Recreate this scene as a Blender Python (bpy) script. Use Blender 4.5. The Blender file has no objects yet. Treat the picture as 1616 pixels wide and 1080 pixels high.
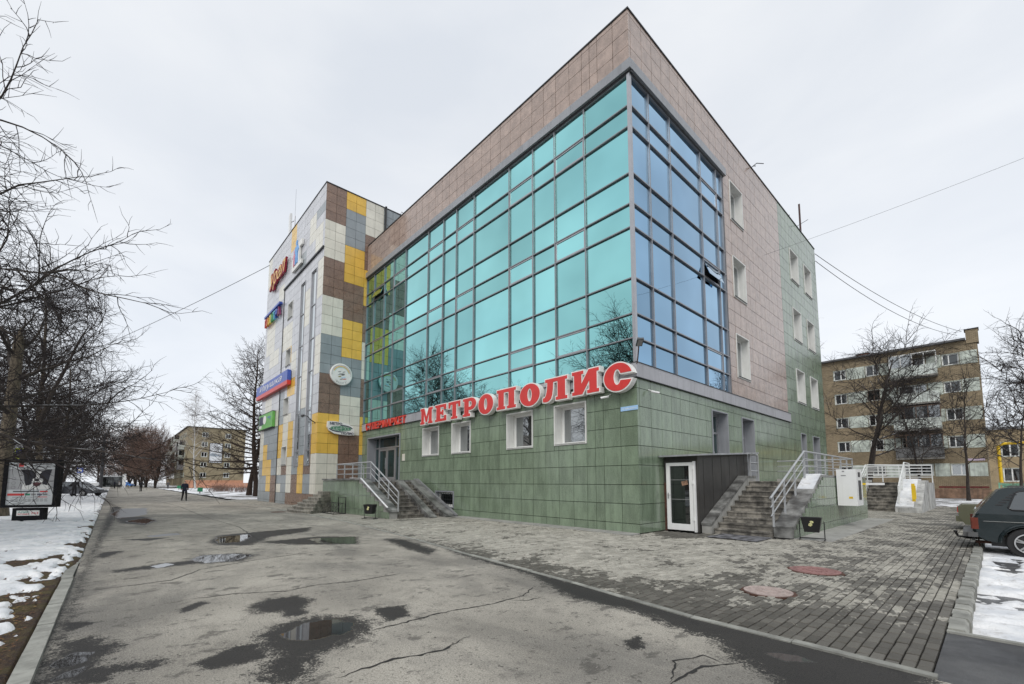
import bpy, bmesh, math, random
import numpy as np
from mathutils import Vector, Matrix, noise as mnoise

rng = random.Random(11)
SC = bpy.context.scene
COL = SC.collection
V = Vector

# ------------------------------------------------------------------ camera
CAM = V((7.1158, -11.643, 1.5142))
YAW, PITCH, ROLL = math.radians(47.8497), math.radians(5.054), math.radians(0.05)
FPX, PPX, PPY, IW, IH = 690.287, 804.43, 699.92, 1616.0, 1080.0
cF = V((-math.sin(YAW) * math.cos(PITCH), math.cos(YAW) * math.cos(PITCH), math.sin(PITCH)))
cR = V((math.cos(YAW), math.sin(YAW), 0))
cU = cR.cross(cF)
cR, cU = cR * math.cos(ROLL) + cU * math.sin(ROLL), cU * math.cos(ROLL) - cR * math.sin(ROLL)
cam_d = bpy.data.cameras.new('camera')
cam = bpy.data.objects.new('camera', cam_d)
COL.objects.link(cam)
m = Matrix((cR, cU, -cF)).transposed().to_4x4()
m.translation = CAM
cam.matrix_world = m
cam_d.sensor_fit = 'HORIZONTAL'
cam_d.sensor_width = 36.0
cam_d.lens = FPX / IW * 36.0
cam_d.shift_x = (IW / 2 - PPX) / IW
cam_d.shift_y = (PPY - IH / 2) / IW
cam_d.clip_start = 0.05
cam_d.clip_end = 3000
SC.camera = cam

# ------------------------------------------------------------------ sky, sun, exposure
SUN_EL, SUN_AZ = math.radians(47), math.radians(150)     # high soft light through cloud, from the street side
world = bpy.data.worlds.new('World')
SC.world = world
world.use_nodes = True
wt = world.node_tree
for n in list(wt.nodes):
    wt.nodes.remove(n)
w_out = wt.nodes.new('ShaderNodeOutputWorld')
w_bg = wt.nodes.new('ShaderNodeBackground')
w_sky = wt.nodes.new('ShaderNodeTexSky')
w_sky.sky_type = 'NISHITA'
w_sky.sun_disc = False
w_sky.sun_elevation = SUN_EL
w_sky.sun_rotation = SUN_AZ
w_tc = wt.nodes.new('ShaderNodeTexCoord')
w_map = wt.nodes.new('ShaderNodeMapping')
w_map.inputs['Scale'].default_value = (1.0, 1.0, 2.6)
w_no = wt.nodes.new('ShaderNodeTexNoise')
w_no.inputs['Scale'].default_value = 2.2
w_no.inputs['Detail'].default_value = 5
w_no.inputs['Roughness'].default_value = 0.5
w_no.inputs['Distortion'].default_value = 0.3
w_rp = wt.nodes.new('ShaderNodeValToRGB')
w_rp.color_ramp.elements[0].position = 0.34
w_rp.color_ramp.elements[0].color = (0.715, 0.755, 0.815, 1)
w_rp.color_ramp.elements[1].position = 0.68
w_rp.color_ramp.elements[1].color = (0.835, 0.86, 0.895, 1)
w_sc = wt.nodes.new('ShaderNodeVectorMath')
w_sc.operation = 'SCALE'
w_sc.inputs['Scale'].default_value = 8.8
w_mx = wt.nodes.new('ShaderNodeMix')
w_mx.data_type = 'RGBA'
w_mx.inputs[0].default_value = 0.93                       # a closed cloud deck over the clear sky
wl = wt.links.new
wl(w_tc.outputs['Generated'], w_map.inputs['Vector'])
wl(w_map.outputs[0], w_no.inputs['Vector'])
wl(w_no.outputs['Fac'], w_rp.inputs['Fac'])
# an even overcast, a touch brighter towards the horizon all round
w_sep = wt.nodes.new('ShaderNodeSeparateXYZ')
w_hz = wt.nodes.new('ShaderNodeMapRange')
w_hz.interpolation_type = 'SMOOTHSTEP'
w_hz.inputs[1].default_value = 0.0
w_hz.inputs[2].default_value = 0.75
w_hz.inputs[3].default_value = 9.9
w_hz.inputs[4].default_value = 8.8
wl(w_tc.outputs['Generated'], w_sep.inputs[0])
wl(w_sep.outputs['Z'], w_hz.inputs[0])
wl(w_hz.outputs[0], w_sc.inputs['Scale'])
wl(w_rp.outputs['Color'], w_sc.inputs[0])
wl(w_sky.outputs['Color'], w_mx.inputs[6])
wl(w_sc.outputs['Vector'], w_mx.inputs[7])
wl(w_mx.outputs[2], w_bg.inputs['Color'])
w_bg.inputs['Strength'].default_value = 0.1
wl(w_bg.outputs[0], w_out.inputs['Surface'])

sun_d = bpy.data.lights.new('sun', 'SUN')
sun_d.energy = 1.5
sun_d.angle = math.radians(38)
sun_d.color = (1.0, 0.97, 0.92)
sun = bpy.data.objects.new('sun', sun_d)
COL.objects.link(sun)
# the sky's sun_rotation turns clockwise from +Y seen from above
sun_dir = V((math.sin(SUN_AZ) * math.cos(SUN_EL), math.cos(SUN_AZ) * math.cos(SUN_EL), math.sin(SUN_EL)))
sun.rotation_euler = sun_dir.to_track_quat('Z', 'Y').to_euler()

SC.view_settings.view_transform = 'Standard'
SC.view_settings.look = 'None'
SC.view_settings.exposure = 0.30
SC.view_settings.gamma = 1.0
SC.view_settings.use_curve_mapping = False
SC.cycles.max_bounces = 8
SC.cycles.glossy_bounces = 4
SC.cycles.transparent_max_bounces = 8

# ------------------------------------------------------------------ node materials
class NT:
    def __init__(s, name):
        s.m = bpy.data.materials.new(name)
        s.m.use_nodes = True
        s.t = s.m.node_tree
        s.b = s.t.nodes['Principled BSDF']
        s._pos = None
    def node(s, typ, **kw):
        n = s.t.nodes.new('ShaderNode' + typ)
        for k, v in kw.items():
            setattr(n, k, v)
        return n
    def put(s, sock, v):
        if isinstance(v, bpy.types.NodeSocket):
            s.t.links.new(v, sock)
        elif isinstance(v, (tuple, list)) and len(v) == 3 and sock.type == 'RGBA':
            sock.default_value = (*v, 1)
        else:
            sock.default_value = v
    def pos(s):
        if s._pos is None:
            s._pos = s.node('NewGeometry').outputs['Position']
        return s._pos
    def obj(s):
        return s.node('TexCoord').outputs['Object']
    def mapping(s, vec, scale=(1, 1, 1), loc=(0, 0, 0), rot=(0, 0, 0)):
        n = s.node('Mapping')
        s.put(n.inputs['Vector'], vec)
        n.inputs['Scale'].default_value = scale
        n.inputs['Location'].default_value = loc
        n.inputs['Rotation'].default_value = rot
        return n.outputs[0]
    def noise(s, vec, scale=5, detail=4, rough=.55, dist=0, out='Fac'):
        n = s.node('TexNoise')
        s.put(n.inputs['Vector'], vec)
        n.inputs['Scale'].default_value = scale
        n.inputs['Detail'].default_value = detail
        n.inputs['Roughness'].default_value = rough
        n.inputs['Distortion'].default_value = dist
        return n.outputs[out]
    def math(s, op, a, b=None, c=None, clamp=False):
        n = s.node('Math', operation=op, use_clamp=clamp)
        s.put(n.inputs[0], a)
        if b is not None:
            s.put(n.inputs[1], b)
        if c is not None:
            s.put(n.inputs[2], c)
        return n.outputs[0]
    def step(s, v, lo, hi, a=0.0, b=1.0):
        n = s.node('MapRange', interpolation_type='SMOOTHSTEP')
        s.put(n.inputs[0], v)
        n.inputs[1].default_value = lo
        n.inputs[2].default_value = hi
        n.inputs[3].default_value = a
        n.inputs[4].default_value = b
        return n.outputs[0]
    def mix(s, f, a, b, mode='MIX'):
        n = s.node('Mix', data_type='RGBA', blend_type=mode)
        s.put(n.inputs[0], f)
        s.put(n.inputs[6], a)
        s.put(n.inputs[7], b)
        return n.outputs[2]
    def scale(s, col, f):
        n = s.node('VectorMath', operation='SCALE')
        s.put(n.inputs[0], col)
        s.put(n.inputs['Scale'], f)
        return n.outputs[0]
    def rnd(s):
        a = s.node('ObjectInfo').outputs['Random']
        b = s.node('NewGeometry').outputs['Random Per Island']
        return s.math('FRACT', s.math('ADD', a, b))
    def attr(s, name):
        return s.node('Attribute', attribute_name=name).outputs['Fac']
    def bump(s, h, strength=.3, dist=.01):
        n = s.node('Bump')
        n.inputs['Strength'].default_value = strength
        n.inputs['Distance'].default_value = dist
        s.put(n.inputs['Height'], h)
        s.put(s.b.inputs['Normal'], n.outputs[0])
    def set(s, **kw):
        for k, v in kw.items():
            s.put(s.b.inputs[k.replace('_', ' ')], v)
        return s.m

MATS = {}
def mat(name, col, rough=.6, metal=0.0, var=.12, scale=2.5, piece=0.0, bump=0.0, bscale=None, spec=.5, vec='pos', streak=None, dirt=0.0):
    """A plain procedural material: base colour with cloudy variation, optional per-piece tone, grain and run-down dirt streaks."""
    if name in MATS:
        return MATS[name]
    n = NT(name)
    p = n.pos() if vec == 'pos' else n.obj()
    if streak:
        p2 = n.mapping(p, scale=streak)
    else:
        p2 = p
    f = n.step(n.noise(p2, scale, 5, .6), .3, .7)
    lo = tuple(c * (1 - var) for c in col)
    hi = tuple(min(1, c * (1 + var)) for c in col)
    c = n.mix(f, lo, hi)
    if piece:
        c = n.scale(c, n.step(n.rnd(), 0, 1, 1 - piece, 1 + piece))
    if dirt:
        d = n.step(n.noise(n.mapping(p, scale=(3, 3, .35)), 2.2, 6, .65), .45, .75, 0, dirt)
        c = n.mix(d, c, (.06, .055, .05))
    n.set(Base_Color=c, Roughness=rough, Metallic=metal)
    n.b.inputs['Specular IOR Level'].default_value = spec
    if bump:
        n.bump(n.noise(p, bscale or scale * 12, 4, .6), bump, .01)
    MATS[name] = n.m
    return n.m

# ------------------------------------------------------------------ mesh building
class Fr:
    """A frame on a wall: u along, v up, n outwards."""
    def __init__(s, o, U, W, N):
        s.o, s.U, s.W, s.N = V(o), V(U), V(W), V(N)
    def p(s, u, v, n=0.0):
        return s.o + s.U * u + s.W * v + s.N * n
WORLD = Fr((0, 0, 0), (1, 0, 0), (0, 1, 0), (0, 0, 1))

class MB:
    def __init__(s):
        s.v, s.f, s.m = [], [], []
    def face(s, pts, mi=0):
        k = len(s.v)
        s.v.extend(tuple(p) for p in pts)
        s.f.append(tuple(range(k, k + len(pts))))
        s.m.append(mi)
    def fbox(s, fr, u0, u1, v0, v1, n0, n1, mi=0, skip=()):
        c = [fr.p(u, v, n) for n in (n0, n1) for v in (v0, v1) for u in (u0, u1)]
        fs = {'b': (0, 2, 3, 1), 'f': (4, 5, 7, 6), 'd': (0, 1, 5, 4), 't': (2, 6, 7, 3), 'l': (0, 4, 6, 2), 'r': (1, 3, 7, 5)}
        k = len(s.v)
        s.v.extend(tuple(q) for q in c)
        flip = (fr.U.cross(fr.W)).dot(fr.N) * (u1 - u0) * (v1 - v0) * (n1 - n0) < 0
        for key, q in fs.items():
            if key in skip:
                continue
            q = [k + i for i in q]
            if flip:
                q.reverse()
            s.f.append(tuple(q))
            s.m.append(mi)
    def box(s, x0, x1, y0, y1, z0, z1, mi=0, skip=()):
        s.fbox(WORLD, x0, x1, y0, y1, z0, z1, mi, skip)
    def prism(s, fr, poly, n0, n1, mi=0, side=None, back=True):
        """poly: CCW list of (u, v) seen from outside."""
        k = len(s.v)
        N = len(poly)
        s.v.extend(tuple(fr.p(u, v, n0)) for u, v in poly)
        s.v.extend(tuple(fr.p(u, v, n1)) for u, v in poly)
        flip = (fr.U.cross(fr.W)).dot(fr.N) < 0
        def add(q, mm):
            s.f.append(tuple(reversed(q)) if flip else tuple(q))
            s.m.append(mm)
        add([k + N + i for i in range(N)], mi)
        if back:
            add([k + i for i in reversed(range(N))], mi)
        sm = mi if side is None else side
        for i in range(N):
            j = (i + 1) % N
            add([k + i, k + j, k + N + j, k + N + i], sm)
    def tube(s, pts, rad, n=6, mi=0, cap=True):
        pts = [V(p) for p in pts]
        if not isinstance(rad, (list, tuple)):
            rad = [rad] * len(pts)
        k0 = len(s.v)
        T = (pts[1] - pts[0]).normalized()
        a = T.orthogonal().normalized()
        for i, p in enumerate(pts):
            if i == 0:
                t = (pts[1] - pts[0])
            elif i == len(pts) - 1:
                t = pts[-1] - pts[-2]
            else:
                t = pts[i + 1] - pts[i - 1]
            t.normalize()
            a = a - t * a.dot(t)
            if a.length < 1e-6:
                a = t.orthogonal()
            a.normalize()
            b = t.cross(a)
            r = rad[i]
            for j in range(n):
                w = 2 * math.pi * j / n
                q = p + a * (math.cos(w) * r) + b * (math.sin(w) * r)
                s.v.append((q.x, q.y, q.z))
        for i in range(len(pts) - 1):
            for j in range(n):
                A = k0 + i * n + j
                B = k0 + i * n + (j + 1) % n
                s.f.append((A, B, B + n, A + n))
                s.m.append(mi)
        if cap:
            s.f.append(tuple(k0 + j for j in reversed(range(n))))
            s.m.append(mi)
            e = k0 + (len(pts) - 1) * n
            s.f.append(tuple(e + j for j in range(n)))
            s.m.append(mi)
    def bar(s, a, b, w, mi=0):
        """square-section bar"""
        s.tube([a, b], w * .7071, 4, mi)
    def lathe(s, prof, n=16, c=(0, 0, 0), axis=(0, 0, 1), mi=0, cap=True):
        ax = V(axis).normalized()
        a = ax.orthogonal().normalized()
        b = ax.cross(a)
        c = V(c)
        k = len(s.v)
        for r, h in prof:
            for j in range(n):
                w = 2 * math.pi * j / n
                s.v.append(tuple(c + ax * h + a * (r * math.cos(w)) + b * (r * math.sin(w))))
        for i in range(len(prof) - 1):
            for j in range(n):
                A = k + i * n + j
                B = k + i * n + (j + 1) % n
                s.f.append((A, B, B + n, A + n))
                s.m.append(mi)
        if cap:
            s.f.append(tuple(k + j for j in reversed(range(n))))
            s.m.append(mi)
            e = k + (len(prof) - 1) * n
            s.f.append(tuple(e + j for j in range(n)))
            s.m.append(mi)
    def mesh(s, name, mats, smooth=False):
        me = bpy.data.meshes.new(name)
        me.from_pydata(s.v, [], s.f)
        if not isinstance(mats, (list, tuple)):
            mats = [mats]
        for mm in mats:
            me.materials.append(mm)
        if len(mats) > 1:
            me.polygons.foreach_set('material_index', s.m)
        if smooth:
            me.polygons.foreach_set('use_smooth', [True] * len(s.f))
        me.update()
        return me
    def build(s, name, mats, parent=None, smooth=False, kind=None):
        return link(name, s.mesh(name, mats, smooth), parent, kind)

def link(name, me, parent=None, kind=None, loc=None):
    o = bpy.data.objects.new(name, me)
    COL.objects.link(o)
    if loc is not None:
        o.location = loc
    if parent is not None:
        o.parent = parent
        T = V((0, 0, 0))
        q = parent
        while q is not None:
            if q.get('_base'):
                T = V(q['_base'])
                break
            q = q.parent
        if parent.get('_base'):
            o.matrix_parent_inverse = Matrix.Translation(-T)
    if kind:
        o['kind'] = kind
    return o

def tag(o, label=None, cat=None, group=None, kind=None):
    if label: o['label'] = label
    if cat: o['category'] = cat
    if group: o['group'] = group
    if kind: o['kind'] = kind
    return o

def thing(name, label, cat, loc=(0, 0, 0), group=None):
    o = bpy.data.objects.new(name, None)
    COL.objects.link(o)
    o.location = loc
    if tuple(loc) != (0, 0, 0):
        o['_base'] = tuple(float(c) for c in loc)
    return tag(o, label, cat, group)

def copy_tree(src, loc, rz=0.0, sc=1.0, label=None):
    def rec(o, par):
        c = o.copy()
        COL.objects.link(c)
        if par is not None:
            c.parent = par
        for ch in list(o.children):
            rec(ch, c)
        return c
    r = rec(src, None)
    r.location = loc
    r.rotation_euler = (0, 0, rz)
    r.scale = (sc, sc, sc)
    if label:
        r['label'] = label
    return r

def proj(p):
    d = V(p) - CAM
    z = d.dot(cF)
    if z < .05:
        return None
    return (PPX + FPX * d.dot(cR) / z, PPY - FPX * d.dot(cU) / z)

def sub_rect(r, h):
    """rectangle minus hole -> list of rectangles"""
    a0, a1, b0, b1 = r
    c0, c1, d0, d1 = h
    if c0 >= a1 or c1 <= a0 or d0 >= b1 or d1 <= b0:
        return [r]
    out = []
    if c0 > a0: out.append((a0, c0, b0, b1))
    if c1 < a1: out.append((c1, a1, b0, b1))
    m0, m1 = max(a0, c0), min(a1, c1)
    if d0 > b0: out.append((m0, m1, b0, d0))
    if d1 < b1: out.append((m0, m1, d1, b1))
    return [q for q in out if q[1] - q[0] > .03 and q[3] - q[2] > .03]

def cut(rects, holes):
    for h in holes:
        rects = [q for r in rects for q in sub_rect(r, h)]
    return rects

def wall(mb, fr, u0, u1, v0, v1, holes, n, mi=0):
    us = sorted({u0, u1, *[min(max(x, u0), u1) for h in holes for x in h[:2]]})
    vs = sorted({v0, v1, *[min(max(x, v0), v1) for h in holes for x in h[2:]]})
    for i in range(len(us) - 1):
        for j in range(len(vs) - 1):
            cu, cv = (us[i] + us[i + 1]) / 2, (vs[j] + vs[j + 1]) / 2
            if any(h[0] < cu < h[1] and h[2] < cv < h[3] for h in holes):
                continue
            mb.face([fr.p(us[i], vs[j], n), fr.p(us[i + 1], vs[j], n), fr.p(us[i + 1], vs[j + 1], n), fr.p(us[i], vs[j + 1], n)], mi)

TILE_G, TILE_T = .0085, .03
_tile_cache = {}
def place_tiles(root, name, items, limit=300, t=TILE_T):
    """items: (frame, rect, material). The ones that show largest become parts, the rest one joined part."""
    def area(it):
        fr, r, _ = it
        q = [proj(fr.p(u, v)) for u, v in ((r[0], r[2]), (r[1], r[2]), (r[1], r[3]), (r[0], r[3]))]
        if any(a is None for a in q):
            return 0
        cx, cy = sum(a[0] for a in q) / 4, sum(a[1] for a in q) / 4
        if not (-20 < cx < IW + 20 and -20 < cy < IH + 20):
            return 0
        return abs(sum(q[i][0] * q[(i + 1) % 4][1] - q[(i + 1) % 4][0] * q[i][1] for i in range(4))) / 2
    items = sorted(items, key=area, reverse=True)
    for fr, r, mm in items[:limit]:
        w, h = round(r[1] - r[0], 3), round(r[3] - r[2], 3)
        key = (id(fr), w, h, mm.name, t)
        me = _tile_cache.get(key)
        if me is None:
            mb = MB()
            f0 = Fr((0, 0, 0), fr.U, fr.W, fr.N)
            mb.fbox(f0, TILE_G, w - TILE_G, TILE_G, h - TILE_G, -t, 0, skip=('b',))
            me = _tile_cache[key] = mb.mesh(name, mm)
        tilt = rng.uniform(-.002, .002)
        link(name, me, root, loc=fr.p(r[0], r[2], tilt))
    rest = items[limit:]
    if rest:
        ms = []
        mb = MB()
        for fr, r, mm in rest:
            if mm not in ms:
                ms.append(mm)
            mb.fbox(fr, r[0] + TILE_G, r[1] - TILE_G, r[2] + TILE_G, r[3] - TILE_G, -t, 0, ms.index(mm), skip=('b',))
        mb.build(name, ms, root, kind='stuff')

def curve_mesh(splines, extrude=0.0, offset=0.0):
    """filled flat outline (with holes) -> list of verts / faces in its own plane"""
    cu = bpy.data.curves.new('outline', 'CURVE')
    cu.dimensions = '2D'
    cu.fill_mode = 'BOTH'
    cu.extrude = extrude
    cu.offset = offset
    for pts in splines:
        sp = cu.splines.new('POLY')
        sp.points.add(len(pts) - 1)
        for i, (x, y) in enumerate(pts):
            sp.points[i].co = (x, y, 0, 1)
        sp.use_cyclic_u = True
    return _eval_curve(cu)

def _eval_curve(cu):
    o = bpy.data.objects.new('outline', cu)
    COL.objects.link(o)
    dg = bpy.context.evaluated_depsgraph_get()
    me = bpy.data.meshes.new_from_object(o.evaluated_get(dg))
    vs = [tuple(v.co) for v in me.vertices]
    fs = [tuple(p.vertices) for p in me.polygons]
    bpy.data.objects.remove(o)
    bpy.data.curves.remove(cu)
    bpy.data.meshes.remove(me)
    return vs, fs

def text_mesh(s, size=1.0, extrude=0.0, offset=0.0, shear=0.0, spacing=1.0):
    cu = bpy.data.curves.new('lettering', 'FONT')
    cu.body = s
    cu.size = size
    cu.extrude = extrude
    cu.offset = offset
    cu.shear = shear
    cu.space_character = spacing
    cu.align_x = 'LEFT'
    return _eval_curve(cu)

def fit(vs, u0, u1, v0, v1):
    xs = [v[0] for v in vs]
    ys = [v[1] for v in vs]
    ax, ay = (u1 - u0) / max(1e-6, max(xs) - min(xs)), (v1 - v0) / max(1e-6, max(ys) - min(ys))
    return [(u0 + (x - min(xs)) * ax, v0 + (y - min(ys)) * ay, z) for x, y, z in vs]

def add_flat(mb, fr, vs, fs, n=0.0, mi=0):
    k = len(mb.v)
    mb.v.extend(tuple(fr.p(x, y, z + n)) for x, y, z in vs)
    for f in fs:
        mb.f.append(tuple(k + i for i in f))
        mb.m.append(mi)

def text_on(name, s, fr, u0, u1, v0, v1, n, m_, parent, depth=.004, offset=0.0, shear=0.0):
    vs, fs = text_mesh(s, 1.0, depth / 2, offset, shear)
    mb = MB()
    add_flat(mb, fr, fit(vs, u0, u1, v0, v1), fs, n + depth / 2)
    return mb.build(name, m_, parent)
# ------------------------------------------------------------------ materials
def granite(name, col, rough, fleck, streaky=False, piece=.1):
    n = NT(name)
    p = n.pos()
    big = n.step(n.noise(n.mapping(p, scale=(1, 1, .3 if streaky else 1)), 3.2, 6, .65), .3, .72)
    c = n.mix(big, tuple(x * .72 for x in col), tuple(min(1, x * 1.22) for x in col))
    fl = n.step(n.noise(p, 60, 3, .7), .42, .66)
    c = n.mix(n.math('MULTIPLY', fl, fleck), c, tuple(min(1, x * 2.1 + .02) for x in col))
    dk = n.step(n.noise(n.mapping(p, loc=(4, 2, 7)), 38, 3, .7), .56, .72)
    c = n.mix(n.math('MULTIPLY', dk, fleck), c, tuple(x * .3 for x in col))
    c = n.scale(c, n.step(n.rnd(), 0, 1, 1 - piece, 1 + piece))
    run = n.step(n.noise(n.mapping(p, scale=(5, 5, .3), loc=(9, 1, 3)), 2.0, 6, .7), .5, .78, 0, .38)
    c = n.mix(run, c, tuple(x * .4 for x in col))
    n.b.inputs['Specular IOR Level'].default_value = .75
    n.set(Base_Color=c, Roughness=n.step(n.noise(p, 5, 3), .3, .7, rough * .8, rough * 1.3))
    MATS[name] = n.m
    return n.m

m_green = granite('green stone', (.158, .205, .142), .13, .42, True, .09)
m_brown = granite('pink brown granite', (.315, .238, .198), .12, .5, False, .06)
m_tbrown = granite('brown granite', (.175, .110, .078), .3, .6, False, .08)
m_tgrey = mat('grey porcelain', (.28, .31, .325), .22, var=.05, piece=.05, dirt=.12)
m_tsheen = mat('grey porcelain with sky sheen', (.54, .545, .57), .22, var=.05, piece=.06, dirt=.12)  # grey tile paled in its colour for the sky's sheen at grazing angles
m_tcream = mat('cream porcelain', (.70, .675, .585), .22, var=.05, piece=.05, dirt=.15)
m_tyel = mat('yellow porcelain', (.75, .47, .085), .22, var=.05, piece=.05, dirt=.12)
m_joint = mat('joint', (.022, .024, .021), .95)
m_mull = mat('mullion grey', (.27, .27, .285), .4, .5, var=.05)
m_alu = mat('aluminium', (.42, .42, .435), .38, .7, var=.05)
m_alu_d = mat('dark trim', (.035, .037, .04), .5, .3)
m_band = mat('grey composite panel', (.36, .36, .38), .4, .0, var=.04, piece=.05, dirt=.25)
m_cornice = mat('grey metal cornice', (.30, .31, .325), .4, .3, var=.05, piece=.05, dirt=.2)
m_upvc = mat('white plastic frame', (.74, .74, .72), .35, var=.03, dirt=.12)
m_reveal = mat('white reveal panel', (.70, .70, .67), .5, var=.04, dirt=.25)
m_greyrev = mat('grey reveal panel', (.27, .28, .30), .5, var=.05, dirt=.2)
m_roof = mat('roof felt', (.08, .08, .085), .9)
m_stone = mat('grey granite slab', (.165, .165, .158), .32, var=.7, scale=2.2, piece=.25, bump=.1, dirt=.6)
m_step = mat('worn step stone', (.17, .157, .135), .5, var=.75, scale=3.5, piece=.25, bump=.3, dirt=.85)
m_conc = mat('concrete', (.30, .295, .275), .85, var=.18, scale=1.6, bump=.3, dirt=.35)
m_conc_w = mat('whitewashed concrete', (.40, .40, .385), .85, var=.3, scale=2, bump=.3, dirt=.6)
m_rail = mat('painted rail', (.42, .43, .44), .4, .3, var=.1)
m_wrail = mat('white painted rail', (.66, .67, .66), .5, var=.1)
m_black = mat('black paint', (.012, .012, .013), .4, var=.2)
m_sheet = mat('dark ribbed sheet', (.048, .045, .041), .45, .2, var=.2, piece=.1, dirt=.3)
m_white = mat('white enamel', (.78, .78, .77), .35, var=.03, dirt=.1)
m_red = mat('red acrylic', (.62, .045, .04), .35, var=.06)
m_wsign = mat('white acrylic', (.78, .77, .74), .4, var=.04, dirt=.1)
m_yel = mat('yellow paint', (.75, .5, .02), .45)
m_rust = mat('rusty iron', (.075, .034, .022), .85, var=.35, scale=9, bump=.5)
m_navy = mat('navy ink', (.01, .012, .05), .4)
m_blue = mat('blue acrylic', (.05, .10, .42), .35)
m_ink = mat('dark print', (.03, .03, .035), .5)
m_gprint = mat('grey print', (.28, .28, .28), .5)
m_tyre = mat('tyre rubber', (.02, .02, .021), .85, var=.2)
m_alloy = mat('alloy wheel', (.62, .62, .62), .35, .7)
m_skin = mat('skin', (.48, .30, .22), .55)

def snow_mat(name):
    n = NT(name)
    p = n.pos()
    c = n.mix(n.step(n.noise(p, 1.7, 6, .6), .3, .7), (.56, .58, .61), (.78, .78, .78))
    d = n.step(n.noise(n.mapping(p, loc=(3, 8, 0)), 7, 6, .72), .5, .74, 0, .62)
    c = n.mix(d, c, (.30, .27, .23))
    n.set(Base_Color=c, Roughness=.85)
    n.bump(n.noise(p, 26, 5, .65), .7, .02)
    MATS[name] = n.m
    return n.m
m_snow = snow_mat('old snow')

def soil_mat():
    n = NT('wet leaf litter')
    p = n.pos()
    c = n.mix(n.step(n.noise(p, 30, 5, .7), .35, .65), (.018, .008, .007), (.085, .048, .022))
    c = n.mix(n.step(n.noise(n.mapping(p, loc=(5, 1, 2)), 3.2, 4, .6), .45, .62), c, n.mix(n.noise(p, 45, 3), (.035, .03, .010), (.12, .085, .022)))
    n.set(Base_Color=c, Roughness=.9)
    n.bump(n.noise(p, 55, 4, .7), 1.0, .03)
    return n.m
m_soil = soil_mat()

def glass_mat(name, col, rough=.012):
    """coated mirror glass of the curtain wall"""
    n = NT(name)
    p = n.pos()
    t = n.math('MULTIPLY', n.step(n.rnd(), 0, 1, .86, 1.1), n.step(n.noise(p, .22, 3, .5), .3, .7, .86, 1.12))
    dirt = n.step(n.noise(p, .5, 3, .5), .35, .8, 1.0, .95)
    n.set(Base_Color=n.scale(col, n.math('MULTIPLY', t, dirt)), Metallic=1.0, Roughness=rough)
    n.bump(n.noise(p, .55, 2, .4), .05, .1)
    MATS[name] = n.m
    return n.m
m_glass = glass_mat('teal mirror glass', (.32, .67, .665))
m_glass_b = glass_mat('blue mirror glass', (.27, .45, .62))

def window_mat(name, col, refl):
    """plain window glass over a dim room: dark, with a clear reflection"""
    n = NT(name)
    g = n.node('BsdfGlossy')
    g.inputs['Roughness'].default_value = .015
    g.inputs['Color'].default_value = (.92, .95, .95, 1)
    fr = n.node('Fresnel')
    fr.inputs['IOR'].default_value = 1.6
    f = n.math('ADD', fr.outputs[0], refl, clamp=True)
    room = n.mix(n.noise(n.pos(), 1.6, 2, .5), tuple(c * .4 for c in col), tuple(c * 1.5 for c in col))
    n.set(Base_Color=room, Roughness=.5)
    n.b.inputs['Specular IOR Level'].default_value = 0
    mx = n.node('MixShader')
    n.put(mx.inputs[0], f)
    n.t.links.new(n.b.outputs[0], mx.inputs[1])
    n.t.links.new(g.outputs[0], mx.inputs[2])
    n.t.links.new(mx.outputs[0], n.t.nodes['Material Output'].inputs[0])
    MATS[name] = n.m
    return n.m
m_win = window_mat('window glass', (.05, .055, .06), .28)
m_wind = window_mat('dark window glass', (.012, .014, .014), .05)
m_doorg = window_mat('green door glass', (.006, .03, .03), .04)

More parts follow.
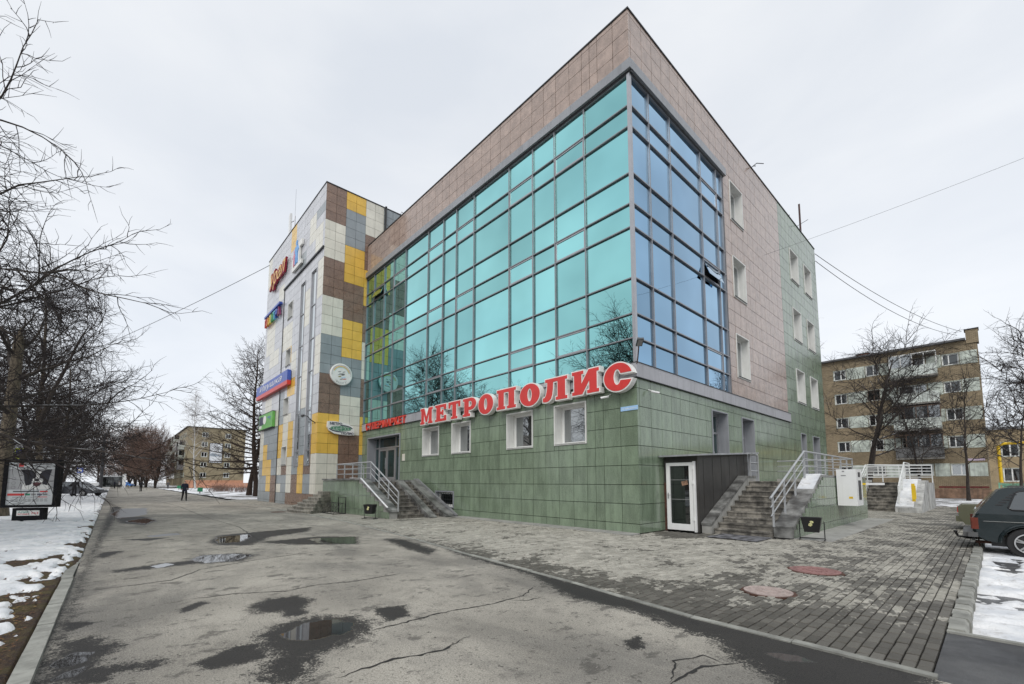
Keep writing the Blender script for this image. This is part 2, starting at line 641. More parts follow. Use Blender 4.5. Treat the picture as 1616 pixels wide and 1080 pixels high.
def asphalt_mat():
    n = NT('walkway asphalt')
    p = n.pos()
    base = n.mix(n.step(n.noise(p, .55, 6, .6), .3, .7), (.262, .246, .214), (.395, .37, .322))
    base = n.mix(n.step(n.noise(n.mapping(p, loc=(1, 6, 0)), 2.6, 6, .7), .50, .72, 0, .6), base, (.15, .14, .125))
    wide = n.step(n.noise(n.mapping(p, scale=(.6, 1.2, 1), loc=(11, 4, 2)), .42, 6, .62, .4), .46, .66, 0, .62)
    base = n.mix(wide, base, (.135, .13, .12))
    sepx = n.node('SeparateXYZ')
    n.put(sepx.inputs[0], p)
    base = n.mix(n.math('MULTIPLY', n.step(sepx.outputs['Y'], -11.95, -10.6, 1, 0), n.step(n.noise(p, 1.1, 5, .65), .35, .6, 0, .6)), base, (.11, .105, .10))
    grit = n.math('MULTIPLY_ADD', n.noise(p, 70, 5, .8), .65, n.math('MULTIPLY', n.noise(p, 190, 2, .6), .35))
    base = n.mix(n.step(grit, .40, .56), n.scale(base, .58), n.scale(base, 1.22))
    spots = n.step(n.noise(n.mapping(p, loc=(2, 9, 0)), 13, 5, .7), .60, .66, 0, .8)
    base = n.mix(spots, base, (.055, .05, .045))
    speck = n.step(n.noise(n.mapping(p, loc=(5, 5, 3)), 34, 3, .7), .56, .66, 0, .6)
    base = n.mix(n.math('MULTIPLY', speck, n.step(n.noise(n.mapping(p, loc=(8, 2, 3)), 1.4, 4, .6), .35, .6, .25, 1)), base, (.075, .07, .063))
    blot = n.step(n.noise(n.mapping(p, scale=(1, .7, 1), loc=(3, 12, 1)), 3.1, 7, .72), .56, .63, 0, .7)
    base = n.mix(blot, base, (.085, .08, .073))
    stones = n.step(n.noise(n.mapping(p, loc=(7, 3, 1)), 42, 2, .5), .68, .74, 0, .6)
    base = n.mix(stones, base, (.42, .40, .37))
    w0 = n.attr('damp')
    w = n.math('ADD', w0, n.math('MULTIPLY', n.math('SUBTRACT', n.noise(p, 9, 6, .7), .5), .95))
    w = n.math('ADD', w, n.math('MULTIPLY', n.math('SUBTRACT', n.noise(p, 48, 4, .75), .5), 1.1))
    damp = n.step(w, .42, .58)
    wet = n.mix(n.step(grit, .3, .7), (.010, .010, .011), (.048, .046, .044))
    c = n.mix(n.math('MULTIPLY', damp, .95), base, wet)
    q = n.math('ADD', n.attr('pool'), n.math('MULTIPLY', n.math('SUBTRACT', n.noise(p, 3.2, 5, .65), .5), .9))
    pool = n.step(q, .46, .56)
    c = n.mix(pool, c, (.022, .021, .02))
    n.put(n.b.inputs['Specular IOR Level'], n.step(pool, 0, 1, .12, .5))
    r = n.math('SUBTRACT', n.step(damp, 0, 1, .9, .62), n.math('MULTIPLY', pool, .59))
    n.set(Base_Color=c, Roughness=r)
    h = n.math('MULTIPLY', n.noise(p, 120, 3, .7), n.math('SUBTRACT', 1.0, pool))
    n.bump(h, .5, .008)
    return n.m
m_asph = asphalt_mat()

def wet_asphalt_mat():
    n = NT('dark wet asphalt')
    p = n.pos()
    c = n.mix(n.step(n.noise(p, .9, 6, .65), .3, .7), (.03, .031, .034), (.075, .075, .075))
    c = n.mix(n.step(n.noise(p, 80, 2, .6), .55, .75, 0, .5), c, (.14, .14, .14))
    n.set(Base_Color=c, Roughness=n.step(n.noise(p, 1.2, 4), .4, .6, .3, .75))
    n.bump(n.noise(p, 90, 3, .7), .5, .01)
    return n.m
m_wasph = wet_asphalt_mat()

def paver_mat(name, far=False):
    n = NT(name)
    p = n.pos()
    k = n.step(n.rnd(), 0, 1, .82, 1.14)
    c = n.mix(n.step(n.noise(p, 2.2, 5, .6), .3, .7), (.31, .297, .258), (.425, .405, .355))
    if far:
        br = n.node('TexBrick')
        br.offset = .5
        n.put(br.inputs['Vector'], n.mapping(p, rot=(0, 0, math.radians(90))))
        br.inputs['Scale'].default_value = 1
        br.inputs['Brick Width'].default_value = .2
        br.inputs['Row Height'].default_value = .1
        br.inputs['Mortar Size'].default_value = .007
        br.inputs['Color1'].default_value = (.8, .8, .8, 1)
        br.inputs['Color2'].default_value = (1.15, 1.15, 1.15, 1)
        br.inputs['Mortar'].default_value = (.22, .22, .22, 1)
        c = n.mix(1.0, c, br.outputs['Color'], 'MULTIPLY')
    else:
        c = n.scale(c, k)
    c = n.mix(n.step(n.noise(p, 55, 4, .75), .48, .66, 0, .55), c, (.12, .11, .09))
    # wet ground: along the low edge by the walkway and in patches
    sep = n.node('SeparateXYZ')
    n.put(sep.inputs[0], p)
    low = n.step(sep.outputs['Y'], -6.6, -4.4, .17, 0)
    east = n.step(sep.outputs['X'], 2.0, 6.5, 0, .10)
    f0 = n.math('MULTIPLY_ADD', n.noise(n.mapping(p, scale=(1, .7, 1)), 1.3, 5, .6), .6, n.math('MULTIPLY', n.noise(n.mapping(p, scale=(1, .6, 1)), 7, 4, .6), .4))
    ds = n.node('VectorMath', operation='DISTANCE')
    n.put(ds.inputs[0], p)
    ds.inputs[1].default_value = (.95, .75, 0)
    low = n.math('ADD', low, n.step(ds.outputs['Value'], .5, 1.1, .25, 0))
    f = n.math('ADD', f0, n.math('ADD', low, n.math('MULTIPLY', east, low if False else 1.0)))
    f = n.math('ADD', f, n.math('MULTIPLY', n.math('SUBTRACT', n.rnd(), .5), .11))
    f = n.math('ADD', f, n.math('MULTIPLY', n.math('SUBTRACT', n.noise(p, 16, 4, .6), .5), .25))
    wet = n.step(f, .56, .605)
    c = n.mix(n.math('MULTIPLY', wet, .85), c, n.mix(n.rnd(), (.042, .038, .032), (.085, .079, .068)))
    n.set(Base_Color=c, Roughness=n.step(wet, 0, 1, .9, .55))
    n.b.inputs['Specular IOR Level'].default_value = .22
    n.bump(n.noise(p, 70, 4, .7), .45, .008)
    MATS[name] = n.m
    return n.m
m_paver = paver_mat('paving block')
m_pavef = paver_mat('paving far', True)
m_dirtj = mat('dirty sand joint', (.022, .02, .017), .95, var=.3, scale=8)

def bark_mat(name, col, snow=.0):
    n = NT(name)
    p = n.pos()
    c = n.mix(n.step(n.noise(n.mapping(p, scale=(1, 1, .3)), 14, 5, .65), .3, .7), tuple(x * .55 for x in col), tuple(x * 1.5 for x in col))
    if snow:
        sp = n.node('SeparateXYZ')
        n.put(sp.inputs[0], n.node('NewGeometry').outputs['Normal'])
        s = n.math('MULTIPLY', n.step(sp.outputs['Z'], .55, .9), n.step(n.noise(p, 1.1, 3, .6), .5, .62, 0, snow))
        c = n.mix(s, c, (.75, .76, .78))
    n.set(Base_Color=c, Roughness=.9)
    MATS[name] = n.m
    return n.m
m_bark = bark_mat('dark bark', (.036, .028, .023), .6)
m_twig = bark_mat('dark twigs', (.020, .0145, .014))
m_twig_r = bark_mat('reddish twigs', (.15, .092, .070))
m_bark_g = bark_mat('grey brown bark', (.11, .088, .062))
m_larch = bark_mat('larch bark', (.036, .023, .016))
# ------------------------------------------------------------------ ground, road, paving, snow
def grid_sheet(name, xs, ys, z, mats, kind='structure', parent=None):
    X, Y = np.meshgrid(np.array(xs, float), np.array(ys, float), indexing='ij')
    Z = z(X, Y) if callable(z) else np.full_like(X, z)
    nx, ny = X.shape
    vs = np.stack([X, Y, Z], -1).reshape(-1, 3)
    idx = np.arange(nx * ny).reshape(nx, ny)
    f = np.stack([idx[:-1, :-1], idx[1:, :-1], idx[1:, 1:], idx[:-1, 1:]], -1).reshape(-1, 4)
    return vs, f
def np_mesh(name, vs, f, mats, smooth=True):
    me = bpy.data.meshes.new(name)
    me.vertices.add(len(vs))
    me.vertices.foreach_set('co', np.asarray(vs, np.float32).ravel())
    k = f.shape[1]
    me.loops.add(f.size)
    me.loops.foreach_set('vertex_index', f.astype(np.int32).ravel())
    me.polygons.add(len(f))
    me.polygons.foreach_set('loop_start', np.arange(0, f.size, k, dtype=np.int32))
    me.polygons.foreach_set('loop_total', np.full(len(f), k, np.int32))
    me.materials.append(mats)
    me.polygons.foreach_set('use_smooth', [smooth] * len(f))
    me.update(calc_edges=True)
    return me

def vnoise(x, y, seed=0):
    """smooth value noise, numpy"""
    xi, yi = np.floor(x).astype(np.int64), np.floor(y).astype(np.int64)
    fx, fy = x - xi, y - yi
    fx, fy = fx * fx * (3 - 2 * fx), fy * fy * (3 - 2 * fy)
    def h(a, b):
        n = (a * 374761393 + b * 668265263 + seed * 1442695041) & 0xffffffff
        n = ((n ^ (n >> 13)) * 1274126177) & 0xffffffff
        return ((n ^ (n >> 16)) & 0xffff) / 65535.0
    return (h(xi, yi) * (1 - fx) + h(xi + 1, yi) * fx) * (1 - fy) + (h(xi, yi + 1) * (1 - fx) + h(xi + 1, yi + 1) * fx) * fy
def fbm(x, y, oct=5, seed=0):
    s, a, t = 0, .5, 0
    for i in range(oct):
        s = s + a * vnoise(x, y, seed + i * 17)
        t += a
        a *= .55
        x, y = x * 2.03 + 5.1, y * 2.03 + 1.7
    return s / t

def ground_pt(px, py, z=0.0):
    d = cF + cR * ((px - PPX) / FPX) - cU * ((py - PPY) / FPX)
    t = (z - CAM.z) / d.z
    return (CAM.x + d.x * t, CAM.y + d.y * t)

def seg_spaced(a, b, n):
    return list(np.linspace(a, b, n, endpoint=False))

# base terrain far below everything else
vs, f = grid_sheet('g', [-900, -300, -150, -80, -40, -10, 10, 40, 90, 300, 900], [-900, -300, -120, -60, -24, 0, 26, 50, 120, 300, 900], -.18, None)
n_ = NT('winter ground')
n_.set(Base_Color=n_.mix(n_.step(n_.noise(n_.pos(), .35, 7, .65), .46, .56), (.07, .055, .04), (.68, .69, .70)), Roughness=.9)
ground = link('ground', np_mesh('ground', vs, f, n_.m), kind='structure')
ground['label'] = 'patchy winter ground of snow and bare earth reaching the horizon'

# --- edge between asphalt and paving, measured along x
EDGE = [(9.0, -6.95), (6.76, -6.85), (4.68, -6.76), (2.72, -6.43), (-.21, -6.1), (-3.86, -5.57), (-5.8, -5.36), (-10.1, -4.95), (-14.65, -4.9), (-20.4, -4.83), (-26, -4.7), (-36, -4.6), (-60, -4.4), (-320, -4.0)]
def edge_y(x):
    xs = [e[0] for e in EDGE][::-1]
    ys = [e[1] for e in EDGE][::-1]
    return np.interp(x, xs, ys)

# wet patches: outlines on the ground (given by where they lie, in ground metres)
def poly_g(pts):
    return [ground_pt(*p) for p in pts]
DAMP = [
    [(405, 1003), (440, 985), (500, 972), (560, 972), (592, 984), (578, 1003), (532, 1024), (500, 1036), (495, 1060), (468, 1080), (400, 1080), (415, 1050), (430, 1035), (405, 1025)],
    [(300, 1050), (370, 1020), (410, 1016), (425, 1038), (365, 1052), (330, 1057)],
    [(390, 958), (420, 946), (470, 940), (495, 947), (480, 960), (492, 968), (450, 976), (440, 966), (405, 968)],
    [(68, 1080), (95, 1012), (150, 1004), (195, 1020), (165, 1037), (160, 1050), (215, 1045), (275, 1038), (240, 1056), (185, 1060), (170, 1080)],
    [(98, 984), (125, 980), (155, 982), (120, 994), (98, 998)],
    [(40, 1120), (176, 800), (192, 800), (146, 880), (118, 950), (104, 1000), (92, 1080)],
    [(150, 880), (160, 872), (198, 869), (165, 881)],
    [(175, 901), (250, 890), (300, 885), (320, 876), (380, 873), (404, 876), (382, 886), (300, 891), (230, 899), (180, 904)],
    [(328, 856), (345, 845), (390, 841), (470, 834), (492, 832), (487, 839), (430, 847), (395, 861), (345, 861)],
    [(410, 856), (500, 847), (566, 847), (566, 859), (470, 860)],
    [(604, 850), (640, 852), (690, 868), (676, 876), (640, 866)],
    [(705, 868), (740, 872), (800, 890), (900, 918), (1000, 943), (1080, 964), (1250, 1010), (1480, 1066), (1500, 1100), (1260, 1100), (1225, 1078), (1165, 1045), (1120, 1008), (1080, 998), (1000, 966), (960, 957), (905, 946), (870, 928), (830, 905), (780, 892), (730, 877)],
    [(585, 960), (640, 955), (648, 972), (610, 982)],
    [(985, 1010), (1010, 1004), (1015, 1022), (990, 1028)],
    [(190, 852), (230, 850), (270, 848), (235, 854)],
    [(180, 818), (228, 815), (248, 822), (230, 829), (190, 826)],
    [(280, 962), (320, 948), (330, 952), (290, 968)],
]
POOL = [
    [(440, 1002), (476, 983), (530, 977), (562, 983), (548, 1000), (490, 1010), (455, 1010)],
    [(293, 885), (320, 876), (370, 874), (402, 876), (370, 885), (330, 889)],
    [(236, 894), (262, 889), (275, 891), (250, 897)],
    [(230, 846), (280, 841), (286, 844), (240, 848)],
    [(196, 823), (230, 818), (248, 821), (232, 827)],
    [(172, 812), (190, 803), (232, 802), (232, 812), (190, 819)],
    [(340, 848), (390, 843), (398, 846), (380, 856), (345, 858)],
    [(488, 850), (560, 847), (563, 859), (500, 857)],
    [(74, 1052), (118, 1030), (150, 1028), (134, 1046), (90, 1056)],
    [(74, 1076), (108, 1060), (142, 1048), (118, 1069)],
    [(1205, 1030), (1262, 1034), (1292, 1046), (1240, 1044)],
]
def poly_field(X, Y, polys, soft):
    """1 inside an outline falling to 0 outside over `soft` times the distance scale"""
    out = np.zeros_like(X)
    for P in polys:
        P = np.array(poly_g(P))
        lo, hi = P.min(0) - 1.5, P.max(0) + 1.5
        sel = (X > lo[0]) & (X < hi[0]) & (Y > lo[1]) & (Y < hi[1])
        if not sel.any():
            continue
        x, y = X[sel], Y[sel]
        inside = np.zeros(x.shape, bool)
        dist = np.full(x.shape, 9.0)
        for i in range(len(P)):
            a, b = P[i], P[(i + 1) % len(P)]
            c = ((a[1] > y) != (b[1] > y)) & (x < (b[0] - a[0]) * (y - a[1]) / (b[1] - a[1] + 1e-12) + a[0])
            inside ^= c
            ab = b - a
            t = np.clip(((x - a[0]) * ab[0] + (y - a[1]) * ab[1]) / (ab @ ab + 1e-12), 0, 1)
            dist = np.minimum(dist, np.hypot(x - a[0] - t * ab[0], y - a[1] - t * ab[1]))
        sd = np.where(inside, dist, -dist)
        size = max(.12, min(.35, .25 * math.sqrt(abs((hi[0] - lo[0] - 3) * (hi[1] - lo[1] - 3)) + 1e-6)))
        out[sel] = np.maximum(out[sel], np.clip(.5 + .5 * sd / (size * soft), 0, 1))
    return out

xs = seg_spaced(9, -3.2, 260) + seg_spaced(-3.2, -12, 110) + seg_spaced(-12, -30, 90) + seg_spaced(-30, -80, 50) + seg_spaced(-80, -330, 12) + [-330]
ts = np.linspace(0, 1, 130)
Xg = np.repeat(np.array(xs)[:, None], len(ts), 1)
Yg = -12.0 + ts[None, :] * (edge_y(np.array(xs))[:, None] + 12.0)
nx, ny = Xg.shape
idx = np.arange(nx * ny).reshape(nx, ny)
ff = np.stack([idx[:-1, :-1], idx[:-1, 1:], idx[1:, 1:], idx[1:, :-1]], -1).reshape(-1, 4)
me = np_mesh('walkway', np.stack([Xg, Yg, np.zeros_like(Xg)], -1).reshape(-1, 3), ff, m_asph)
a = me.attributes.new('damp', 'FLOAT', 'POINT')
a.data.foreach_set('value', poly_field(Xg, Yg, DAMP, 1.0).ravel().astype(np.float32))
a = me.attributes.new('pool', 'FLOAT', 'POINT')
a.data.foreach_set('value', poly_field(Xg, Yg, POOL, .8).ravel().astype(np.float32))
walk = link('walkway', me, kind='structure')
walk['label'] = 'worn grey asphalt walkway with dark damp patches and puddles'

# cracks in the asphalt: narrow open joints, slightly sunk dark ribbons
m_crack = mat('crack filling', (.018, .017, .016), .8)
mbc = MB()
def crack(pts, w):
    P = []
    for i in range(len(pts) - 1):
        a, b = pts[i], pts[i + 1]
        L = math.hypot(b[0] - a[0], b[1] - a[1])
        k = max(2, int(L / .05))
        for j in range(k):
            t = j / k
            P.append((a[0] + (b[0] - a[0]) * t + rng.gauss(0, .009), a[1] + (b[1] - a[1]) * t + rng.gauss(0, .009)))
    P.append(pts[-1])
    pl = pr = None
    for i, q in enumerate(P):
        d = V((P[min(i + 1, len(P) - 1)][0] - P[max(i - 1, 0)][0], P[min(i + 1, len(P) - 1)][1] - P[max(i - 1, 0)][1], 0))
        nrm = V((-d.y, d.x, 0)).normalized()
        ww = w * rng.uniform(.25, 1) * min(1, (i + .3) / 6, (len(P) - i) / 6)
        l, r = V((*q, .004)) + nrm * ww, V((*q, .004)) - nrm * ww
        if pl is not None:
            mbc.face([pl, pr, r, l])
        pl, pr = l, r
crack([(2.75, -9.63), (2.73, -9.19), (2.71, -8.63), (2.81, -8.06), (2.8, -7.78), (2.78, -7.49), (2.54, -7.05)], .016)
crack([(2.8, -7.78), (3.0, -7.6), (3.0, -7.3)], .012)
crack([(3.6, -10.3), (3.57, -9.95), (3.57, -9.75), (3.65, -9.49), (3.67, -9.32), (3.55, -9.0)], .02)
crack([(-1.44, -11.95), (-1.46, -11.46), (-1.5, -10.88), (-2.22, -10.4), (-2.65, -9.42), (-2.9, -8.2), (-2.7, -7.2)], .014)
crack([(.0, -10.9), (.07, -10.66), (.1, -10.29), (.41, -9.77), (.31, -9.29), (.46, -8.81), (.4, -8.0)], .014)
crack([(5.38, -8.5), (5.39, -7.98), (5.57, -7.67)], .02)
crack([(5.38, -8.44), (5.2, -8.0), (5.3, -7.7), (5.5, -7.75)], .014)
crack([(-7, -11.9), (-7.1, -10), (-6.8, -8)], .014)
crack([(-16, -8.6), (-10, -8.4), (-6, -8.7), (-4.5, -8.5)], .018)
crack([(-40, -9.0), (-26, -8.5), (-16, -8.6)], .022)
ck = mbc.build('asphalt_cracks', m_crack, kind='structure')
ck['label'] = 'thin dark cracks wandering across the asphalt walkway'

# --- left kerb, one stone after another
kerb_l = thing('kerb', 'low concrete kerb between snowy verge and asphalt walkway', None, (0, -12.07, 0))
kerb_l['kind'] = 'structure'
m_kerb = mat('kerb concrete', (.25, .25, .225), .85, var=.25, scale=3, piece=.12, bump=.3, dirt=.4)
x = 7.4
rest = MB()
i = 0
kst = None
while x > -120:
    dz, dy = rng.uniform(-.012, .012), rng.uniform(-.012, .012)
    mb = MB() if x > -24 else rest
    mb.box(x - .99, x, -12.13 + dy, -12.005 + dy, -.1, .045 + dz - .065 * min(1, max(0, (-1.5 - x) / 4)))
    if mb is not rest:
        mb.build('kerb_stone', m_kerb, kerb_l)
    x -= 1.0
rest.build('kerb_stone', m_kerb, kerb_l, kind='stuff')

# --- verge: soil, then snow lying on it
xs = seg_spaced(9, 0, 150) + seg_spaced(0, -8, 110) + seg_spaced(-8, -20, 120) + seg_spaced(-20, -45, 90) + seg_spaced(-45, -110, 40) + [-110]
ys = list(np.concatenate([-12.02 - np.linspace(0, 1, 90) ** 1.5 * 5.0, -17.3 - np.linspace(0, 1, 40) ** 1.4 * 8.5]))
def soil_z(X, Y):
    return .035 + .05 * (fbm(X * 1.3, Y * 1.3, 4, 3) - .5) + .03 * (fbm(X * 6, Y * 6, 3, 4) - .5) + .02 * np.clip((-12.2 - Y) / 2, 0, 1) - .16 * np.clip((Y + 12.15) / .05, 0, 1) * np.clip((X + 4.5) / 3, 0, 1) - .045 * np.clip((Y + 12.10) / .08, 0, 1)
vs, f = grid_sheet('v', xs[::3], ys[::2], soil_z, None)
verge = link('verge', np_mesh('verge', vs, f, m_soil), kind='structure')
verge['label'] = 'brown leaf litter and dead grass along the walkway kerb'
def snow_z(X, Y):
    d = -12.13 - Y
    cover = .42 * fbm(X * .75, Y * 1.1, 4, 21) + .58 * (.5 + 1.5 * (fbm(X * 2.6, Y * 5.5, 5, 22) - .5))
    thr = .47 + .13 * np.exp(-d / .22) + .012 * np.clip((X + 5.5) / 7, 0, 1) - .17 * np.clip((-4 - X) / 10, 0, 1) - .05 * np.clip(d - 1.5, 0, 2) - .045 * np.clip((d - .12) / .25, 0, 1)
    thick = np.clip((cover - thr) * .45, -.12, .05)
    return soil_z(X, Y) + thick + .008 * (fbm(X * 9, Y * 9, 2, 5) - .5)
vs, f = grid_sheet('s', xs, ys, snow_z, None)
sz = soil_z(vs[:, 0], vs[:, 1])
keep = ((vs[:, 2] - sz) > -.03)[f].any(1)
snow = link('snow', np_mesh('snow', vs, f[keep], m_snow), kind='stuff')
snow['label'] = 'thin broken snow lying on the verge beside the walkway'

# fallen leaves on the bare strip
mb = MB()
for _ in range(6500):
    lx = 7 - abs(rng.gauss(0, 1)) * 7
    ly = -12.2 - abs(rng.gauss(0, .75))
    z = float(soil_z(np.array([lx]), np.array([ly]))[0]) + .008
    a_, s_ = rng.uniform(0, 6.28), rng.uniform(.007, .018)
    u, w = V((math.cos(a_), math.sin(a_), rng.uniform(-.4, .4))) * s_, V((-math.sin(a_), math.cos(a_), rng.uniform(-.4, .4))) * s_ * .7
    c = V((lx, ly, z + abs(u.z) + abs(w.z)))
    mb.face([c - u, c - w, c + u, c + w], rng.randrange(3))
lv = mb.build('fallen_leaves', [mat('ochre leaf', (.15, .095, .03), .8), mat('brown leaf', (.09, .045, .02), .8), mat('rust leaf', (.12, .055, .02), .8)], kind='stuff')
lv['label'] = 'small brown fallen leaves on the bare strip by the kerb'

# --- street beyond the verge
mb = MB()
mb.face([(-400, -40, -.05), (30, -40, -.05), (30, -26, -.05), (-400, -26, -.05)])
st = mb.build('street', m_wasph, kind='structure')
st['label'] = 'wet dark street beyond the row of trees'
mb = MB()
mb.face([(-64, -26, .075), (-55.5, -26, .075), (-55.5, -12.14, .075), (-64, -12.14, .075)])
dv = mb.build('driveway', m_wasph, kind='structure')
dv['label'] = 'short dark driveway crossing the snowy verge where the saloon stands'

# --- paving
PX0, PX1 = -36.0, 6.68
pav = MB()
N = 60
for i in range(N):
    xa, xb = PX0 + (PX1 - PX0) * i / N, PX0 + (PX1 - PX0) * (i + 1) / N
    pav.face([(xa, float(edge_y(xa)) + .10, -.022), (xb, float(edge_y(xb)) + .10, -.022), (xb, 0.02, -.022), (xa, 0.02, -.022)], 0)
pav.face([(0, .02, -.022), (PX1, .02, -.022), (PX1, 27, -.022), (0, 27, -.022)], 0)
pavement = pav.build('pavement', m_dirtj, kind='structure')
pavement['label'] = 'grey block pavement around the foot of the building'
far = MB()
far.face([(0.0, 9.0, .0), (PX1, 9.0, .0), (PX1, 27, .0), (0.0, 27, .0)])
for i in range(30):
    xa, xb = PX0 + (-7.0 - PX0) * i / 30, PX0 + (-7.0 - PX0) * (i + 1) / 30
    far.face([(xa, float(edge_y(xa)) + .10, .0), (xb, float(edge_y(xb)) + .10, .0), (xb, 0.0, .0), (xa, 0.0, .0)])
far.build('distant_paving', m_pavef, pavement)

MANHOLES = [(4.90, -4.79, .30), (4.94, -2.60, .37)]
bricks = []
BW, BL = .1, .2
ix = 0
x = -7.02
while x + BW <= PX1 + .001:
    y0 = float(edge_y(x + .05)) + .115
    yy = math.floor(y0 / BL) * BL + (BL / 2 if ix % 2 else 0) - BL
    yend = 9.0 if x > 0.0 else -.62
    while yy < yend:
        a0, a1 = max(yy, y0), min(yy + BL, yend)
        if a1 - a0 > .04:
            cx, cy = x + BW / 2, (a0 + a1) / 2
            if all(math.hypot(cx - q[0], cy - q[1]) > q[2] + .03 for q in MANHOLES) and not (cx < 3.35 and cy > 1.7) and not (cx < 1.15 and cy > -.55 and cx > 0 and cy > 1.3):
                bricks.append((x, a0, a1))
        yy += BL
    x += BW
    ix += 1
def brick_mb(mb, x, y0, y1, z):
    g, c = .0055, .006
    a, b, d, e = x + g, x + BW - g, y0 + .009, y1 - .009
    k = len(mb.v)
    t1, t2 = rng.uniform(-.0025, .0025), rng.uniform(-.0025, .0025)
    for (px, py, pz) in ((a, d, z - .02), (b, d, z - .02), (b, e, z - .02), (a, e, z - .02), (a, d, z - c), (b, d, z - c), (b, e, z - c), (a, e, z - c),
                         (a + c, d + c, z + t1), (b - c, d + c, z + t2), (b - c, e - c, z + t2), (a + c, e - c, z + t1)):
        mb.v.append((px, py, pz))
    for q in ((8, 9, 10, 11), (0, 1, 5, 4), (1, 2, 6, 5), (2, 3, 7, 6), (3, 0, 4, 7), (4, 5, 9, 8), (5, 6, 10, 9), (6, 7, 11, 10), (7, 4, 8, 11)):
        mb.f.append(tuple(k + i for i in q))
        mb.m.append(0)
bricks.sort(key=lambda b: (V((b[0] + .05, (b[1] + b[2]) / 2, 0)) - CAM).length + (0 if proj((b[0], b[1], 0)) and proj((b[0], b[1], 0))[1] < 1085 else 50))
cache = {}
for b in bricks[:300]:
    L = round(b[2] - b[1], 3)
    var = rng.randrange(6)
    if (L, var) not in cache:
        mb = MB()
        brick_mb(mb, 0, 0, L, 0)
        cache[(L, var)] = mb.mesh('paving_brick', m_paver)
    link('paving_brick', cache[(L, var)], pavement, loc=(b[0], b[1], rng.uniform(-.004, .005)))
mb = MB()
for b in bricks[300:]:
    brick_mb(mb, b[0], b[1], b[2], rng.uniform(-.004, .005))
mb.build('paving_brick', m_paver, pavement, kind='stuff')

# flush kerb between asphalt and paving
fk = thing('edging', 'narrow concrete edging between asphalt and block paving', None, (0, -6, 0))
fk['kind'] = 'structure'
rest = MB()
x = 6.72
while x > -60:
    L = 1.0
    ya, yb = float(edge_y(x)), float(edge_y(x - L + .012))
    mb = MB() if x > -12 else rest
    k = len(mb.v)
    z = .012 + rng.uniform(-.008, .006)
    for (px, py) in ((x, ya + .004), (x - L + .012, yb + .004), (x - L + .012, yb + .10), (x, ya + .10)):
        mb.v.append((px, py, z))
        mb.v.append((px, py, -.1))
    for q in ((0, 6, 4, 2), (0, 2, 3, 1), (2, 4, 5, 3), (4, 6, 7, 5), (6, 0, 1, 7)):
        mb.f.append(tuple(k + i for i in q))
        mb.m.append(0)
    if mb is not rest:
        mb.build('edging_stone', m_kerb, fk)
    x -= L
rest.build('edging_stone', m_kerb, fk, kind='stuff')

# pale concrete apron along the wall foot, and by the ramp wall
ap = MB()
for i in range(18):
    xa = -9.0 + i * .5
    if xa + .49 <= 0.02:
        ap.box(xa, xa + .492, -.60 + rng.uniform(-.01, .01), -.01, -.05, .012 + rng.uniform(-.004, .004))
apron = ap.build('apron', m_conc, kind='structure')
apron['label'] = 'pale concrete strip along the foot of the green wall'
ap = MB()
ap.box(3.40, 4.25, 2.0, 12.3, -.05, .010)
ap2 = ap.build('apron', m_conc, kind='structure')
ap2['label'] = 'pale concrete strip along the tiled ramp wall'

# --- right kerb and parking
kr = thing('kerb', 'stepped grey stone kerb between paving and snowy parking', None, (6.75, 0, 0))
kr['kind'] = 'structure'
y = -5.2
while y < 24:
    dz, dx = rng.uniform(-.012, .014), rng.uniform(-.012, .012)
    mb = MB()
    L = .28 if y < 4 else .95
    f0 = Fr((0, 0, 0), (1, 0, 0), (0, 1, 0), (0, 0, 1))
    mb.prism(Fr((0, y, 0), (1, 0, 0), (0, 0, 1), (0, -1, 0)), [(6.69 + dx, -.2), (6.835 + dx, -.2), (6.835 + dx, -.01), (6.81 + dx, .02 + dz), (6.69 + dx, .02 + dz)], -(L - .012), 0)
    mb.build('kerb_stone', m_kerb, kr)
    y += L
mb = MB()
mb.box(6.69, 9.5, -5.27, -5.205, -.2, .015)
kk = mb.build('kerb', m_kerb, kind='structure')
kk['label'] = 'thin edging strip where the snowy parking meets wet asphalt'
mb = MB()
mb.face([(6.69, -5.27, -.006), (6.69, -12, -.006), (12, -12, -.006), (12, -5.27, -.006)][::-1])
wa = mb.build('drive', m_wasph, kind='structure')
wa['label'] = 'dark wet asphalt strip beside the block paving'
mb = MB()
mb.face([(6.83, -5.2, -.15), (45, -5.2, -.15), (45, 27, -.15), (6.83, 27, -.15)])
pk = mb.build('parking', m_wasph, kind='structure')
pk['label'] = 'wet asphalt parking bay below the stone kerb'
xs = list(np.linspace(6.83, 9.5, 70)) + list(np.linspace(9.6, 20, 40))
ys = list(np.linspace(-5.19, 5, 220)) + list(np.linspace(5.1, 20, 80))
def park_snow(X, Y):
    c = .5 * fbm(X * .9, Y * .9, 4, 41) + .5 * fbm(X * 3.5, Y * 6.5, 4, 42)
    thr = .50 - .13 * np.exp(-((Y + 4.2) / 1.5) ** 2) - .09 * np.exp(-(X - 6.83) / .35) + .05 * np.clip((Y - 1) / 4, 0, 1)
    return -.15 + np.clip((c - thr) * .6, -.1, .05)
vs, f = grid_sheet('s', xs, ys, park_snow, None)
keep = (vs[:, 2] > -.17)[f].any(1)
ps = link('snow', np_mesh('snow', vs, f[keep], m_snow), kind='stuff')
ps['label'] = 'trodden patches of snow on the wet parking bay'

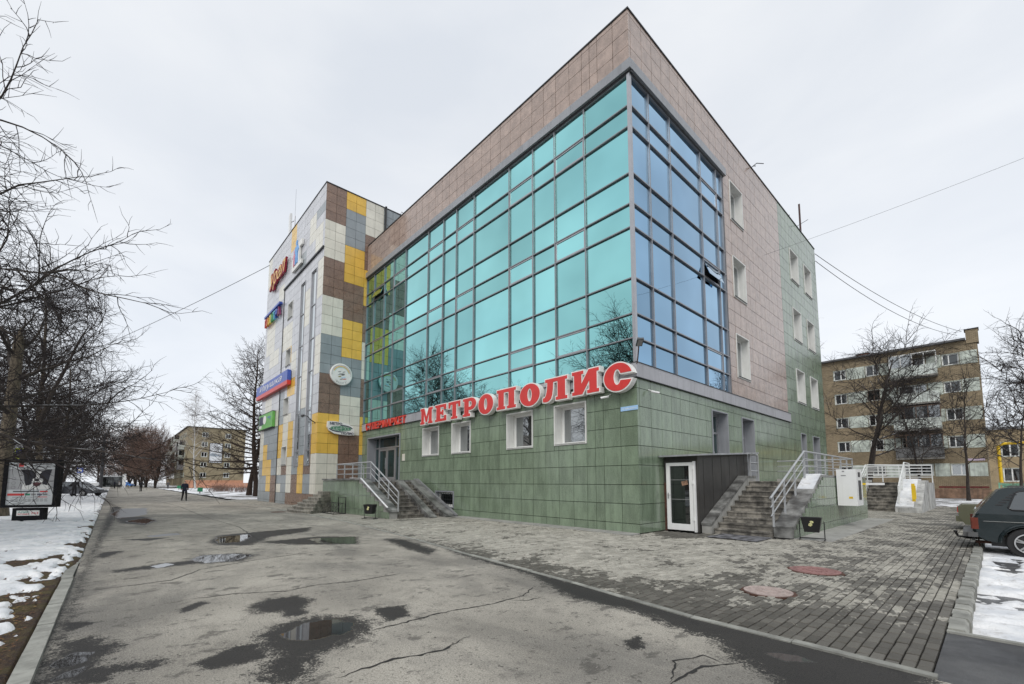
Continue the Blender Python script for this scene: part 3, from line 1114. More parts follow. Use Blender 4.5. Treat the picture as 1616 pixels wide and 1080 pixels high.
# courtyard snow and earth behind the building, in front of the flats
xs = list(np.linspace(-30, 45, 120))
ys = list(np.linspace(27, 60, 60))
vs, f = grid_sheet('s', xs, ys, lambda X, Y: -.02 + .1 * (fbm(X * .5, Y * .5, 4, 9) - .5), None)
n_ = NT('courtyard snow and earth')
n_.set(Base_Color=n_.mix(n_.step(n_.noise(n_.pos(), .9, 6, .65), .44, .54), (.06, .05, .038), (.72, .73, .75)), Roughness=.9)
n_.bump(n_.noise(n_.pos(), 6, 5), .6, .05)
yd = link('courtyard', np_mesh('courtyard', vs, f, n_.m), kind='structure')
yd['label'] = 'courtyard of patchy snow in front of the brick flats'
xs = list(np.linspace(-120, -36.05, 150))
ys = list(np.linspace(-3.9, 30, 70))
vs, f = grid_sheet('s', xs, ys, lambda X, Y: .0 + .07 * (fbm(X * .35, Y * .5, 4, 19) - .35), None)
n_ = NT('playground snow')
n_.set(Base_Color=n_.mix(n_.step(n_.noise(n_.pos(), .35, 6, .6), .42, .5), (.10, .095, .085), (.74, .75, .77)), Roughness=.9)
yd = link('playground_lawn', np_mesh('playground_lawn', vs, f, n_.m), kind='structure')
yd['label'] = 'snowy playground lawn beyond the patchwork tower'
# ------------------------------------------------------------------ the glass-fronted building
H, ZC, ZG, ZB0, ZB1, S, L = 17.05, 15.15, 14.82, 4.70, 5.15, 22.3, 19.72
FRONT = Fr((0, 0, 0), (1, 0, 0), (0, 0, 1), (0, -1, 0))
SIDE = Fr((0, 0, 0), (0, 1, 0), (0, 0, 1), (1, 0, 0))
bld = thing('commercial_building', 'large corner building with teal mirror glazing above green stone ground floor', 'building', (-9, 10, 0))

WF = [(-12.38, -10.87, 2.8, 4.24), (-9.78, -8.32, 2.8, 4.24), (-5.92, -4.44, 2.8, 4.24), (-3.36, -1.92, 2.8, 4.24)]
BASEWIN = (-11.1, -9.56, .32, 1.1)
ENT = (-18.88, -14.73, 1.52, 4.22)
SD = [(5.22, 6.72, 1.56, 4.3), (8.19, 9.6, 1.56, 4.3), (16.78, 17.75, 1.56, 4.27), (19.15, 20.6, 1.56, 4.27)]
WS = [(7.98, 9.46, z0, z1) for z0, z1 in ((13.13, 15.0), (9.58, 11.48), (6.0, 7.95))]
WG = [(u0, u1, z0, z1) for u0, u1 in ((16.55, 18.14), (19.36, 20.95)) for z0, z1 in ((13.13, 15.03), (9.58, 11.5), (5.97, 7.92))]
holesF = WF + [BASEWIN, ENT]
holesS = SD + WS + WG

core = MB()
wall(core, FRONT, -L, 0, 0, ZB1, holesF, -TILE_T)
wall(core, FRONT, -L, 0, ZG, H, [], -TILE_T)
wall(core, SIDE, 0, S, 0, ZB1, holesS, -TILE_T)
wall(core, SIDE, 7.25, S, ZB1, H, holesS, -TILE_T)
wall(core, SIDE, 0, 7.25, ZG, H, [], -TILE_T)
core.face([(-L - 14, S, 0), (0, S, 0), (0, S, H), (-L - 14, S, H)])
core.face([(-L, 2.2, H - .5), (-.02, .02, H - .5), (-.02, S, H - .5), (-L - 14, S, H - .5)])
core.face([(-.25, .25, H - .5), (-L, .25, H - .5), (-L, .25, H), (-.25, .25, H)])
core.face([(-.25, .25, H - .5), (-.25, S, H - .5), (-.25, S, H), (-.25, .25, H)])
core.build('wall', m_joint, bld)
# floors and inner dark backing behind the glazing
inner = MB()
inner.face([(-L, .35, ZB1), (-.35, .35, ZB1), (-.35, .35, ZG), (-L, .35, ZG)])
inner.face([(-.35, .35, ZB1), (-.35, 7.25, ZB1), (-.35, 7.25, ZG), (-.35, .35, ZG)])
inner.build('interior_wall', m_roof, bld)
cap = MB()
cap.box(-L, .03, -.03, .27, H, H + .05)
cap.box(-.27, .03, .27, S, H, H + .05)
cap.build('parapet_cap', m_dark if 'm_dark' in globals() else m_alu_d, bld)

# cladding
colsF = [0, -.6, -1.24, -1.57, -1.92, -2.5, -3.16, -3.79, -4.44, -5.08, -5.74, -6.38, -7.04, -7.67, -8.33, -8.97]
while colsF[-1] - .645 > -L:
    colsF.append(round(colsF[-1] - .645, 3))
colsF.append(-L)
rowsG = [0, .27, .86, 1.44, 2.03, 2.62, 3.21, 3.82, 4.38, ZB0]
rowsT = [ZC, 15.75, 16.32, 16.88, H]
green, brown = [], []
for a, b in zip(colsF[1:], colsF[:-1]):
    for c, d in zip(rowsG[:-1], rowsG[1:]):
        green += [(FRONT, q, m_green) for q in cut([(a, b, c, d)], holesF)]
    for c, d in zip(rowsT[:-1], rowsT[1:]):
        brown.append((FRONT, (a, b, c, d), m_brown))
colsS = [0, .14] + [round(.14 + .655 * i, 3) for i in range(1, 23)]
colsS = [c for c in colsS if c < 14.5] + [14.75]
colsS2 = [14.75 + (S - 14.75) / 12 * i for i in range(13)]
for a, b in list(zip(colsS[:-1], colsS[1:])) + list(zip(colsS2[:-1], colsS2[1:])):
    for c, d in zip(rowsG[:-1], rowsG[1:]):
        green += [(SIDE, q, m_green) for q in cut([(a, b, c, d)], holesS)]
rowsU = [ZB1 + (ZC - ZB1) / 16 * i for i in range(17)] + rowsT[1:]
for a, b in list(zip(colsS[:-1], colsS[1:])):
    for c, d in zip(rowsU[:-1], rowsU[1:]):
        r = [(a, b, c, d)]
        if c < ZC - .01:
            r = cut(r, holesS + [(-1, 7.27, 0, ZC)])
        brown += [(SIDE, q, m_brown) for q in r]
rowsU2 = [ZB0 + (H - ZB0) / 20 * i for i in range(21)]
for a, b in zip(colsS2[:-1], colsS2[1:]):
    for c, d in zip(rowsU2[:-1], rowsU2[1:]):
        green += [(SIDE, q, m_green) for q in cut([(a, b, c, d)], holesS)]
place_tiles(bld, 'green_tile', green)
place_tiles(bld, 'brown_tile', brown)

# grey band over the ground floor and the cornice over the glazing
def panels(name, fr, u0, u1, step, v0, v1, n0, n1, m_):
    k = max(1, round(abs(u1 - u0) / step))
    for i in range(k):
        a, b = u0 + (u1 - u0) * i / k, u0 + (u1 - u0) * (i + 1) / k
        mb = MB()
        mb.fbox(fr, a + .004, b - .004, v0, v1, n0, n1)
        mb.build(name, m_, bld)
panels('band_panel', FRONT, -L, .06, 1.25, ZB0 + .006, ZB1, -.02, .06, m_band)
panels('band_panel', SIDE, .004, 14.95, 1.25, ZB0 + .006, ZB1, -.02, .06, m_band)
panels('cornice_panel', FRONT, -L, .12, 2.4, ZG, ZC, -.1, .12, m_cornice)
panels('cornice_panel', SIDE, .004, 7.4, 2.4, ZG, ZC, -.1, .12, m_cornice)
tr = MB()
tr.fbox(FRONT, -L, .07, ZB1, ZB1 + .02, -.02, .08)
tr.fbox(SIDE, .0, 15.0, ZB1, ZB1 + .02, -.02, .08)
tr.fbox(FRONT, -L, .07, ZB0 - .016, ZB0 + .004, -.02, .08)
tr.fbox(SIDE, .0, 15.0, ZB0 - .016, ZB0 + .004, -.02, .08)
tr.fbox(FRONT, -L, .1, ZG - .09, ZG - .003, -.1, .03)
tr.fbox(SIDE, .0, 7.3, ZG - .09, ZG - .003, -.1, .03)
tr.build('drip_edge', m_alu_d, bld)

# curtain wall
MUF = [0, -1.85, -3.25, -4.4, -5.8, -8.2, -9.6, -10.73, -12.15, -14.55, -15.98, -17.2, -18.62, -L]
MUS = [0, 1.14, 2.59, 5.05, 6.54, 7.1, 7.25]
TZ = [ZB1 + .02, 5.96, 6.74, 7.88, 9.55, 10.33, 11.36, 12.95, 13.68, ZG - .09]
VENT_F = {(1, 2), (3, 2), (5, 2), (7, 2), (9, 2), (11, 2)}
mull_cache = {}
def grid_wall(fr, us, glass, vcols, opens):
    us = sorted(us)
    for i in range(len(us) - 1):
        a, b = us[i], us[i + 1]
        for j in range(len(TZ) - 1):
            c, d = TZ[j], TZ[j + 1]
            vent = j in (1, 4, 7) and i in vcols
            par, ins, nn = bld, .032, -.05
            tilt = 0
            if vent:
                fm = MB()
                w = .075
                op = (i, j) in opens
                n0, n1 = (-.055, -.005)
                for q in ((a + .02, b - .02, c + .02, c + w), (a + .02, b - .02, d - w, d - .02), (a + .02, a + w, c + w, d - w), (b - w, b - .02, c + w, d - w)):
                    fm.fbox(fr, *q, n0, n1)
                par = fm.build('vent_window', m_alu, bld)
                ins, nn = w - .01, -.03
                tilt = .24 if op else 0
            mb = MB()
            j1, j2, j3 = (rng.gauss(0, .0011) for _ in range(3))
            x0, x1, y0, y1 = a + ins, b - ins, c + ins, d - ins
            p4 = [fr.p(x0, y0, nn + tilt + j1), fr.p(x1, y0, nn + tilt + j2), fr.p(x1, y1, nn + j3), fr.p(x0, y1, nn)]
            q4 = [p - fr.N * .012 for p in p4]
            if fr is FRONT or True:
                mb.face(p4 if fr.U.cross(fr.W).dot(fr.N) > 0 else p4[::-1])
                for k in range(4):
                    mb.face([p4[k], p4[(k + 1) % 4], q4[(k + 1) % 4], q4[k]])
            mb.build('glass_pane', glass, par)
    for i, u in enumerate(us):
        w = .021
        mb = MB()
        mb.fbox(fr, u - w if i else u + .0, u + w if i < len(us) - 1 else u, TZ[0], TZ[-1], -.06, .022)
        mb.build('mullion', m_mull, bld)
    for j, z in enumerate(TZ):
        mb = MB()
        mb.fbox(fr, us[0], us[-1], z - .018, z + .018, -.06, .016)
        mb.build('transom', m_mull, bld)
usF = sorted(MUF)
nF = len(usF) - 1
vF = {nF - 1 - k for k in (1, 3, 5, 7, 9, 11)}
nodes_ = [k for k in (1, 3, 5, 7, 9, 11)]
grid_wall(FRONT, MUF, m_glass, vF, {(nF - 12, 7)})
grid_wall(SIDE, MUS, m_glass_b, {3}, {(3, 4)})
mb = MB()
mb.box(-.075, .035, -.035, -.022, TZ[0], ZG - .09)
mb.box(.022, .035, -.022, .075, TZ[0], ZG - .09)
mb.build('corner_post', m_alu, bld)

# punched windows with deep reveals
def punched(fr, r, depth, m_rev, par, pane=m_win, frame=.07, split=None, fm_=m_upvc, sill=True, proud=.03, name='window'):
    u0, u1, v0, v1 = r
    mb = MB()
    t = .045
    mb.fbox(fr, u0, u0 + t, v0, v1, -depth, proud)
    mb.fbox(fr, u1 - t, u1, v0, v1, -depth, proud)
    mb.fbox(fr, u0 + t, u1 - t, v1 - t, v1, -depth, proud)
    mb.fbox(fr, u0 + t, u1 - t, v0, v0 + t, -depth, proud)
    w = mb.build(name, m_rev, par)
    a, b, c, d = u0 + t, u1 - t, v0 + t, v1 - t
    fm = MB()
    n0, n1 = -depth + .01, -depth + .075
    f = frame
    fm.fbox(fr, a, a + f, c, d, n0, n1)
    fm.fbox(fr, b - f, b, c, d, n0, n1)
    fm.fbox(fr, a + f, b - f, c, c + f, n0, n1)
    fm.fbox(fr, a + f, b - f, d - f, d, n0, n1)
    if split:
        m_ = a + (b - a) * split
        fm.fbox(fr, m_ - f * .6, m_ + f * .6, c + f, d - f, n0, n1)
    fm.build('frame', fm_, w)
    pm = MB()
    pm.fbox(fr, a + f, b - f, c + f, d - f, n0 + .02, n0 + .03)
    pm.build('pane', pane, w)
    if sill:
        sm = MB()
        sm.fbox(fr, u0 + t, u1 - t, v0 + t, v0 + t + .02, -depth + .08, proud + .03)
        sm.build('sill', m_alu_d if sill == 'dark' else m_upvc, w)
    bk = MB()
    bk.fbox(fr, u0, u1, v0, v1, -depth - .06, -depth)
    bk.build('back_panel', m_roof, w)
    return w
for r in WF:
    punched(FRONT, r, .46, m_reveal, bld, split=None, frame=.085)
bw = punched(FRONT, BASEWIN, .26, m_greyrev, bld, pane=m_wind, frame=.11, sill=False, proud=.03)
gm = MB()
for i in range(1, 7):
    x = BASEWIN[0] + .1 + (BASEWIN[1] - BASEWIN[0] - .2) * i / 7
    gm.fbox(FRONT, x - .008, x + .008, .42, 1.0, -.15, -.135)
for i in range(1, 4):
    z = .40 + .6 * i / 4
    gm.fbox(FRONT, BASEWIN[0] + .1, BASEWIN[1] - .1, z - .008, z + .008, -.134, -.12)
gm.build('grille', m_alu_d, bw)
for r in WS:
    punched(SIDE, r, .36, m_reveal, bld, split=.55, sill='dark')
for r in WG:
    punched(SIDE, r, .40, m_reveal, bld, split=.55, sill='dark')
# doors on the side: grey reveals, tall narrow glazed leaves
for r in SD:
    u0, u1, v0, v1 = r
    w = punched(SIDE, r, .45, m_greyrev, bld, pane=m_doorg, frame=.09, fm_=m_alu, sill=False, split=.5, name='door')
    mb = MB()
    mb.fbox(SIDE, u0 + .14, u1 - .14, v1 - .85, v1 - .77, -.43, -.36)
    mb.build('transom', m_alu, w)
    mb = MB()
    for z in (v0 + 1.0, v0 + 1.9):
        mb.fbox(SIDE, (u0 + u1) / 2 + .1, (u0 + u1) / 2 + .14, z, z + .18, -.37, -.31)
    mb.build('handle', m_alu, w)

# main entrance: glazed screen set back behind a grey lining
u0, u1, v0, v1 = ENT
mb = MB()
mb.fbox(FRONT, u0, u0 + .07, v0, v1, -.5, .04)
mb.fbox(FRONT, u1 - .07, u1, v0, v1, -.5, .04)
mb.fbox(FRONT, u0 + .07, u1 - .07, v1 - .07, v1, -.5, .04)
ent = mb.build('entrance', m_greyrev, bld)
bars_u = [u0 + .1, -18.25, -16.1, -15.55, u1 - .07]
fm = MB()
for u in bars_u:
    fm.fbox(FRONT, u - .035, u + .035, v0, v1 - .07, -.52, -.44)
for a, b in zip(bars_u[:-1], bars_u[1:]):
    fm.fbox(FRONT, a + .035, b - .035, 3.52, 3.60, -.52, -.445)
fm.build('screen_frame', m_alu, ent)
pm = MB()
for a, b in zip(bars_u[:-1], bars_u[1:]):
    pm.fbox(FRONT, a + .035, b - .035, 3.60, v1 - .07, -.50, -.49)
    if (a, b) != (bars_u[1], bars_u[2]):
        pm.fbox(FRONT, a + .035, b - .035, v0, 3.52, -.50, -.49)
pm.build('screen_glass', m_doorg, ent)
for a, b, hs in ((-18.21, -17.19, 1), (-17.16, -16.14, -1)):
    dm = MB()
    for q in ((a, a + .1, v0 + .03, 3.50), (b - .1, b, v0 + .03, 3.50), (a + .1, b - .1, v0 + .03, v0 + .28), (a + .1, b - .1, 3.38, 3.50)):
        dm.fbox(FRONT, *q, -.50, -.43)
    hx = b - .05 if hs > 0 else a + .05
    dm.tube([FRONT.p(hx, 2.3, -.38), FRONT.p(hx, 2.95, -.38)], .018, 6)
    dm.build('door_leaf', m_alu, ent)
    gm = MB()
    gm.fbox(FRONT, a + .1, b - .1, v0 + .28, 3.38, -.47, -.46)
    gm.build('door_glass', m_doorg, ent)
bk = MB()
bk.fbox(FRONT, u0 + .07, u1 - .07, v0, v1 - .07, -.9, -.85)
bk.build('lobby_wall', m_roof, ent)
nb = MB()
nb.fbox(FRONT, -14.46, -14.18, 2.66, 3.03, .002, .02)
nb.build('notice_plate', m_tcream, bld)

# ------------------------------------------------------------------ the patchwork tower
D, TX0, TX1, HT = 2.8, -33.3, -L, 20.2
TR = Fr((TX1, 0, 0), (0, 1, 0), (0, 0, 1), (1, 0, 0))
TL = Fr((0, -D, 0), (1, 0, 0), (0, 0, 1), (0, -1, 0))
tow = thing('patchwork_tower', 'taller building clad in grey, cream, yellow and brown square tiles', 'building', (-26, 2, 0))
m_slit = window_mat('tower strip glass', (.03, .04, .05), .5)
SLITS = [(-24.0, -23.05, 2.5, 15.0), (-21.85, -20.85, 2.5, 15.1)]
TWIN = [(-26.95, -25.75, z0, z1) for z0, z1 in ((13.25, 14.5), (9.75, 11.05), (6.2, 7.5), (2.65, 4.0))]
tc = MB()
wall(tc, TL, TX0, TX1, 0, HT, SLITS + TWIN, -TILE_T - .04)
wall(tc, TR, -D, 0.4, 0, HT, [], -TILE_T)
wall(tc, TR, 0.4, 12, H - .6, HT, [], -TILE_T)
tc.face([(TX0, -D, 0), (TX0, 12, 0), (TX0, 12, HT), (TX0, -D, HT)])
tc.face([(TX0, -D, HT - .4), (TX1, -D, HT - .4), (TX1, 12, HT - .4), (TX0, 12, HT - .4)])
tc.face([(TX0, 12, 0), (TX1, 12, 0), (TX1, 12, HT), (TX0, 12, HT)])
tc.build('wall', m_joint, tow)
cp = MB()
cp.box(TX0 - .03, TX1 + .03, -D - .03, -D + .25, HT, HT + .06)
cp.box(TX1 - .25, TX1 + .03, -D + .25, 12, HT, HT + .06)
cp.build('parapet_cap', m_alu_d, tow)
rowsW = [0, .16] + [round(3.21 + .6085 * k, 3) for k in range(-4, 28)] + [HT]
rowsW = sorted(set(rowsW))
G, C_, Y_, B_, P_ = m_tgrey, m_tcream, m_tyel, m_tbrown, m_tsheen
def zr(k): return 3.21 + .6085 * k
RIGHT = {0: [(0, 3.2, C_), (3.2, 5.66, Y_), (5.66, 8.1, B_), (8.1, 10.53, G), (10.53, 12.96, C_), (12.96, 15.4, B_), (15.4, 17.83, C_), (17.83, 21, B_)],
         1: [(0, 4.4, B_), (4.4, 6.88, C_), (6.88, 9.32, G), (9.32, 11.75, Y_), (11.75, 14.18, B_), (14.18, 16.62, Y_), (16.62, 19.05, G), (19.05, 21, Y_)],
         2: [(0, 3.2, G), (3.2, 5.66, Y_), (5.66, 8.1, B_), (8.1, 10.53, C_), (10.53, 12.96, B_), (12.96, 15.4, Y_), (15.4, 17.83, B_), (17.83, 21, C_)],
         3: [(0, 18.4, Y_), (18.4, 21, G)],
         4: [(0, 21, C_)], 5: [(0, 17.8, C_), (17.8, 21, B_)], 6: [(0, 21, G)]}
ucols = [-D, -2.15, -1.52, -.87, -.22, .42, 1.05, 1.7, 2.35, 3.0, 3.65, 4.3, 5.0, 5.7]
ti = []
for i in range(len(ucols) - 1):
    a, b = ucols[i], ucols[i + 1]
    pat = RIGHT[i // 2]
    for c, d in zip(rowsW[:-1], rowsW[1:]):
        if a > .3 and d < H - .7:
            continue
        if a > -.3 and a < .3:
            b2 = .3 if d < ZG else b
        else:
            b2 = b
        zc = (c + d) / 2
        for lo, hi, mm in pat:
            if lo <= zc < hi:
                ti.append((TR, (a, b2, c, d), mm))
lx = [TX0, -32.75, -32.2, -31.57, -30.95, -30.3, -29.65, -28.95, -28.22, -27.55, -26.9, -26.27, -25.65, -25.07, -24.5, -23.85, -23.2, -22.65, -22.05, -21.4, -20.72, -20.05, TX1]
PAINT = [
    (-34, -19, 5.6, 21, P_),  # upper street face: sky reflection painted as a paler tile
    (-33.3, -29.65, 0, .77, G), (-29.65, -28.22, 0, .77, B_), (-28.22, -25.6, 0, .77, G), (-25.6, -22, 0, .77, B_), (-22, -19.7, 0, .77, B_),
    (-33.3, -30.95, .77, 2.0, G), (-30.95, -29.65, .77, 2.0, Y_), (-29.65, -28.22, .77, 2.0, B_), (-28.22, -26.9, .77, 1.4, C_), (-28.22, -26.9, 1.4, 2.0, G), (-26.9, -25.65, .77, 2.0, G), (-25.65, -24.5, .77, 2.0, C_), (-24.5, -23.2, .77, 2.0, B_), (-23.2, -22.05, .77, 2.0, Y_), (-22.05, -20.7, .77, 2.0, G), (-20.7, -19.7, .77, 2.0, C_),
    (-33.3, -32.2, 2.0, 3.2, G), (-32.2, -29.65, 2.0, 3.2, Y_), (-29.65, -28.22, 2.0, 3.2, G), (-28.22, -26.9, 2.0, 3.2, C_), (-26.9, -25.65, 2.0, 3.2, B_), (-25.65, -24.5, 2.0, 3.2, C_), (-24.5, -23.2, 2.0, 3.2, G), (-23.2, -22.05, 2.0, 3.2, Y_), (-22.05, -20.7, 2.0, 3.2, B_), (-20.7, -19.7, 2.0, 3.2, C_),
    (-33.3, -32.2, 3.2, 5.6, C_), (-32.2, -30.95, 3.2, 4.4, Y_), (-30.95, -28.22, 3.2, 4.4, G), (-32.2, -28.22, 4.4, 5.6, G), (-28.22, -26.9, 3.2, 5.6, Y_), (-26.9, -25.65, 3.2, 5.6, C_), (-25.65, -24.4, 3.2, 5.6, Y_), (-24.4, -19.7, 3.2, 5.6, P_), (-23.2, -21.9, 3.2, 6.2, G), (-20.72, -19.7, 3.2, 5.66, Y_), (-21.4, -20.7, 3.2, 4.4, B_),
    (-32.2, -30.3, 6.8, 8.1, C_), (-33.3, -28.22, 5.6, 6.8, C_), (-28.2, -26.9, 5.6, 8.1, G), (-26.9, -25.0, 5.6, 6.4, C_), (-26.3, -24.4, 7.4, 8.7, Y_), (-32.7, -30.3, 12.0, 14.0, C_), (-31.6, -28.9, 10.5, 12.0, C_),
    (-28.2, -25.65, 11.1, 12.9, C_), (-26.9, -25.65, 10.0, 11.1, Y_), (-25.6, -24.4, 8.7, 10.6, C_), (-23.2, -21.9, 6.2, 9.3, C_), (-23.2, -21.9, 11.7, 14.2, C_), (-20.72, -19.7, 8.1, 10.5, C_), (-20.72, -19.7, 13, 15.4, C_),
    (-22.6, -21.4, 17.2, 19.0, C_), (-21.4, -20.05, 15.8, 17.8, C_), (-26.9, -25.65, 18.4, 20.2, Y_), (-33.3, -32.2, 17.8, 20.2, C_), (-24.5, -23.2, 15.9, 17.2, G), (-21.4, -19.7, 18.4, 19.0, G), (-29.65, -28.2, 15.4, 16.6, C_)]
for a, b in zip(lx[:-1], lx[1:]):
    for c, d in zip(rowsW[:-1], rowsW[1:]):
        u, z = (a + b) / 2, (c + d) / 2
        mm = P_
        for q in PAINT:
            if q[0] <= u < q[1] and q[2] <= z < q[3]:
                mm = q[4]
        for r in cut([(a, b, c, d)], SLITS + TWIN):
            ti.append((TL, r, mm))
place_tiles(tow, 'cladding_tile', ti, t=.05)
gv = MB()
gv.fbox(TL, -28.12, -28.0, 0, 15.95, .002, .03)
gv.fbox(TL, -28.12, TX1, 15.95, 16.05, .002, .09)
gv.build('groove_shade', m_alu_d, tow)  # dark strips stand for the shaded groove and recess edge
for r in SLITS:
    w = punched(TL, r, .10, m_alu, tow, pane=m_slit, frame=.05, sill=False, fm_=m_alu, proud=.03)
    mb = MB()
    for z in (3.5, 6.0, 8.5, 10.6, 12.8):
        mb.fbox(TL, r[0] + .1, r[1] - .1, z - .03, z + .03, -.06, -.02)
    mb.build('transom', m_alu, w)
for r in TWIN:
    punched(TL, r, .4, m_reveal, tow, frame=.06, sill='dark')
dp = MB()
dp.tube([(TX1 + .10, 1.12, H - .3), (TX1 + .10, 1.12, HT - .1), (TX1 + .16, 1.12, HT + .05)], .07, 8)
dp.build('downpipe', m_black, tow)
# ------------------------------------------------------------------ stairs, railings, porch
def tile_face(root, fr, us, vs, poly_keep, m_, name='green_tile', t=.02):
    items = []
    for a, b in zip(us[:-1], us[1:]):
        for c, d in zip(vs[:-1], vs[1:]):
            r = poly_keep(a, b, c, d)
            if r:
                items.append((fr, r, m_))
    place_tiles(root, name, items, t=t)

# front staircase: runs down along the wall towards +x
ZL = 1.52
fs = thing('front_staircase', 'dark stone staircase with green tiled cheek wall leading up to supermarket door', 'staircase', (-12, -1.6, 0))
NS, XT, XB = 10, -11.98, -9.42
rise = ZL / NS
run = (XT - XB) / (NS - 1)
for (ya, yb) in ((-2.8, -1.64), (-1.27, -.86)):
    for i in range(NS):
        xf = XB + run * i
        mb = MB()
        z1 = rise * (i + 1)
        mb.box(xf - .38, xf + .025, ya, yb, z1 - .035, z1)
        mb.box(xf - .38, xf, ya + .01, yb - .01, max(0, z1 - rise) - .02, z1 - .036)
        mb.build('step', m_step, fs)
mb = MB()
mb.box(-17.2, XT - .3, -2.8, -.03, ZL - .06, ZL)
mb.build('landing', m_step, fs)
mb = MB()
mb.box(-17.2, XT - .38, -3.16, -.03, 0, ZL - .062)
mb.build('base', m_conc, fs)
fr_y = lambda y: Fr((0, y, 0), (1, 0, 0), (0, 0, 1), (0, -1, 0))
for ya, yb, xb, xt in ((-1.63, -1.28, -9.02, -12.0), (-.85, -.36, -8.98, -12.2)):
    mb = MB()
    mb.prism(fr_y(yb), [(xb, .0), (xb + .12, .02), (xt, ZL + .1), (xt - .5, ZL + .1), (xt - .5, ZL - .1), (xt, ZL - .1), (xb - .35, .0)], 0, abs(yb - ya))
    mb.build('ramp_slab', m_stone, fs)
mb = MB()
mb.prism(fr_y(-.33), [(-8.9, 0), (-8.8, .08), (-12.25, ZL + .16), (-12.6, ZL + .16), (-12.6, ZL), (-9.1, 0)], -.05, .02)
mb.build('ramp_edge', m_alu, fs)
ck = MB()
ck.prism(fr_y(-2.82), [(-9.55, 0), (-9.55, .30), (-12.48, 1.60), (-17.28, 1.60), (-17.28, 0)], 0, .36)
ck.build('cheek_wall', m_conc, fs)
cp = MB()
cp.prism(fr_y(-2.78), [(-9.5, .26), (-9.5, .36), (-12.46, 1.68), (-17.32, 1.68), (-17.32, 1.61), (-12.48, 1.605), (-9.5, .27)], 0, .46)
cp.build('coping', m_stone, fs)
fcw = fr_y(-3.20)
def keep_f(a, b, c, d):
    top = lambda x: min(1.59, .28 + (-9.55 - x) * 1.30 / 2.93)
    h = top(b)
    if c >= h - .05:
        return None
    return (a, b, c, min(d, h))
us = [-17.28] + [round(-16.8 + .42 * i, 3) for i in range(18)] + [-9.55]
tile_face(fs, fcw, us, [0, .28, .9, 1.52, 1.60], keep_f, m_green, t=.024)
def railing(name, parts_of, path, zoff, m_, n_mid=2, posts=None, r=.022, hand=.03, base=None):
    """path: list of (x,y,z) at top rail; lower rails follow; posts: list of (point index fraction)"""
    pm = MB()
    pm.tube(path, hand, 8)
    pm.build('handrail', m_, parts_of)
    for k in range(n_mid):
        mm = MB()
        dz = zoff * (k + 1) / (n_mid + 1)
        mm.tube([V(p) - V((0, 0, dz)) for p in path], r * .75, 6)
        mm.build('rail', m_, parts_of)
    for p, zb in posts:
        mm = MB()
        mm.box(p[0] - r, p[0] + r, p[1] - r, p[1] + r, zb, p[2] - .01)
        mm.build('post', m_, parts_of)
def lerp(a, b, t): return tuple(a[i] + (b[i] - a[i]) * t for i in range(3))
rf = thing('stair_railing', 'grey pipe railing on the green cheek wall of the supermarket stairs', 'railing', (-12, -3, 1.6))
A, B, C = (-9.42, -2.86, 1.10), (-12.1, -2.86, 2.43), (-16.2, -2.86, 2.43)
pts = [A, B, C, (-16.2, -1.4, 2.43)]
posts = [(A, .3)] + [(lerp(A, B, t), lerp(A, B, t)[2] - .75) for t in (.33, .67)] + [(lerp(B, C, t), 1.66) for t in (0, .25, .5, .75, 1)] + [((-16.2, -1.4, 2.43), ZL)]
railing('railing', rf, pts, .78, m_rail, 2, posts)
sn = MB()
sn.prism(fr_y(-3.16), [(-9.7, .46), (-9.7, .475), (-12.4, 1.70), (-13.6, 1.715), (-13.6, 1.69), (-12.44, 1.69)], -.0, .07)
s1 = sn.build('snow', m_snow, kind='stuff')
s1['label'] = 'strip of snow along the outer edge of the front stair cheek'

# rounded corner steps by the tower
m_step2 = mat('pale worn step stone', (.25, .235, .20), .7, var=.4, scale=3, bump=.3, dirt=.7)
rs = thing('rounded_steps', 'fan of curved stone steps in front of the patchwork tower corner', 'steps', (-17.2, -3.1, 0))
for i in range(7):
    rx, ry = 3.15 * (1 - i / 7.3), 1.75 * (1 - i / 8.2)
    z1 = .145 * (i + 1)
    cx, cy = -16.35, -3.24
    poly = [(cx + .3, cy + .5), (cx + .3, cy)]
    pts = []
    for q in range(19):
        a = math.radians(-60 - 120 * q / 18) if False else math.radians(-52 - 128 * q / 18)
        pts.append((cx + math.cos(a) * rx * (1 if math.cos(a) < 0 else .9), cy + math.sin(a) * ry))
    poly = pts + [(cx - rx, -D - .02), (cx + .1, -D - .02)]
    poly = poly[::-1]
    mb = MB()
    mb.prism(WORLD, poly, z1 - .05, z1)
    inn = [(cx + (x - cx) * .985, cy + (y - cy) * .985) if y < cy + .01 else (x, y) for x, y in poly]
    mb.prism(WORLD, inn, 0, z1 - .051, back=False)
    mb.build('step', m_step2, rs)

# side staircase up to the ramp landing
ss = thing('side_staircase', 'worn stone staircase between dark porch and snow capped stone cheek', 'staircase', (2.2, 4, 0))
N2, Y0, Y1, ZL2 = 10, 1.72, 4.66, 1.55
rise2, run2 = ZL2 / N2, (Y1 - Y0) / (N2 - 1)
for i in range(N2):
    yf = Y0 + run2 * i
    z1 = rise2 * (i + 1)
    mb = MB()
    mb.box(1.43, 2.91, yf - .03, yf + .42, z1 - .04, z1)
    mb.box(1.44, 2.90, yf, yf + .42, max(0, z1 - rise2) - .02, z1 - .041)
    mb.build('step', m_step, ss)
mb = MB()
mb.box(.02, 3.36, Y1 + .42, 12.3, ZL2 - .08, ZL2 - .002)
mb.build('landing', m_conc, ss)
mb = MB()
mb.box(2.95, 3.36, 4.9, 12.28, 0, ZL2 - .082)
mb.box(.02, 2.95, 12.0, 12.28, 0, ZL2 - .082)
mb.box(.02, 3.36, 12.285, 12.31, 0, 1.68)
mb.build('base', m_conc, ss)
fx = lambda x: Fr((x, 0, 0), (0, 1, 0), (0, 0, 1), (1, 0, 0))
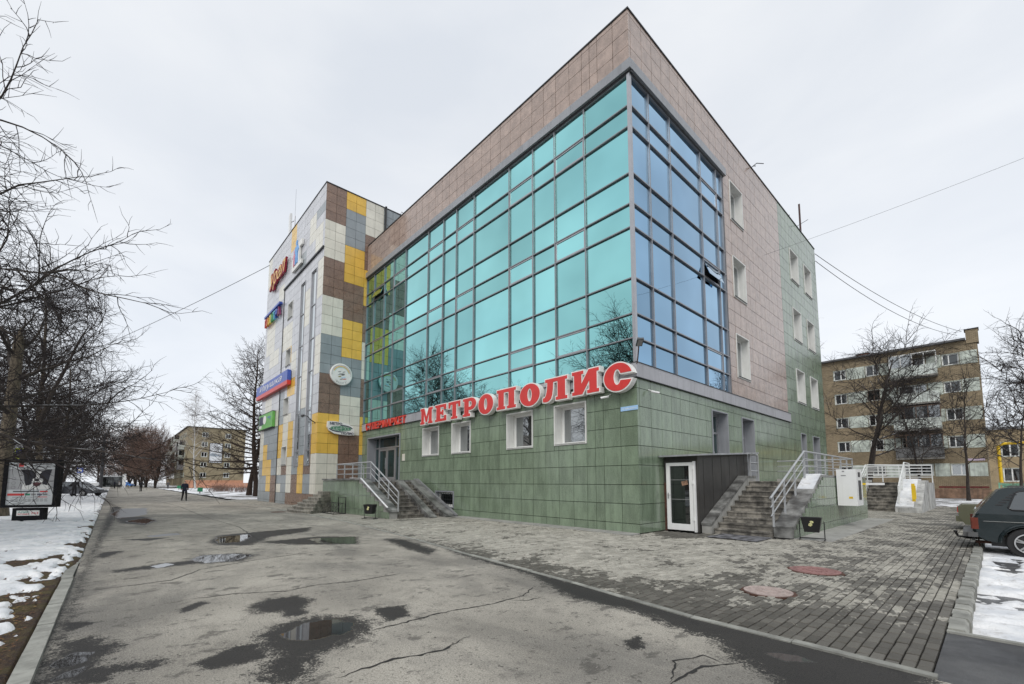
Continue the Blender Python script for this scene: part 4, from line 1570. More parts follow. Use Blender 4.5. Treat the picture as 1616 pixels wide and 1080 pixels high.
def cheek(x0, x1, ya, yb, zt, yend, m_, tri=None, z0=.30):
    mb = MB()
    mb.prism(fx(x0), [(ya, 0), (yend, 0), (yend, zt - .07), (yb, zt - .07), (ya, z0 - .07)], 0, x1 - x0)
    mb.build('cheek_wall', m_stone if tri is None else tri, ss)
    n = 5
    for i in range(n):
        a, b = i / n, (i + 1) / n
        p = [(ya - .02 + (yb - ya) * a, z0 - .068 + (zt - z0) * a), (ya - .02 + (yb - ya) * b - .008, z0 - .068 + (zt - z0) * b - .004), (ya - .02 + (yb - ya) * b - .008, z0 + (zt - z0) * b - .004), (ya - .02 + (yb - ya) * a, z0 + (zt - z0) * a)]
        mb = MB()
        mb.prism(fx(x0 - .015), p, 0, x1 - x0 + .03)
        mb.build('cheek_slab', m_stone, ss)
    k = max(1, round((yend - yb) / .9))
    for i in range(k):
        a, b = yb - .02 + (yend - yb) * i / k, yb - .02 + (yend - yb) * (i + 1) / k
        mb = MB()
        mb.box(x0 - .015, x1 + .015, a, b - .008, zt - .068, zt)
        mb.build('cheek_slab', m_stone, ss)
cheek(1.13, 1.42, 1.56, 4.55, 1.74, 5.35, m_stone, m_conc)
cheek(2.92, 3.38, 2.08, 5.30, 1.75, 12.3, m_stone)
mb = MB()
mb.box(2.915, 3.40, 2.03, 2.07, 0, .235)
mb.build('cheek_slab', m_stone, ss)
FW = fx(3.405)
def keep_s(a, b, c, d):
    top = lambda y: min(1.68, .24 + (y - 2.08) * 1.45 / 3.22)
    h = top(a)
    if c >= h - .05:
        return None
    return (a, b, c, min(d, h))
us = [round(2.08 + .3 * i, 3) for i in range(35)]
us[-1] = 12.3
tile_face(ss, FW, us, [0, .23, .77, .98, 1.38, 1.68], keep_s, m_green, t=.024)
sn = MB()
sn.prism(fx(2.93), [(4.30, 1.312), (5.26, 1.752), (5.9, 1.752), (5.9, 1.762), (5.25, 1.79), (4.33, 1.35)], 0, .44)
s2 = sn.build('snow', m_snow, kind='stuff')
s2['label'] = 'white snow on the upper slope of the side stair cheek'
rr = thing('stair_railing', 'light grey metal railing climbing the right edge of the side stairs', 'railing', (3, 5, 1.6))
A, B, C = (3.0, 1.62, 1.08), (3.0, 5.02, 2.52), (3.0, 12.2, 2.52)
posts = [((3.0, 1.80, 1.15), .3), ((3.0, 2.83, 1.59), .62), ((3.0, 3.88, 2.03), 1.1), ((3.0, 4.98, 2.5), 1.6)] + [(lerp(B, C, t), 1.75) for t in (.2, .36, .52, .7, .85, 1)]
railing('railing', rr, [A, B, C, (.1, 12.2, 2.52)], .72, m_rail, 2, posts)
gt = thing('stair_railing', 'short grey railing panel at the head of the side stairs', 'railing', (1.4, 5.5, 1.6))
railing('railing', gt, [(1.3, 5.15, 2.52), (1.3, 5.92, 2.52), (.15, 5.92, 2.52)], .9, m_rail, 2, [((1.3, 5.15, 2.52), 1.5), ((1.3, 5.92, 2.52), 1.5), ((.2, 5.92, 2.52), 1.5)], r=.03)

# door mat of slush on the ground
mb = MB()
mb.box(1.72, 3.0, .52, 1.62, .016, .030)
mt = mb.build('door_mat', mat('icy mat', (.12, .12, .13), .5, var=.9, scale=5, bump=.6))
tag(mt, 'icy dark mat lying before the bottom step of the side stairs', 'mat')

# basement porch
po = thing('porch', 'dark metal basement porch with white framed glass door', 'porch', (.6, 3, 0))
mb = MB()
mb.box(.02, .10, 1.46, 1.52, 0, 2.2)
mb.box(.98, 1.10, 1.46, 1.52, 0, 2.2)
mb.box(.10, .98, 1.46, 1.52, 2.10, 2.2)
mb.build('door_surround', m_sheet, po)
k = 12
for i in range(k):
    a, b = 1.53 + (5.5 - 1.53) * i / k, 1.53 + (5.5 - 1.53) * (i + 1) / k
    mb = MB()
    mb.prism(fx(1.08), [(a + .004, 0), (b - .004, 0), (b - .004, 2.21 + .085 * (b - 1.5)), (a + .004, 2.21 + .085 * (a - 1.5))], 0, .02 + .006 * (i % 2))
    mb.build('wall_panel', m_sheet, po)
mb = MB()
mb.prism(fx(-.0), [(1.15, 2.30), (5.75, 2.545), (5.75, 2.60), (1.15, 2.35)], 0.015, 1.42)
mb.prism(Fr((0, 1.46, 0), (1, 0, 0), (0, 0, 1), (0, -1, 0)), [(-.34, 2.30), (.0, 2.305), (.0, 2.35), (-.34, 2.345)], 0, .31)
mb.build('roof', mat('porch roof sheet', (.34, .35, .36), .5, .3, var=.2, dirt=.4), po)
mb = MB()
mb.prism(fx(1.10), [(1.5, 2.2), (5.5, 2.52), (5.5, 2.555), (1.5, 2.325)], -1.08, -.01)
mb.build('fascia', m_sheet, po)
dr = MB()
for q in ((.12, .24, .05, 2.12), (.86, .97, .05, 2.12), (.24, .86, .05, .24), (.24, .86, 2.02, 2.12)):
    dr.fbox(Fr((0, 1.455, 0), (1, 0, 0), (0, 0, 1), (0, -1, 0)), *q, 0, .06)
dr.fbox(Fr((0, 1.455, 0), (1, 0, 0), (0, 0, 1), (0, -1, 0)), .985, 1.05, .02, 2.15, 0, .07)
door = dr.build('door', m_white, po)
DF = Fr((0, 1.455, 0), (1, 0, 0), (0, 0, 1), (0, -1, 0))
pm = MB(); pm.fbox(DF, .24, .86, .24, 2.02, .01, .02); pm.build('pane', m_wind, door)
pm = MB()
for z in (.98, 1.58): pm.fbox(DF, .24, .86, z, z + .012, .021, .028)
pm.build('glazing_bar', m_gprint, door)
pm = MB()
pm.prism(Fr((.62, 1.455, 1.40), (.97, 0, .24), (-.24, 0, .97), (0, -1, 0)), [(0, 0), (.2, 0), (.2, .13), (0, .13)], .021, .024)
pm.build('notice', mat('faded notice', (.24, .14, .09), .8, var=.4, scale=20), door)
pm = MB()
pm.fbox(DF, .16, .19, 1.0, 1.18, .061, .075); pm.tube([DF.p(.17, 1.12, .07), DF.p(.17, 1.12, .11), DF.p(.27, 1.11, .115)], .01, 6)
pm.build('handle', m_alu, door)
for z in (.35, 1.45, 1.9):
    pm = MB(); pm.fbox(DF, .965, 1.01, z, z + .1, .061, .095); pm.build('hinge', m_white, door)
rm = MB()
rm.box(.015, .10, 1.44, 1.459, 0, 1.5)
rm.build('rusty_edge', m_rust, po)

# white cabinet on the ramp wall
cb = thing('wall_cabinet', 'white metal equipment cabinet hung on the green ramp wall', 'cabinet', (3.7, 7.4, .7))
mb = MB(); mb.box(3.43, 3.98, 7.0, 7.95, .72, 1.96); cbody = mb.build('body', m_white, cb)
mb = MB(); mb.box(3.95, 3.992, 7.28, 7.66, .92, 1.58); mb.box(3.95, 3.992, 7.3, 7.6, 1.7, 1.86); mb.build('slot', m_ink, cb)
mb = MB(); mb.fbox(Fr((0, 6.997, 0), (1, 0, 0), (0, 0, 1), (0, -1, 0)), 3.75, 3.86, .96, 1.03, 0, .004); mb.build('sticker', m_yel, cb)
mb = MB(); mb.fbox(Fr((0, 6.997, 0), (1, 0, 0), (0, 0, 1), (0, -1, 0)), 3.6, 3.66, 1.87, 1.91, 0, .004); mb.fbox(Fr((0, 6.997, 0), (1, 0, 0), (0, 0, 1), (0, -1, 0)), 3.56, 3.7, 1.73, 1.76, 0, .004); mb.build('label_print', m_gprint, cb)
mb = MB(); mb.box(4.0, 4.5, 8.45, 8.62, 1.42, 1.49); mb.build('arm', m_white, cb)
mb = MB(); mb.box(3.44, 4.0, 8.45, 8.62, 1.42, 1.49); mb.build('arm_bracket', m_yel, cb)

# litter bins
def litter_bin(label, x, y, rz):
    b = thing('litter_bin', label, 'litter bin', (x, y, 0), 'black swing litter bins by the stairs')
    b['_base'] = (x, y, 0.0)
    ca, sa = math.cos(rz), math.sin(rz)
    fr = Fr((x, y, 0), (ca, sa, 0), (0, 0, 1), (sa, -ca, 0))
    mb = MB()
    prof = [(-.17, .26), (.17, .26), (.23, .60), (-.23, .60)]
    k = len(mb.v)
    def ring(w, d, z): return [fr.p(-w, z, -d), fr.p(w, z, -d), fr.p(w, z, d), fr.p(-w, z, d)]
    r0, r1, r2, r3 = ring(.16, .10, .22), ring(.225, .155, .60), ring(.20, .13, .595), ring(.15, .09, .26)
    for a, c in ((r0, r1), (r1, r2), (r2, r3)):
        for i in range(4):
            mb.face([a[i], a[(i + 1) % 4], c[(i + 1) % 4], c[i]])
    mb.face(r0[::-1]); mb.face(r3)
    mb.build('bucket', m_black, b)
    fm = MB()
    for s in (-1, 1):
        fm.tube([fr.p(s * .255, .50, 0), fr.p(s * .27, .48, 0), fr.p(s * .27, .03, 0)], .013, 6)
        fm.tube([fr.p(s * .27, .03, -.16), fr.p(s * .27, .03, .16)], .013, 6)
    fm.tube([fr.p(-.27, .06, 0), fr.p(.27, .06, 0)], .012, 6)
    fm.build('stand', m_black, b)
    st = MB()
    f2 = Fr(fr.p(0, .45, .138), fr.U, (fr.W * .93 + fr.N * .16).normalized(), fr.N)
    vs = [(-.03, .05), (.0, .07), (.05, .06), (.06, .02), (.02, .0), (.03, -.05), (-.01, -.08), (-.06, -.06), (-.05, -.01), (-.01, .02)]
    st.prism(f2, vs[::-1], .0, .012)
    st.build('sticker', mat('torn sticker', (.62, .60, .30), .6, var=.4, scale=30), b)
litter_bin('black litter bin on a stand by the side stair cheek', 3.82, 2.02, math.radians(8))
litter_bin('black litter bin standing before the front stair cheek wall', -10.05, -3.78, math.radians(30))

# bicycle rack
bk = thing('bicycle_rack', 'low black welded bicycle rack against the green wall', 'bicycle rack', (-14.3, -3.7, 0))
mb = MB()
for y in (-3.40, -3.95):
    mb.bar((-15.3, y, .03), (-13.5, y, .03), .03)
mb.bar((-13.5, -3.4, .03), (-13.5, -3.95, .03), .03); mb.bar((-15.3, -3.4, .03), (-15.3, -3.95, .03), .03)
mb.build('base', m_black, bk)
for i in range(5):
    x = -15.1 + i * .38
    mb = MB()
    mb.tube([(x, -3.95, .03), (x + .02, -3.62, .50), (x + .02, -3.42, .50), (x, -3.40, .03)], .013, 6)
    mb.build('hoop', m_black, bk)
mb = MB(); mb.bar((-15.1, -3.52, .51), (-13.55, -3.52, .51), .02); mb.bar((-13.5, -3.42, .03), (-13.5, -3.42, .78), .03); mb.bar((-14.4, -3.42, .03), (-14.4, -3.42, .78), .03); mb.bar((-14.4, -3.42, .78), (-13.5, -3.42, .78), .03)
mb.build('top_bar', m_black, bk)

# manhole covers
for lab, (x, y, r), c in (('pale pink round manhole cover with rusty rim, nearer the walkway', MANHOLES[0], (.36, .29, .265)), ('dull red round manhole cover in the block paving', MANHOLES[1], (.25, .13, .12))):
    mh = thing('manhole_cover', lab, 'manhole cover', (x, y, 0), 'manhole covers in the paving')
    mb = MB()
    poly = []
    for i in range(40):
        a = 2 * math.pi * i / 40
        rr_ = (r + .035) * (1 + rng.uniform(-.04, .05))
        poly.append((x + rr_ * math.cos(a), y + rr_ * math.sin(a)))
    mb.prism(WORLD, poly, -.03, .002); mb.build('rim', m_rust, mh)
    mb = MB(); mb.lathe([(r, -.02), (r, .012), (r - .02, .016), (r - .05, .011), (r * .72, .011), (r * .70, .016), (r * .62, .016), (r * .60, .011), (.02, .011)], 40, (x, y, 0))
    for i in range(16):
        a = math.pi * i / 8
        for q in (.30, .46, .80):
            mb.box(x + q * r * math.cos(a) - .014, x + q * r * math.cos(a) + .014, y + q * r * math.sin(a) - .014, y + q * r * math.sin(a) + .014, .0, .0165)
    mb.build('lid', mat('manhole paint ' + str(c[0]), c, .75, var=.2, scale=4, bump=.5, bscale=40, dirt=.3), mh)
mh = thing('manhole_cover', 'small dark round manhole in the distant asphalt edge', 'manhole cover', (-17.2, -5.35, 0))
mb = MB(); mb.lathe([(.33, -.02), (.33, .012), (.02, .014)], 24, (-17.2, -5.35, 0)); mb.build('lid', m_rust, mh)

# ------------------------------------------------------------------ rear staircase with white railings
bs = thing('rear_staircase', 'dark worn stairs with snowy white rendered cheeks and white railing', 'staircase', (2.9, 20, 0))
for i in range(9):
    z1 = 1.52 * (i + 1) / 9
    yf = 18.75 + .31 * i
    mb = MB()
    mb.box(2.2, 3.62, yf - .03, yf + .42, z1 - .05, z1)
    mb.box(2.22, 3.60, yf, yf + .42, max(0, z1 - .17) - .02, z1 - .051)
    mb.build('step', m_step, bs)
mb = MB(); mb.box(.03, 4.65, 21.55, 25.2, 0, 1.50); mb.build('landing', m_conc_w, bs)
mb = MB(); mb.prism(fx(1.85), [(18.5, 0), (22, 0), (22, 1.66), (21.3, 1.66), (18.5, .3)], 0, .34); mb.build('cheek_wall', m_conc_w, bs)
mb = MB(); mb.prism(fx(3.62), [(18.0, 0), (22.4, 0), (22.4, 1.62), (20.9, 1.62), (18.0, .24)], 0, 1.0); mb.build('cheek_wall', m_conc_w, bs)
mb = MB(); mb.prism(fx(3.62), [(18.0, .245), (20.9, 1.625), (22.4, 1.625), (22.4, 1.70), (20.85, 1.71), (17.98, .31)], .02, .70); mb.build('snow_cap', m_snow, bs)
mb = MB(); mb.box(4.30, 4.46, 17.90, 17.99, .70, 1.35)
mb.prism(Fr((0, 20.0, 0), (1, 0, 0), (0, 0, 1), (0, -1, 0)), [(4.25, .55), (4.38, .55), (4.38, 1.45), (4.25, 1.45)], 1.5, 1.53)
ys_ = mb.build('meter_box', m_yel, bs)
rb = thing('stair_railing', 'white painted railing around the rear stair landing', 'railing', (2.5, 21, 1.5))
A, B, C = (3.78, 18.2, 1.30), (3.78, 21.0, 2.62), (3.78, 23.2, 2.62)
railing('railing', rb, [A, B, C], .75, m_wrail, 3, [(A, .3), (lerp(A, B, .5), 1.0), (B, 1.65), (C, 1.6)], r=.025)
railing('railing', rb, [(2.05, 21.6, 2.55), (4.6, 25.1, 2.55), (.1, 25.1, 2.55)], .9, m_wrail, 4, [((2.05, 21.6, 2.55), 1.5), ((3.3, 23.3, 2.55), 1.5), ((4.6, 25.1, 2.55), 1.5), ((2.3, 25.1, 2.55), 1.5)], r=.025)
railing('railing', rb, [(2.0, 18.9, 1.4), (2.0, 21.6, 2.55)], .75, m_wrail, 2, [((2.0, 18.9, 1.4), .4), ((2.0, 20.3, 2.0), 1.1)], r=.025)
# ------------------------------------------------------------------ signs and small fittings on the walls
def arc(cx, cy, rx, ry, a0, a1, n=14):
    return [(cx + rx * math.cos(math.radians(a0 + (a1 - a0) * i / n)), cy + ry * math.sin(math.radians(a0 + (a1 - a0) * i / n))) for i in range(n + 1)]
GLYPH = {
    'М': [[(0, 0), (.40, 0), (.40, .15), (.33, .15), (.33, .62), (.50, .12), (.63, .12), (.80, .62), (.80, .15), (.73, .15), (.73, 0), (1.14, 0), (1.14, .15), (1.06, .15), (1.06, .85), (1.14, .85), (1.14, 1), (.78, 1), (.57, .45), (.36, 1), (0, 1), (0, .85), (.08, .85), (.08, .15), (0, .15)]],
    'Е': [[(0, 0), (.84, 0), (.84, .34), (.68, .34), (.65, .17), (.40, .17), (.40, .42), (.50, .42), (.50, .33), (.63, .33), (.63, .69), (.50, .69), (.50, .59), (.40, .59), (.40, .83), (.63, .83), (.66, .68), (.82, .68), (.82, 1), (0, 1), (0, .85), (.09, .85), (.09, .15), (0, .15)]],
    'Т': [[(.22, 0), (.72, 0), (.72, .15), (.62, .15), (.62, .83), (.76, .83), (.79, .64), (.94, .64), (.94, 1), (0, 1), (0, .64), (.15, .64), (.18, .83), (.32, .83), (.32, .15), (.22, .15)]],
    'Р': [[(0, 0), (.50, 0), (.50, .15), (.40, .15), (.40, .33)] + arc(.54, .665, .36, .335, -90, 90) + [(0, 1), (0, .85), (.09, .85), (.09, .15), (0, .15)], [(.40, .52)] + arc(.50, .67, .11, .15, -90, 90, 8) + [(.40, .82)]],
    'О': [arc(.47, .5, .47, .53, 0, 354, 30), arc(.47, .5, .10, .30, 0, 345, 20)],
    'П': [[(0, 0), (.44, 0), (.44, .15), (.37, .15), (.37, .83), (.61, .83), (.61, .15), (.54, .15), (.54, 0), (.98, 0), (.98, .15), (.90, .15), (.90, .85), (.98, .85), (.98, 1), (0, 1), (0, .85), (.08, .85), (.08, .15), (0, .15)]],
    'Л': [[(0, 0), (.12, -.03), (.24, .0), (.34, .10), (.39, .28), (.42, .55), (.43, .83), (.60, .83), (.60, .15), (.53, .15), (.53, 0), (.98, 0), (.98, .15), (.90, .15), (.90, .85), (.98, .85), (.98, 1), (.10, 1), (.10, .85), (.19, .85), (.17, .52), (.13, .30), (.08, .20), (0, .18)]],
    'И': [[(0, 0), (.40, 0), (.66, .52), (.66, .15), (.58, .15), (.58, 0), (1.02, 0), (1.02, .15), (.94, .15), (.94, .85), (1.02, .85), (1.02, 1), (.64, 1), (.37, .46), (.37, .85), (.45, .85), (.45, 1), (0, 1), (0, .85), (.08, .85), (.08, .15), (0, .15)]],
    'С': [arc(.52, .5, .52, .55, 12, 342, 30) + [(.66, .36)] + arc(.50, .5, .13, .30, -28, -332, 18) + [(.64, .62)]],
}
sg = thing('letter_sign', 'big red and white channel letters МЕТРОПОЛИС over the ground floor', 'sign', (-6, -.2, 4.7))
word = 'МЕТРОПОЛИС'
# left edge and width of each letter along the wall
slots = [(-12.12, 1.13), (-10.76, .96), (-9.64, .94), (-8.50, .95), (-7.40, .98), (-6.19, 1.13), (-4.84, 1.06), (-3.63, 1.15), (-2.27, 1.11), (-.97, 1.00)]
dz_ = [.0, .0, .0, .0, -.02, .02, -.02, .0, .03, -.03]
for ch, (x, w), dz in zip(word, slots, dz_):
    out = [[(px, py) for px, py in s] for s in GLYPH[ch]]
    mxw = max(px for s in out for px, _ in s)
    hh = .80 if ch not in 'ОС' else .80
    z0 = 4.37 + dz
    out = [[(x + px / mxw * w, z0 + py * hh) for px, py in s] for s in out]
    vs, fs = curve_mesh(out, .11, .034)
    mb = MB(); add_flat(mb, FRONT, vs, fs, .19)
    body = mb.build('letter', m_wsign, sg)
    vs, fs = curve_mesh(out, .006, -.006)
    mb = MB(); add_flat(mb, FRONT, vs, fs, .308)
    mb.build('letter_face', m_red, body)
for z in (4.55, 4.95):
    mb = MB(); mb.fbox(FRONT, -12.1, -.1, z, z + .03, .061, .085); mb.build('bracket_rail', m_alu_d, sg)
sp = thing('letter_sign', 'small red block letters СУПЕРМАРКЕТ above the supermarket door', 'sign', (-16.4, -.1, 4.9))
for i, ch in enumerate('СУПЕРМАРКЕТ'):
    ws = [1, 1, 1, .9, 1, 1.25, 1.05, 1, 1, .9, .9]
    tot = sum(ws)
    a = -18.98 + 5.05 * sum(ws[:i]) / tot
    b = a + 5.05 * ws[i] / tot - .11
    vs, fs = text_mesh(ch, 1, .04, .02)
    mb = MB(); add_flat(mb, FRONT, fit(vs, a, b, 4.69, 5.12), fs, .103)
    body = mb.build('letter', mat('red sign letter', (.66, .06, .04), .4), sp)

# oval sign with globe on the tower's right face
ov = thing('oval_sign', 'white eye shaped sign with green globe reading МЕТРО ПОЛИС', 'sign', (TX1, -1.5, 4.8))
oc = Fr((TX1, -1.46, 4.76), (0, 1, 0), (0, 0, 1), (1, 0, 0))
shape = [(-.80, .40), (-.45, .42), (0, .40), (.42, .33), (.70, .18), (.82, -.02), (.84, -.36), (.45, -.38), (0, -.37), (-.42, -.31), (-.70, -.16), (-.82, .05)][::-1]
mb = MB(); mb.prism(oc, shape, .03, .20); ob = mb.build('board', m_wsign, ov)
mb = MB(); mb.prism(oc, [(-.64 * math.cos(a) * -1, .165 * math.sin(a)) for a in [2 * math.pi * i / 36 for i in range(36)]], .20, .206); mb.build('globe', mat('globe green', (.02, .19, .09), .4), ov)
mb = MB()
for k in (-.09, 0, .09):
    w = .64 * math.sqrt(1 - (k / .165) ** 2)
    mb.fbox(oc, -w, w, k - .007, k + .007, .207, .210)
for k in (-.72, -.42, 0, .42, .72):
    pl = [(.64 * k * math.cos(t), .163 * math.sin(t)) for t in [math.radians(-90 + 180 * i / 12) for i in range(13)]]
    for (a, b), (c, d) in zip(pl[:-1], pl[1:]):
        mb.face([oc.p(a - .01, b, .2115), oc.p(a + .01, b, .2115), oc.p(c + .01, d, .2115), oc.p(c - .01, d, .2115)])
mb.build('globe_grid', m_wsign, ov)
mb = MB()
o1 = arc(0, 0, .74, .235, 8, 92, 14) + arc(0, 0, .66, .18, 92, 8, 14)
mb.prism(oc, o1, .20, .206)
o2 = arc(0, 0, .74, .235, 188, 272, 14) + arc(0, 0, .66, .18, 272, 188, 14)
mb.prism(oc, o2, .20, .206)
mb.build('swoosh', m_navy, ov)
text_on('lettering', 'МЕТРО', oc, -.68, .06, .20, .36, .20, m_navy, ov, .012, .03)
text_on('lettering', 'ПОЛИС', oc, .04, .79, -.345, -.19, .20, m_navy, ov, .012, .03)

# round sign
rc = Fr((TX1, -1.53, 8.13), (0, 1, 0), (0, 0, 1), (1, 0, 0))
rd = thing('round_sign', 'white round sign with rainbow and lettering РАДУГА on the tower', 'sign', (TX1, -1.5, 8.1))
mb = MB(); mb.lathe([(.66, .02), (.68, .03), (.68, .15), (.64, .17), (.02, .17)], 40, (TX1, -1.53, 8.13), (1, 0, 0)); mb.build('disc', m_wsign, rd)
def ringmesh(name, r0, r1, a0, a1, m_, n=.172):
    mb = MB()
    mb.prism(rc, arc(0, 0, r1, r1, a0, a1, 30) + arc(0, 0, r0, r0, a1, a0, 30), n, n + .004)
    mb.build(name, m_, rd)
ringmesh('rainbow_band', .50, .54, 15, 160, mat('rainbow rose', (.62, .34, .30), .5))
ringmesh('rainbow_band', .455, .50, 15, 160, mat('rainbow yellow', (.75, .62, .12), .5))
ringmesh('rainbow_band', .42, .455, 15, 160, mat('rainbow blue', (.38, .58, .68), .5))
for i, ch in enumerate('"РАДУГА"'):
    a = math.radians(225 + 90 * (i + .5) / 8)
    f2 = Fr(rc.p(.54 * math.cos(a), .54 * math.sin(a)), (0, -math.sin(a), math.cos(a)), (0, -math.cos(a), -math.sin(a)), (1, 0, 0))
    text_on('lettering', ch, f2, -.045, .045 if ch != '"' else 0, -.055 if ch != '"' else .02, .055, .172, m_gprint, rd)
for i in range(30):
    a = math.radians(-5 + 190 * i / 29)
    f2 = Fr(rc.p(.585 * math.cos(a), .585 * math.sin(a)), (0, math.sin(a), -math.cos(a)), (0, math.cos(a), math.sin(a)), (1, 0, 0))
    mb = MB(); mb.fbox(f2, -.018, .012, -.02, .02, .172, .176); mb.build('small_print', m_gprint, rd)
for (cx, cy, w, h, mm) in ((-.12, .16, .10, .03, m_gprint), (.14, .17, .09, .03, m_gprint), (.02, .03, .16, .025, m_ink), (-.14, -.02, .08, .02, m_gprint), (.10, -.02, .11, .03, m_ink), (-.10, -.14, .1, .04, mat('olive print', (.30, .28, .12), .5)), (.12, -.18, .14, .05, mat('pale blue print', (.5, .62, .75), .5)), (.2, -.27, .13, .02, m_red), (0, -.30, .1, .02, m_ink)):
    mb = MB(); mb.prism(rc, [(cx + w * math.cos(t) * (1 + .2 * math.sin(3 * t)), cy + h * math.sin(t) + .03 * math.cos(t)) for t in [2 * math.pi * i / 14 for i in range(14)]], .173, .177); mb.build('drawing', mm, rd)

# signs on the tower's street face
f_ = lambda x, z, n=0: Fr((x, -D - n, z), (1, 0, 0), (0, 0, 1), (0, -1, 0))
ur = thing('script_sign', 'dark red script sign with yellow lettering high on the tower', 'sign', (-29.5, -D, 18))
UF = Fr((-31.9, -D, 16.75), (1, 0, .06), (0, 0, 1), (0, -1, 0))
vs, fs = text_mesh('Урал', 1, .07, .075, .3)
mb = MB(); add_flat(mb, UF, fit(vs, 0, 4.5, 0, 1.6), fs, .14); mb.build('letters', mat('claret sign side', (.30, .01, .035), .4), ur)
vs, fs = text_mesh('Урал', 1, .008, -.004, .3)
mb = MB(); add_flat(mb, UF, fit(vs, .08, 4.42, .06, 1.55), fs, .219); mb.build('letter_faces', mat('warm yellow acrylic', (.80, .52, .16), .4), ur)
fg = thing('figure_sign', 'white cut-out sign with pink and blue standing figures', 'sign', (-24.8, -D, 17.5))
mb = MB()
mb.fbox(f_(-25.9, 16.5), 0, 2.1, 0, .28, .03, .16)
mb.fbox(f_(-25.9, 16.5), 1.35, 1.62, .28, 1.75, .03, .16)
mb.fbox(f_(-25.9, 16.5), 1.62, 2.1, 1.35, 1.75, .03, .16)
mb.fbox(f_(-25.9, 16.5), 0, .2, .28, .9, .03, .16)
mb.build('frame', m_wsign, fg)
def figure(x, z, h, c, nm):
    fr = f_(x, z)
    w = h * .17
    body = [(-w, 0), (-w * .3, 0), (0, h * .38), (w * .3, 0), (w, 0), (w * .8, h * .45), (w * 1.5, h * .55), (w * .9, h * .74), (-w * .9, h * .74), (-w * 1.5, h * .5), (-w * .8, h * .45)]
    mb = MB(); mb.prism(fr, body, .161, .20)
    mb.prism(fr, arc(0, h * .88, h * .11, h * .11, 0, 340, 16), .161, .20)
    mb.build(nm, c, fg)
figure(-25.35, 16.79, 1.15, mat('pink acrylic', (.62, .22, .30), .4), 'figure')
figure(-24.85, 16.79, 1.75, mat('sky blue acrylic', (.12, .34, .68), .4), 'figure')
cl = thing('letter_sign', 'rainbow coloured letters under a blue bar on the tower', 'sign', (-30.6, -D, 14.5))
mb = MB(); mb.fbox(f_(-32.9, 15.0), 0, 4.5, 0, .16, .04, .26); mb.build('bar', m_blue, cl)
cols7 = [(.50, .06, .04), (.62, .25, .03), (.65, .52, .06), (.06, .30, .10), (.06, .36, .50), (.05, .10, .42), (.18, .03, .10)]
for i, ch in enumerate('ПАЛИТРА'):
    vs, fs = text_mesh(ch, 1, .08, .04)
    mb = MB(); add_flat(mb, f_(-32.8 + .62 * i, 14.22), fit(vs, 0, .54, 0, .66), fs, .15); mb.build('letter', mat('letter colour %d' % i, cols7[i], .4), cl)
bb = thing('banner_sign', 'long blue box sign with red lower edge and white script', 'sign', (-29.6, -D, 8.6))
mb = MB(); mb.fbox(f_(0, 0), -34.05, -25.3, 8.56, 9.30, .05, .30); mb.build('board', m_blue, bb)
mb = MB(); mb.fbox(f_(0, 0), -34.05, -25.3, 8.26, 8.555, .05, .30); mb.build('lower_board', m_red, bb)
text_on('lettering', 'Ивушка', f_(0, 0), -33.0, -26.6, 8.64, 9.2, .30, m_wsign, bb, .008, 0, .35)
gs = thing('board_sign', 'bright green board sign with dark and white print on the tower', 'sign', (-31, -D, 6.2))
mb = MB(); mb.fbox(f_(0, 0), -33.0, -29.0, 5.66, 6.84, .03, .22); mb.build('board', mat('green acrylic', (.14, .42, .09), .4), gs)
mb = MB(); mb.fbox(f_(0, 0), -33.02, -28.98, 6.84, 6.88, .02, .23); mb.fbox(f_(0, 0), -33.02, -28.98, 5.62, 5.66, .02, .23); mb.build('frame', m_alu_d, gs)
mb = MB(); mb.prism(f_(-32.0, 6.35), [(-.9, -.34), (.35, -.34), (.55, 0), (.3, .28), (-.4, .38), (-.9, .25)], .22, .226); mb.build('dark_shape', m_navy, gs)
mb = MB(); mb.prism(f_(-31.2, 6.36), arc(0, 0, .48, .34, 0, 345, 20), .227, .232); mb.fbox(f_(0, 0), -32.9, -32.1, 5.76, 5.98, .22, .225); mb.build('white_shape', m_wsign, gs)
mb = MB(); mb.fbox(f_(0, 0), -30.4, -29.5, 6.42, 6.52, .22, .225); mb.fbox(f_(0, 0), -29.85, -29.6, 6.28, 6.36, .22, .225); mb.build('blue_print', m_blue, gs)
# curved outdoor arm lamp on the tower
al = thing('arm_lamp', 'thin black curved lamp arm on the tower above the yellow tiles', 'lamp', (-20.9, -D, 5.3))
mb = MB(); mb.tube([(-20.1, -D, 5.05), (-20.1, -D - .25, 5.2), (-20.35, -D - .4, 5.45), (-20.9, -D - .42, 5.55)], .03, 6); mb.build('arm', m_black, al)
mb = MB(); mb.tube([(-20.85, -D - .42, 5.55), (-21.2, -D - .42, 5.56)], [.05, .09], 8); mb.build('head', m_black, al)

# address plate
ad = thing('address_plate', 'narrow pale blue street name plate at the building corner', 'plate', (-.25, 0, 3.77))
mb = MB(); mb.fbox(FRONT, -.57, .03, 3.705, 3.84, .004, .022); mb.build('plate', mat('pale blue enamel', (.34, .54, .78), .35), ad)
text_on('lettering', 'УЛ. ЧАЙКОВСКОГО', FRONT, -.52, -.02, 3.745, 3.80, .022, m_wsign, ad, .003)
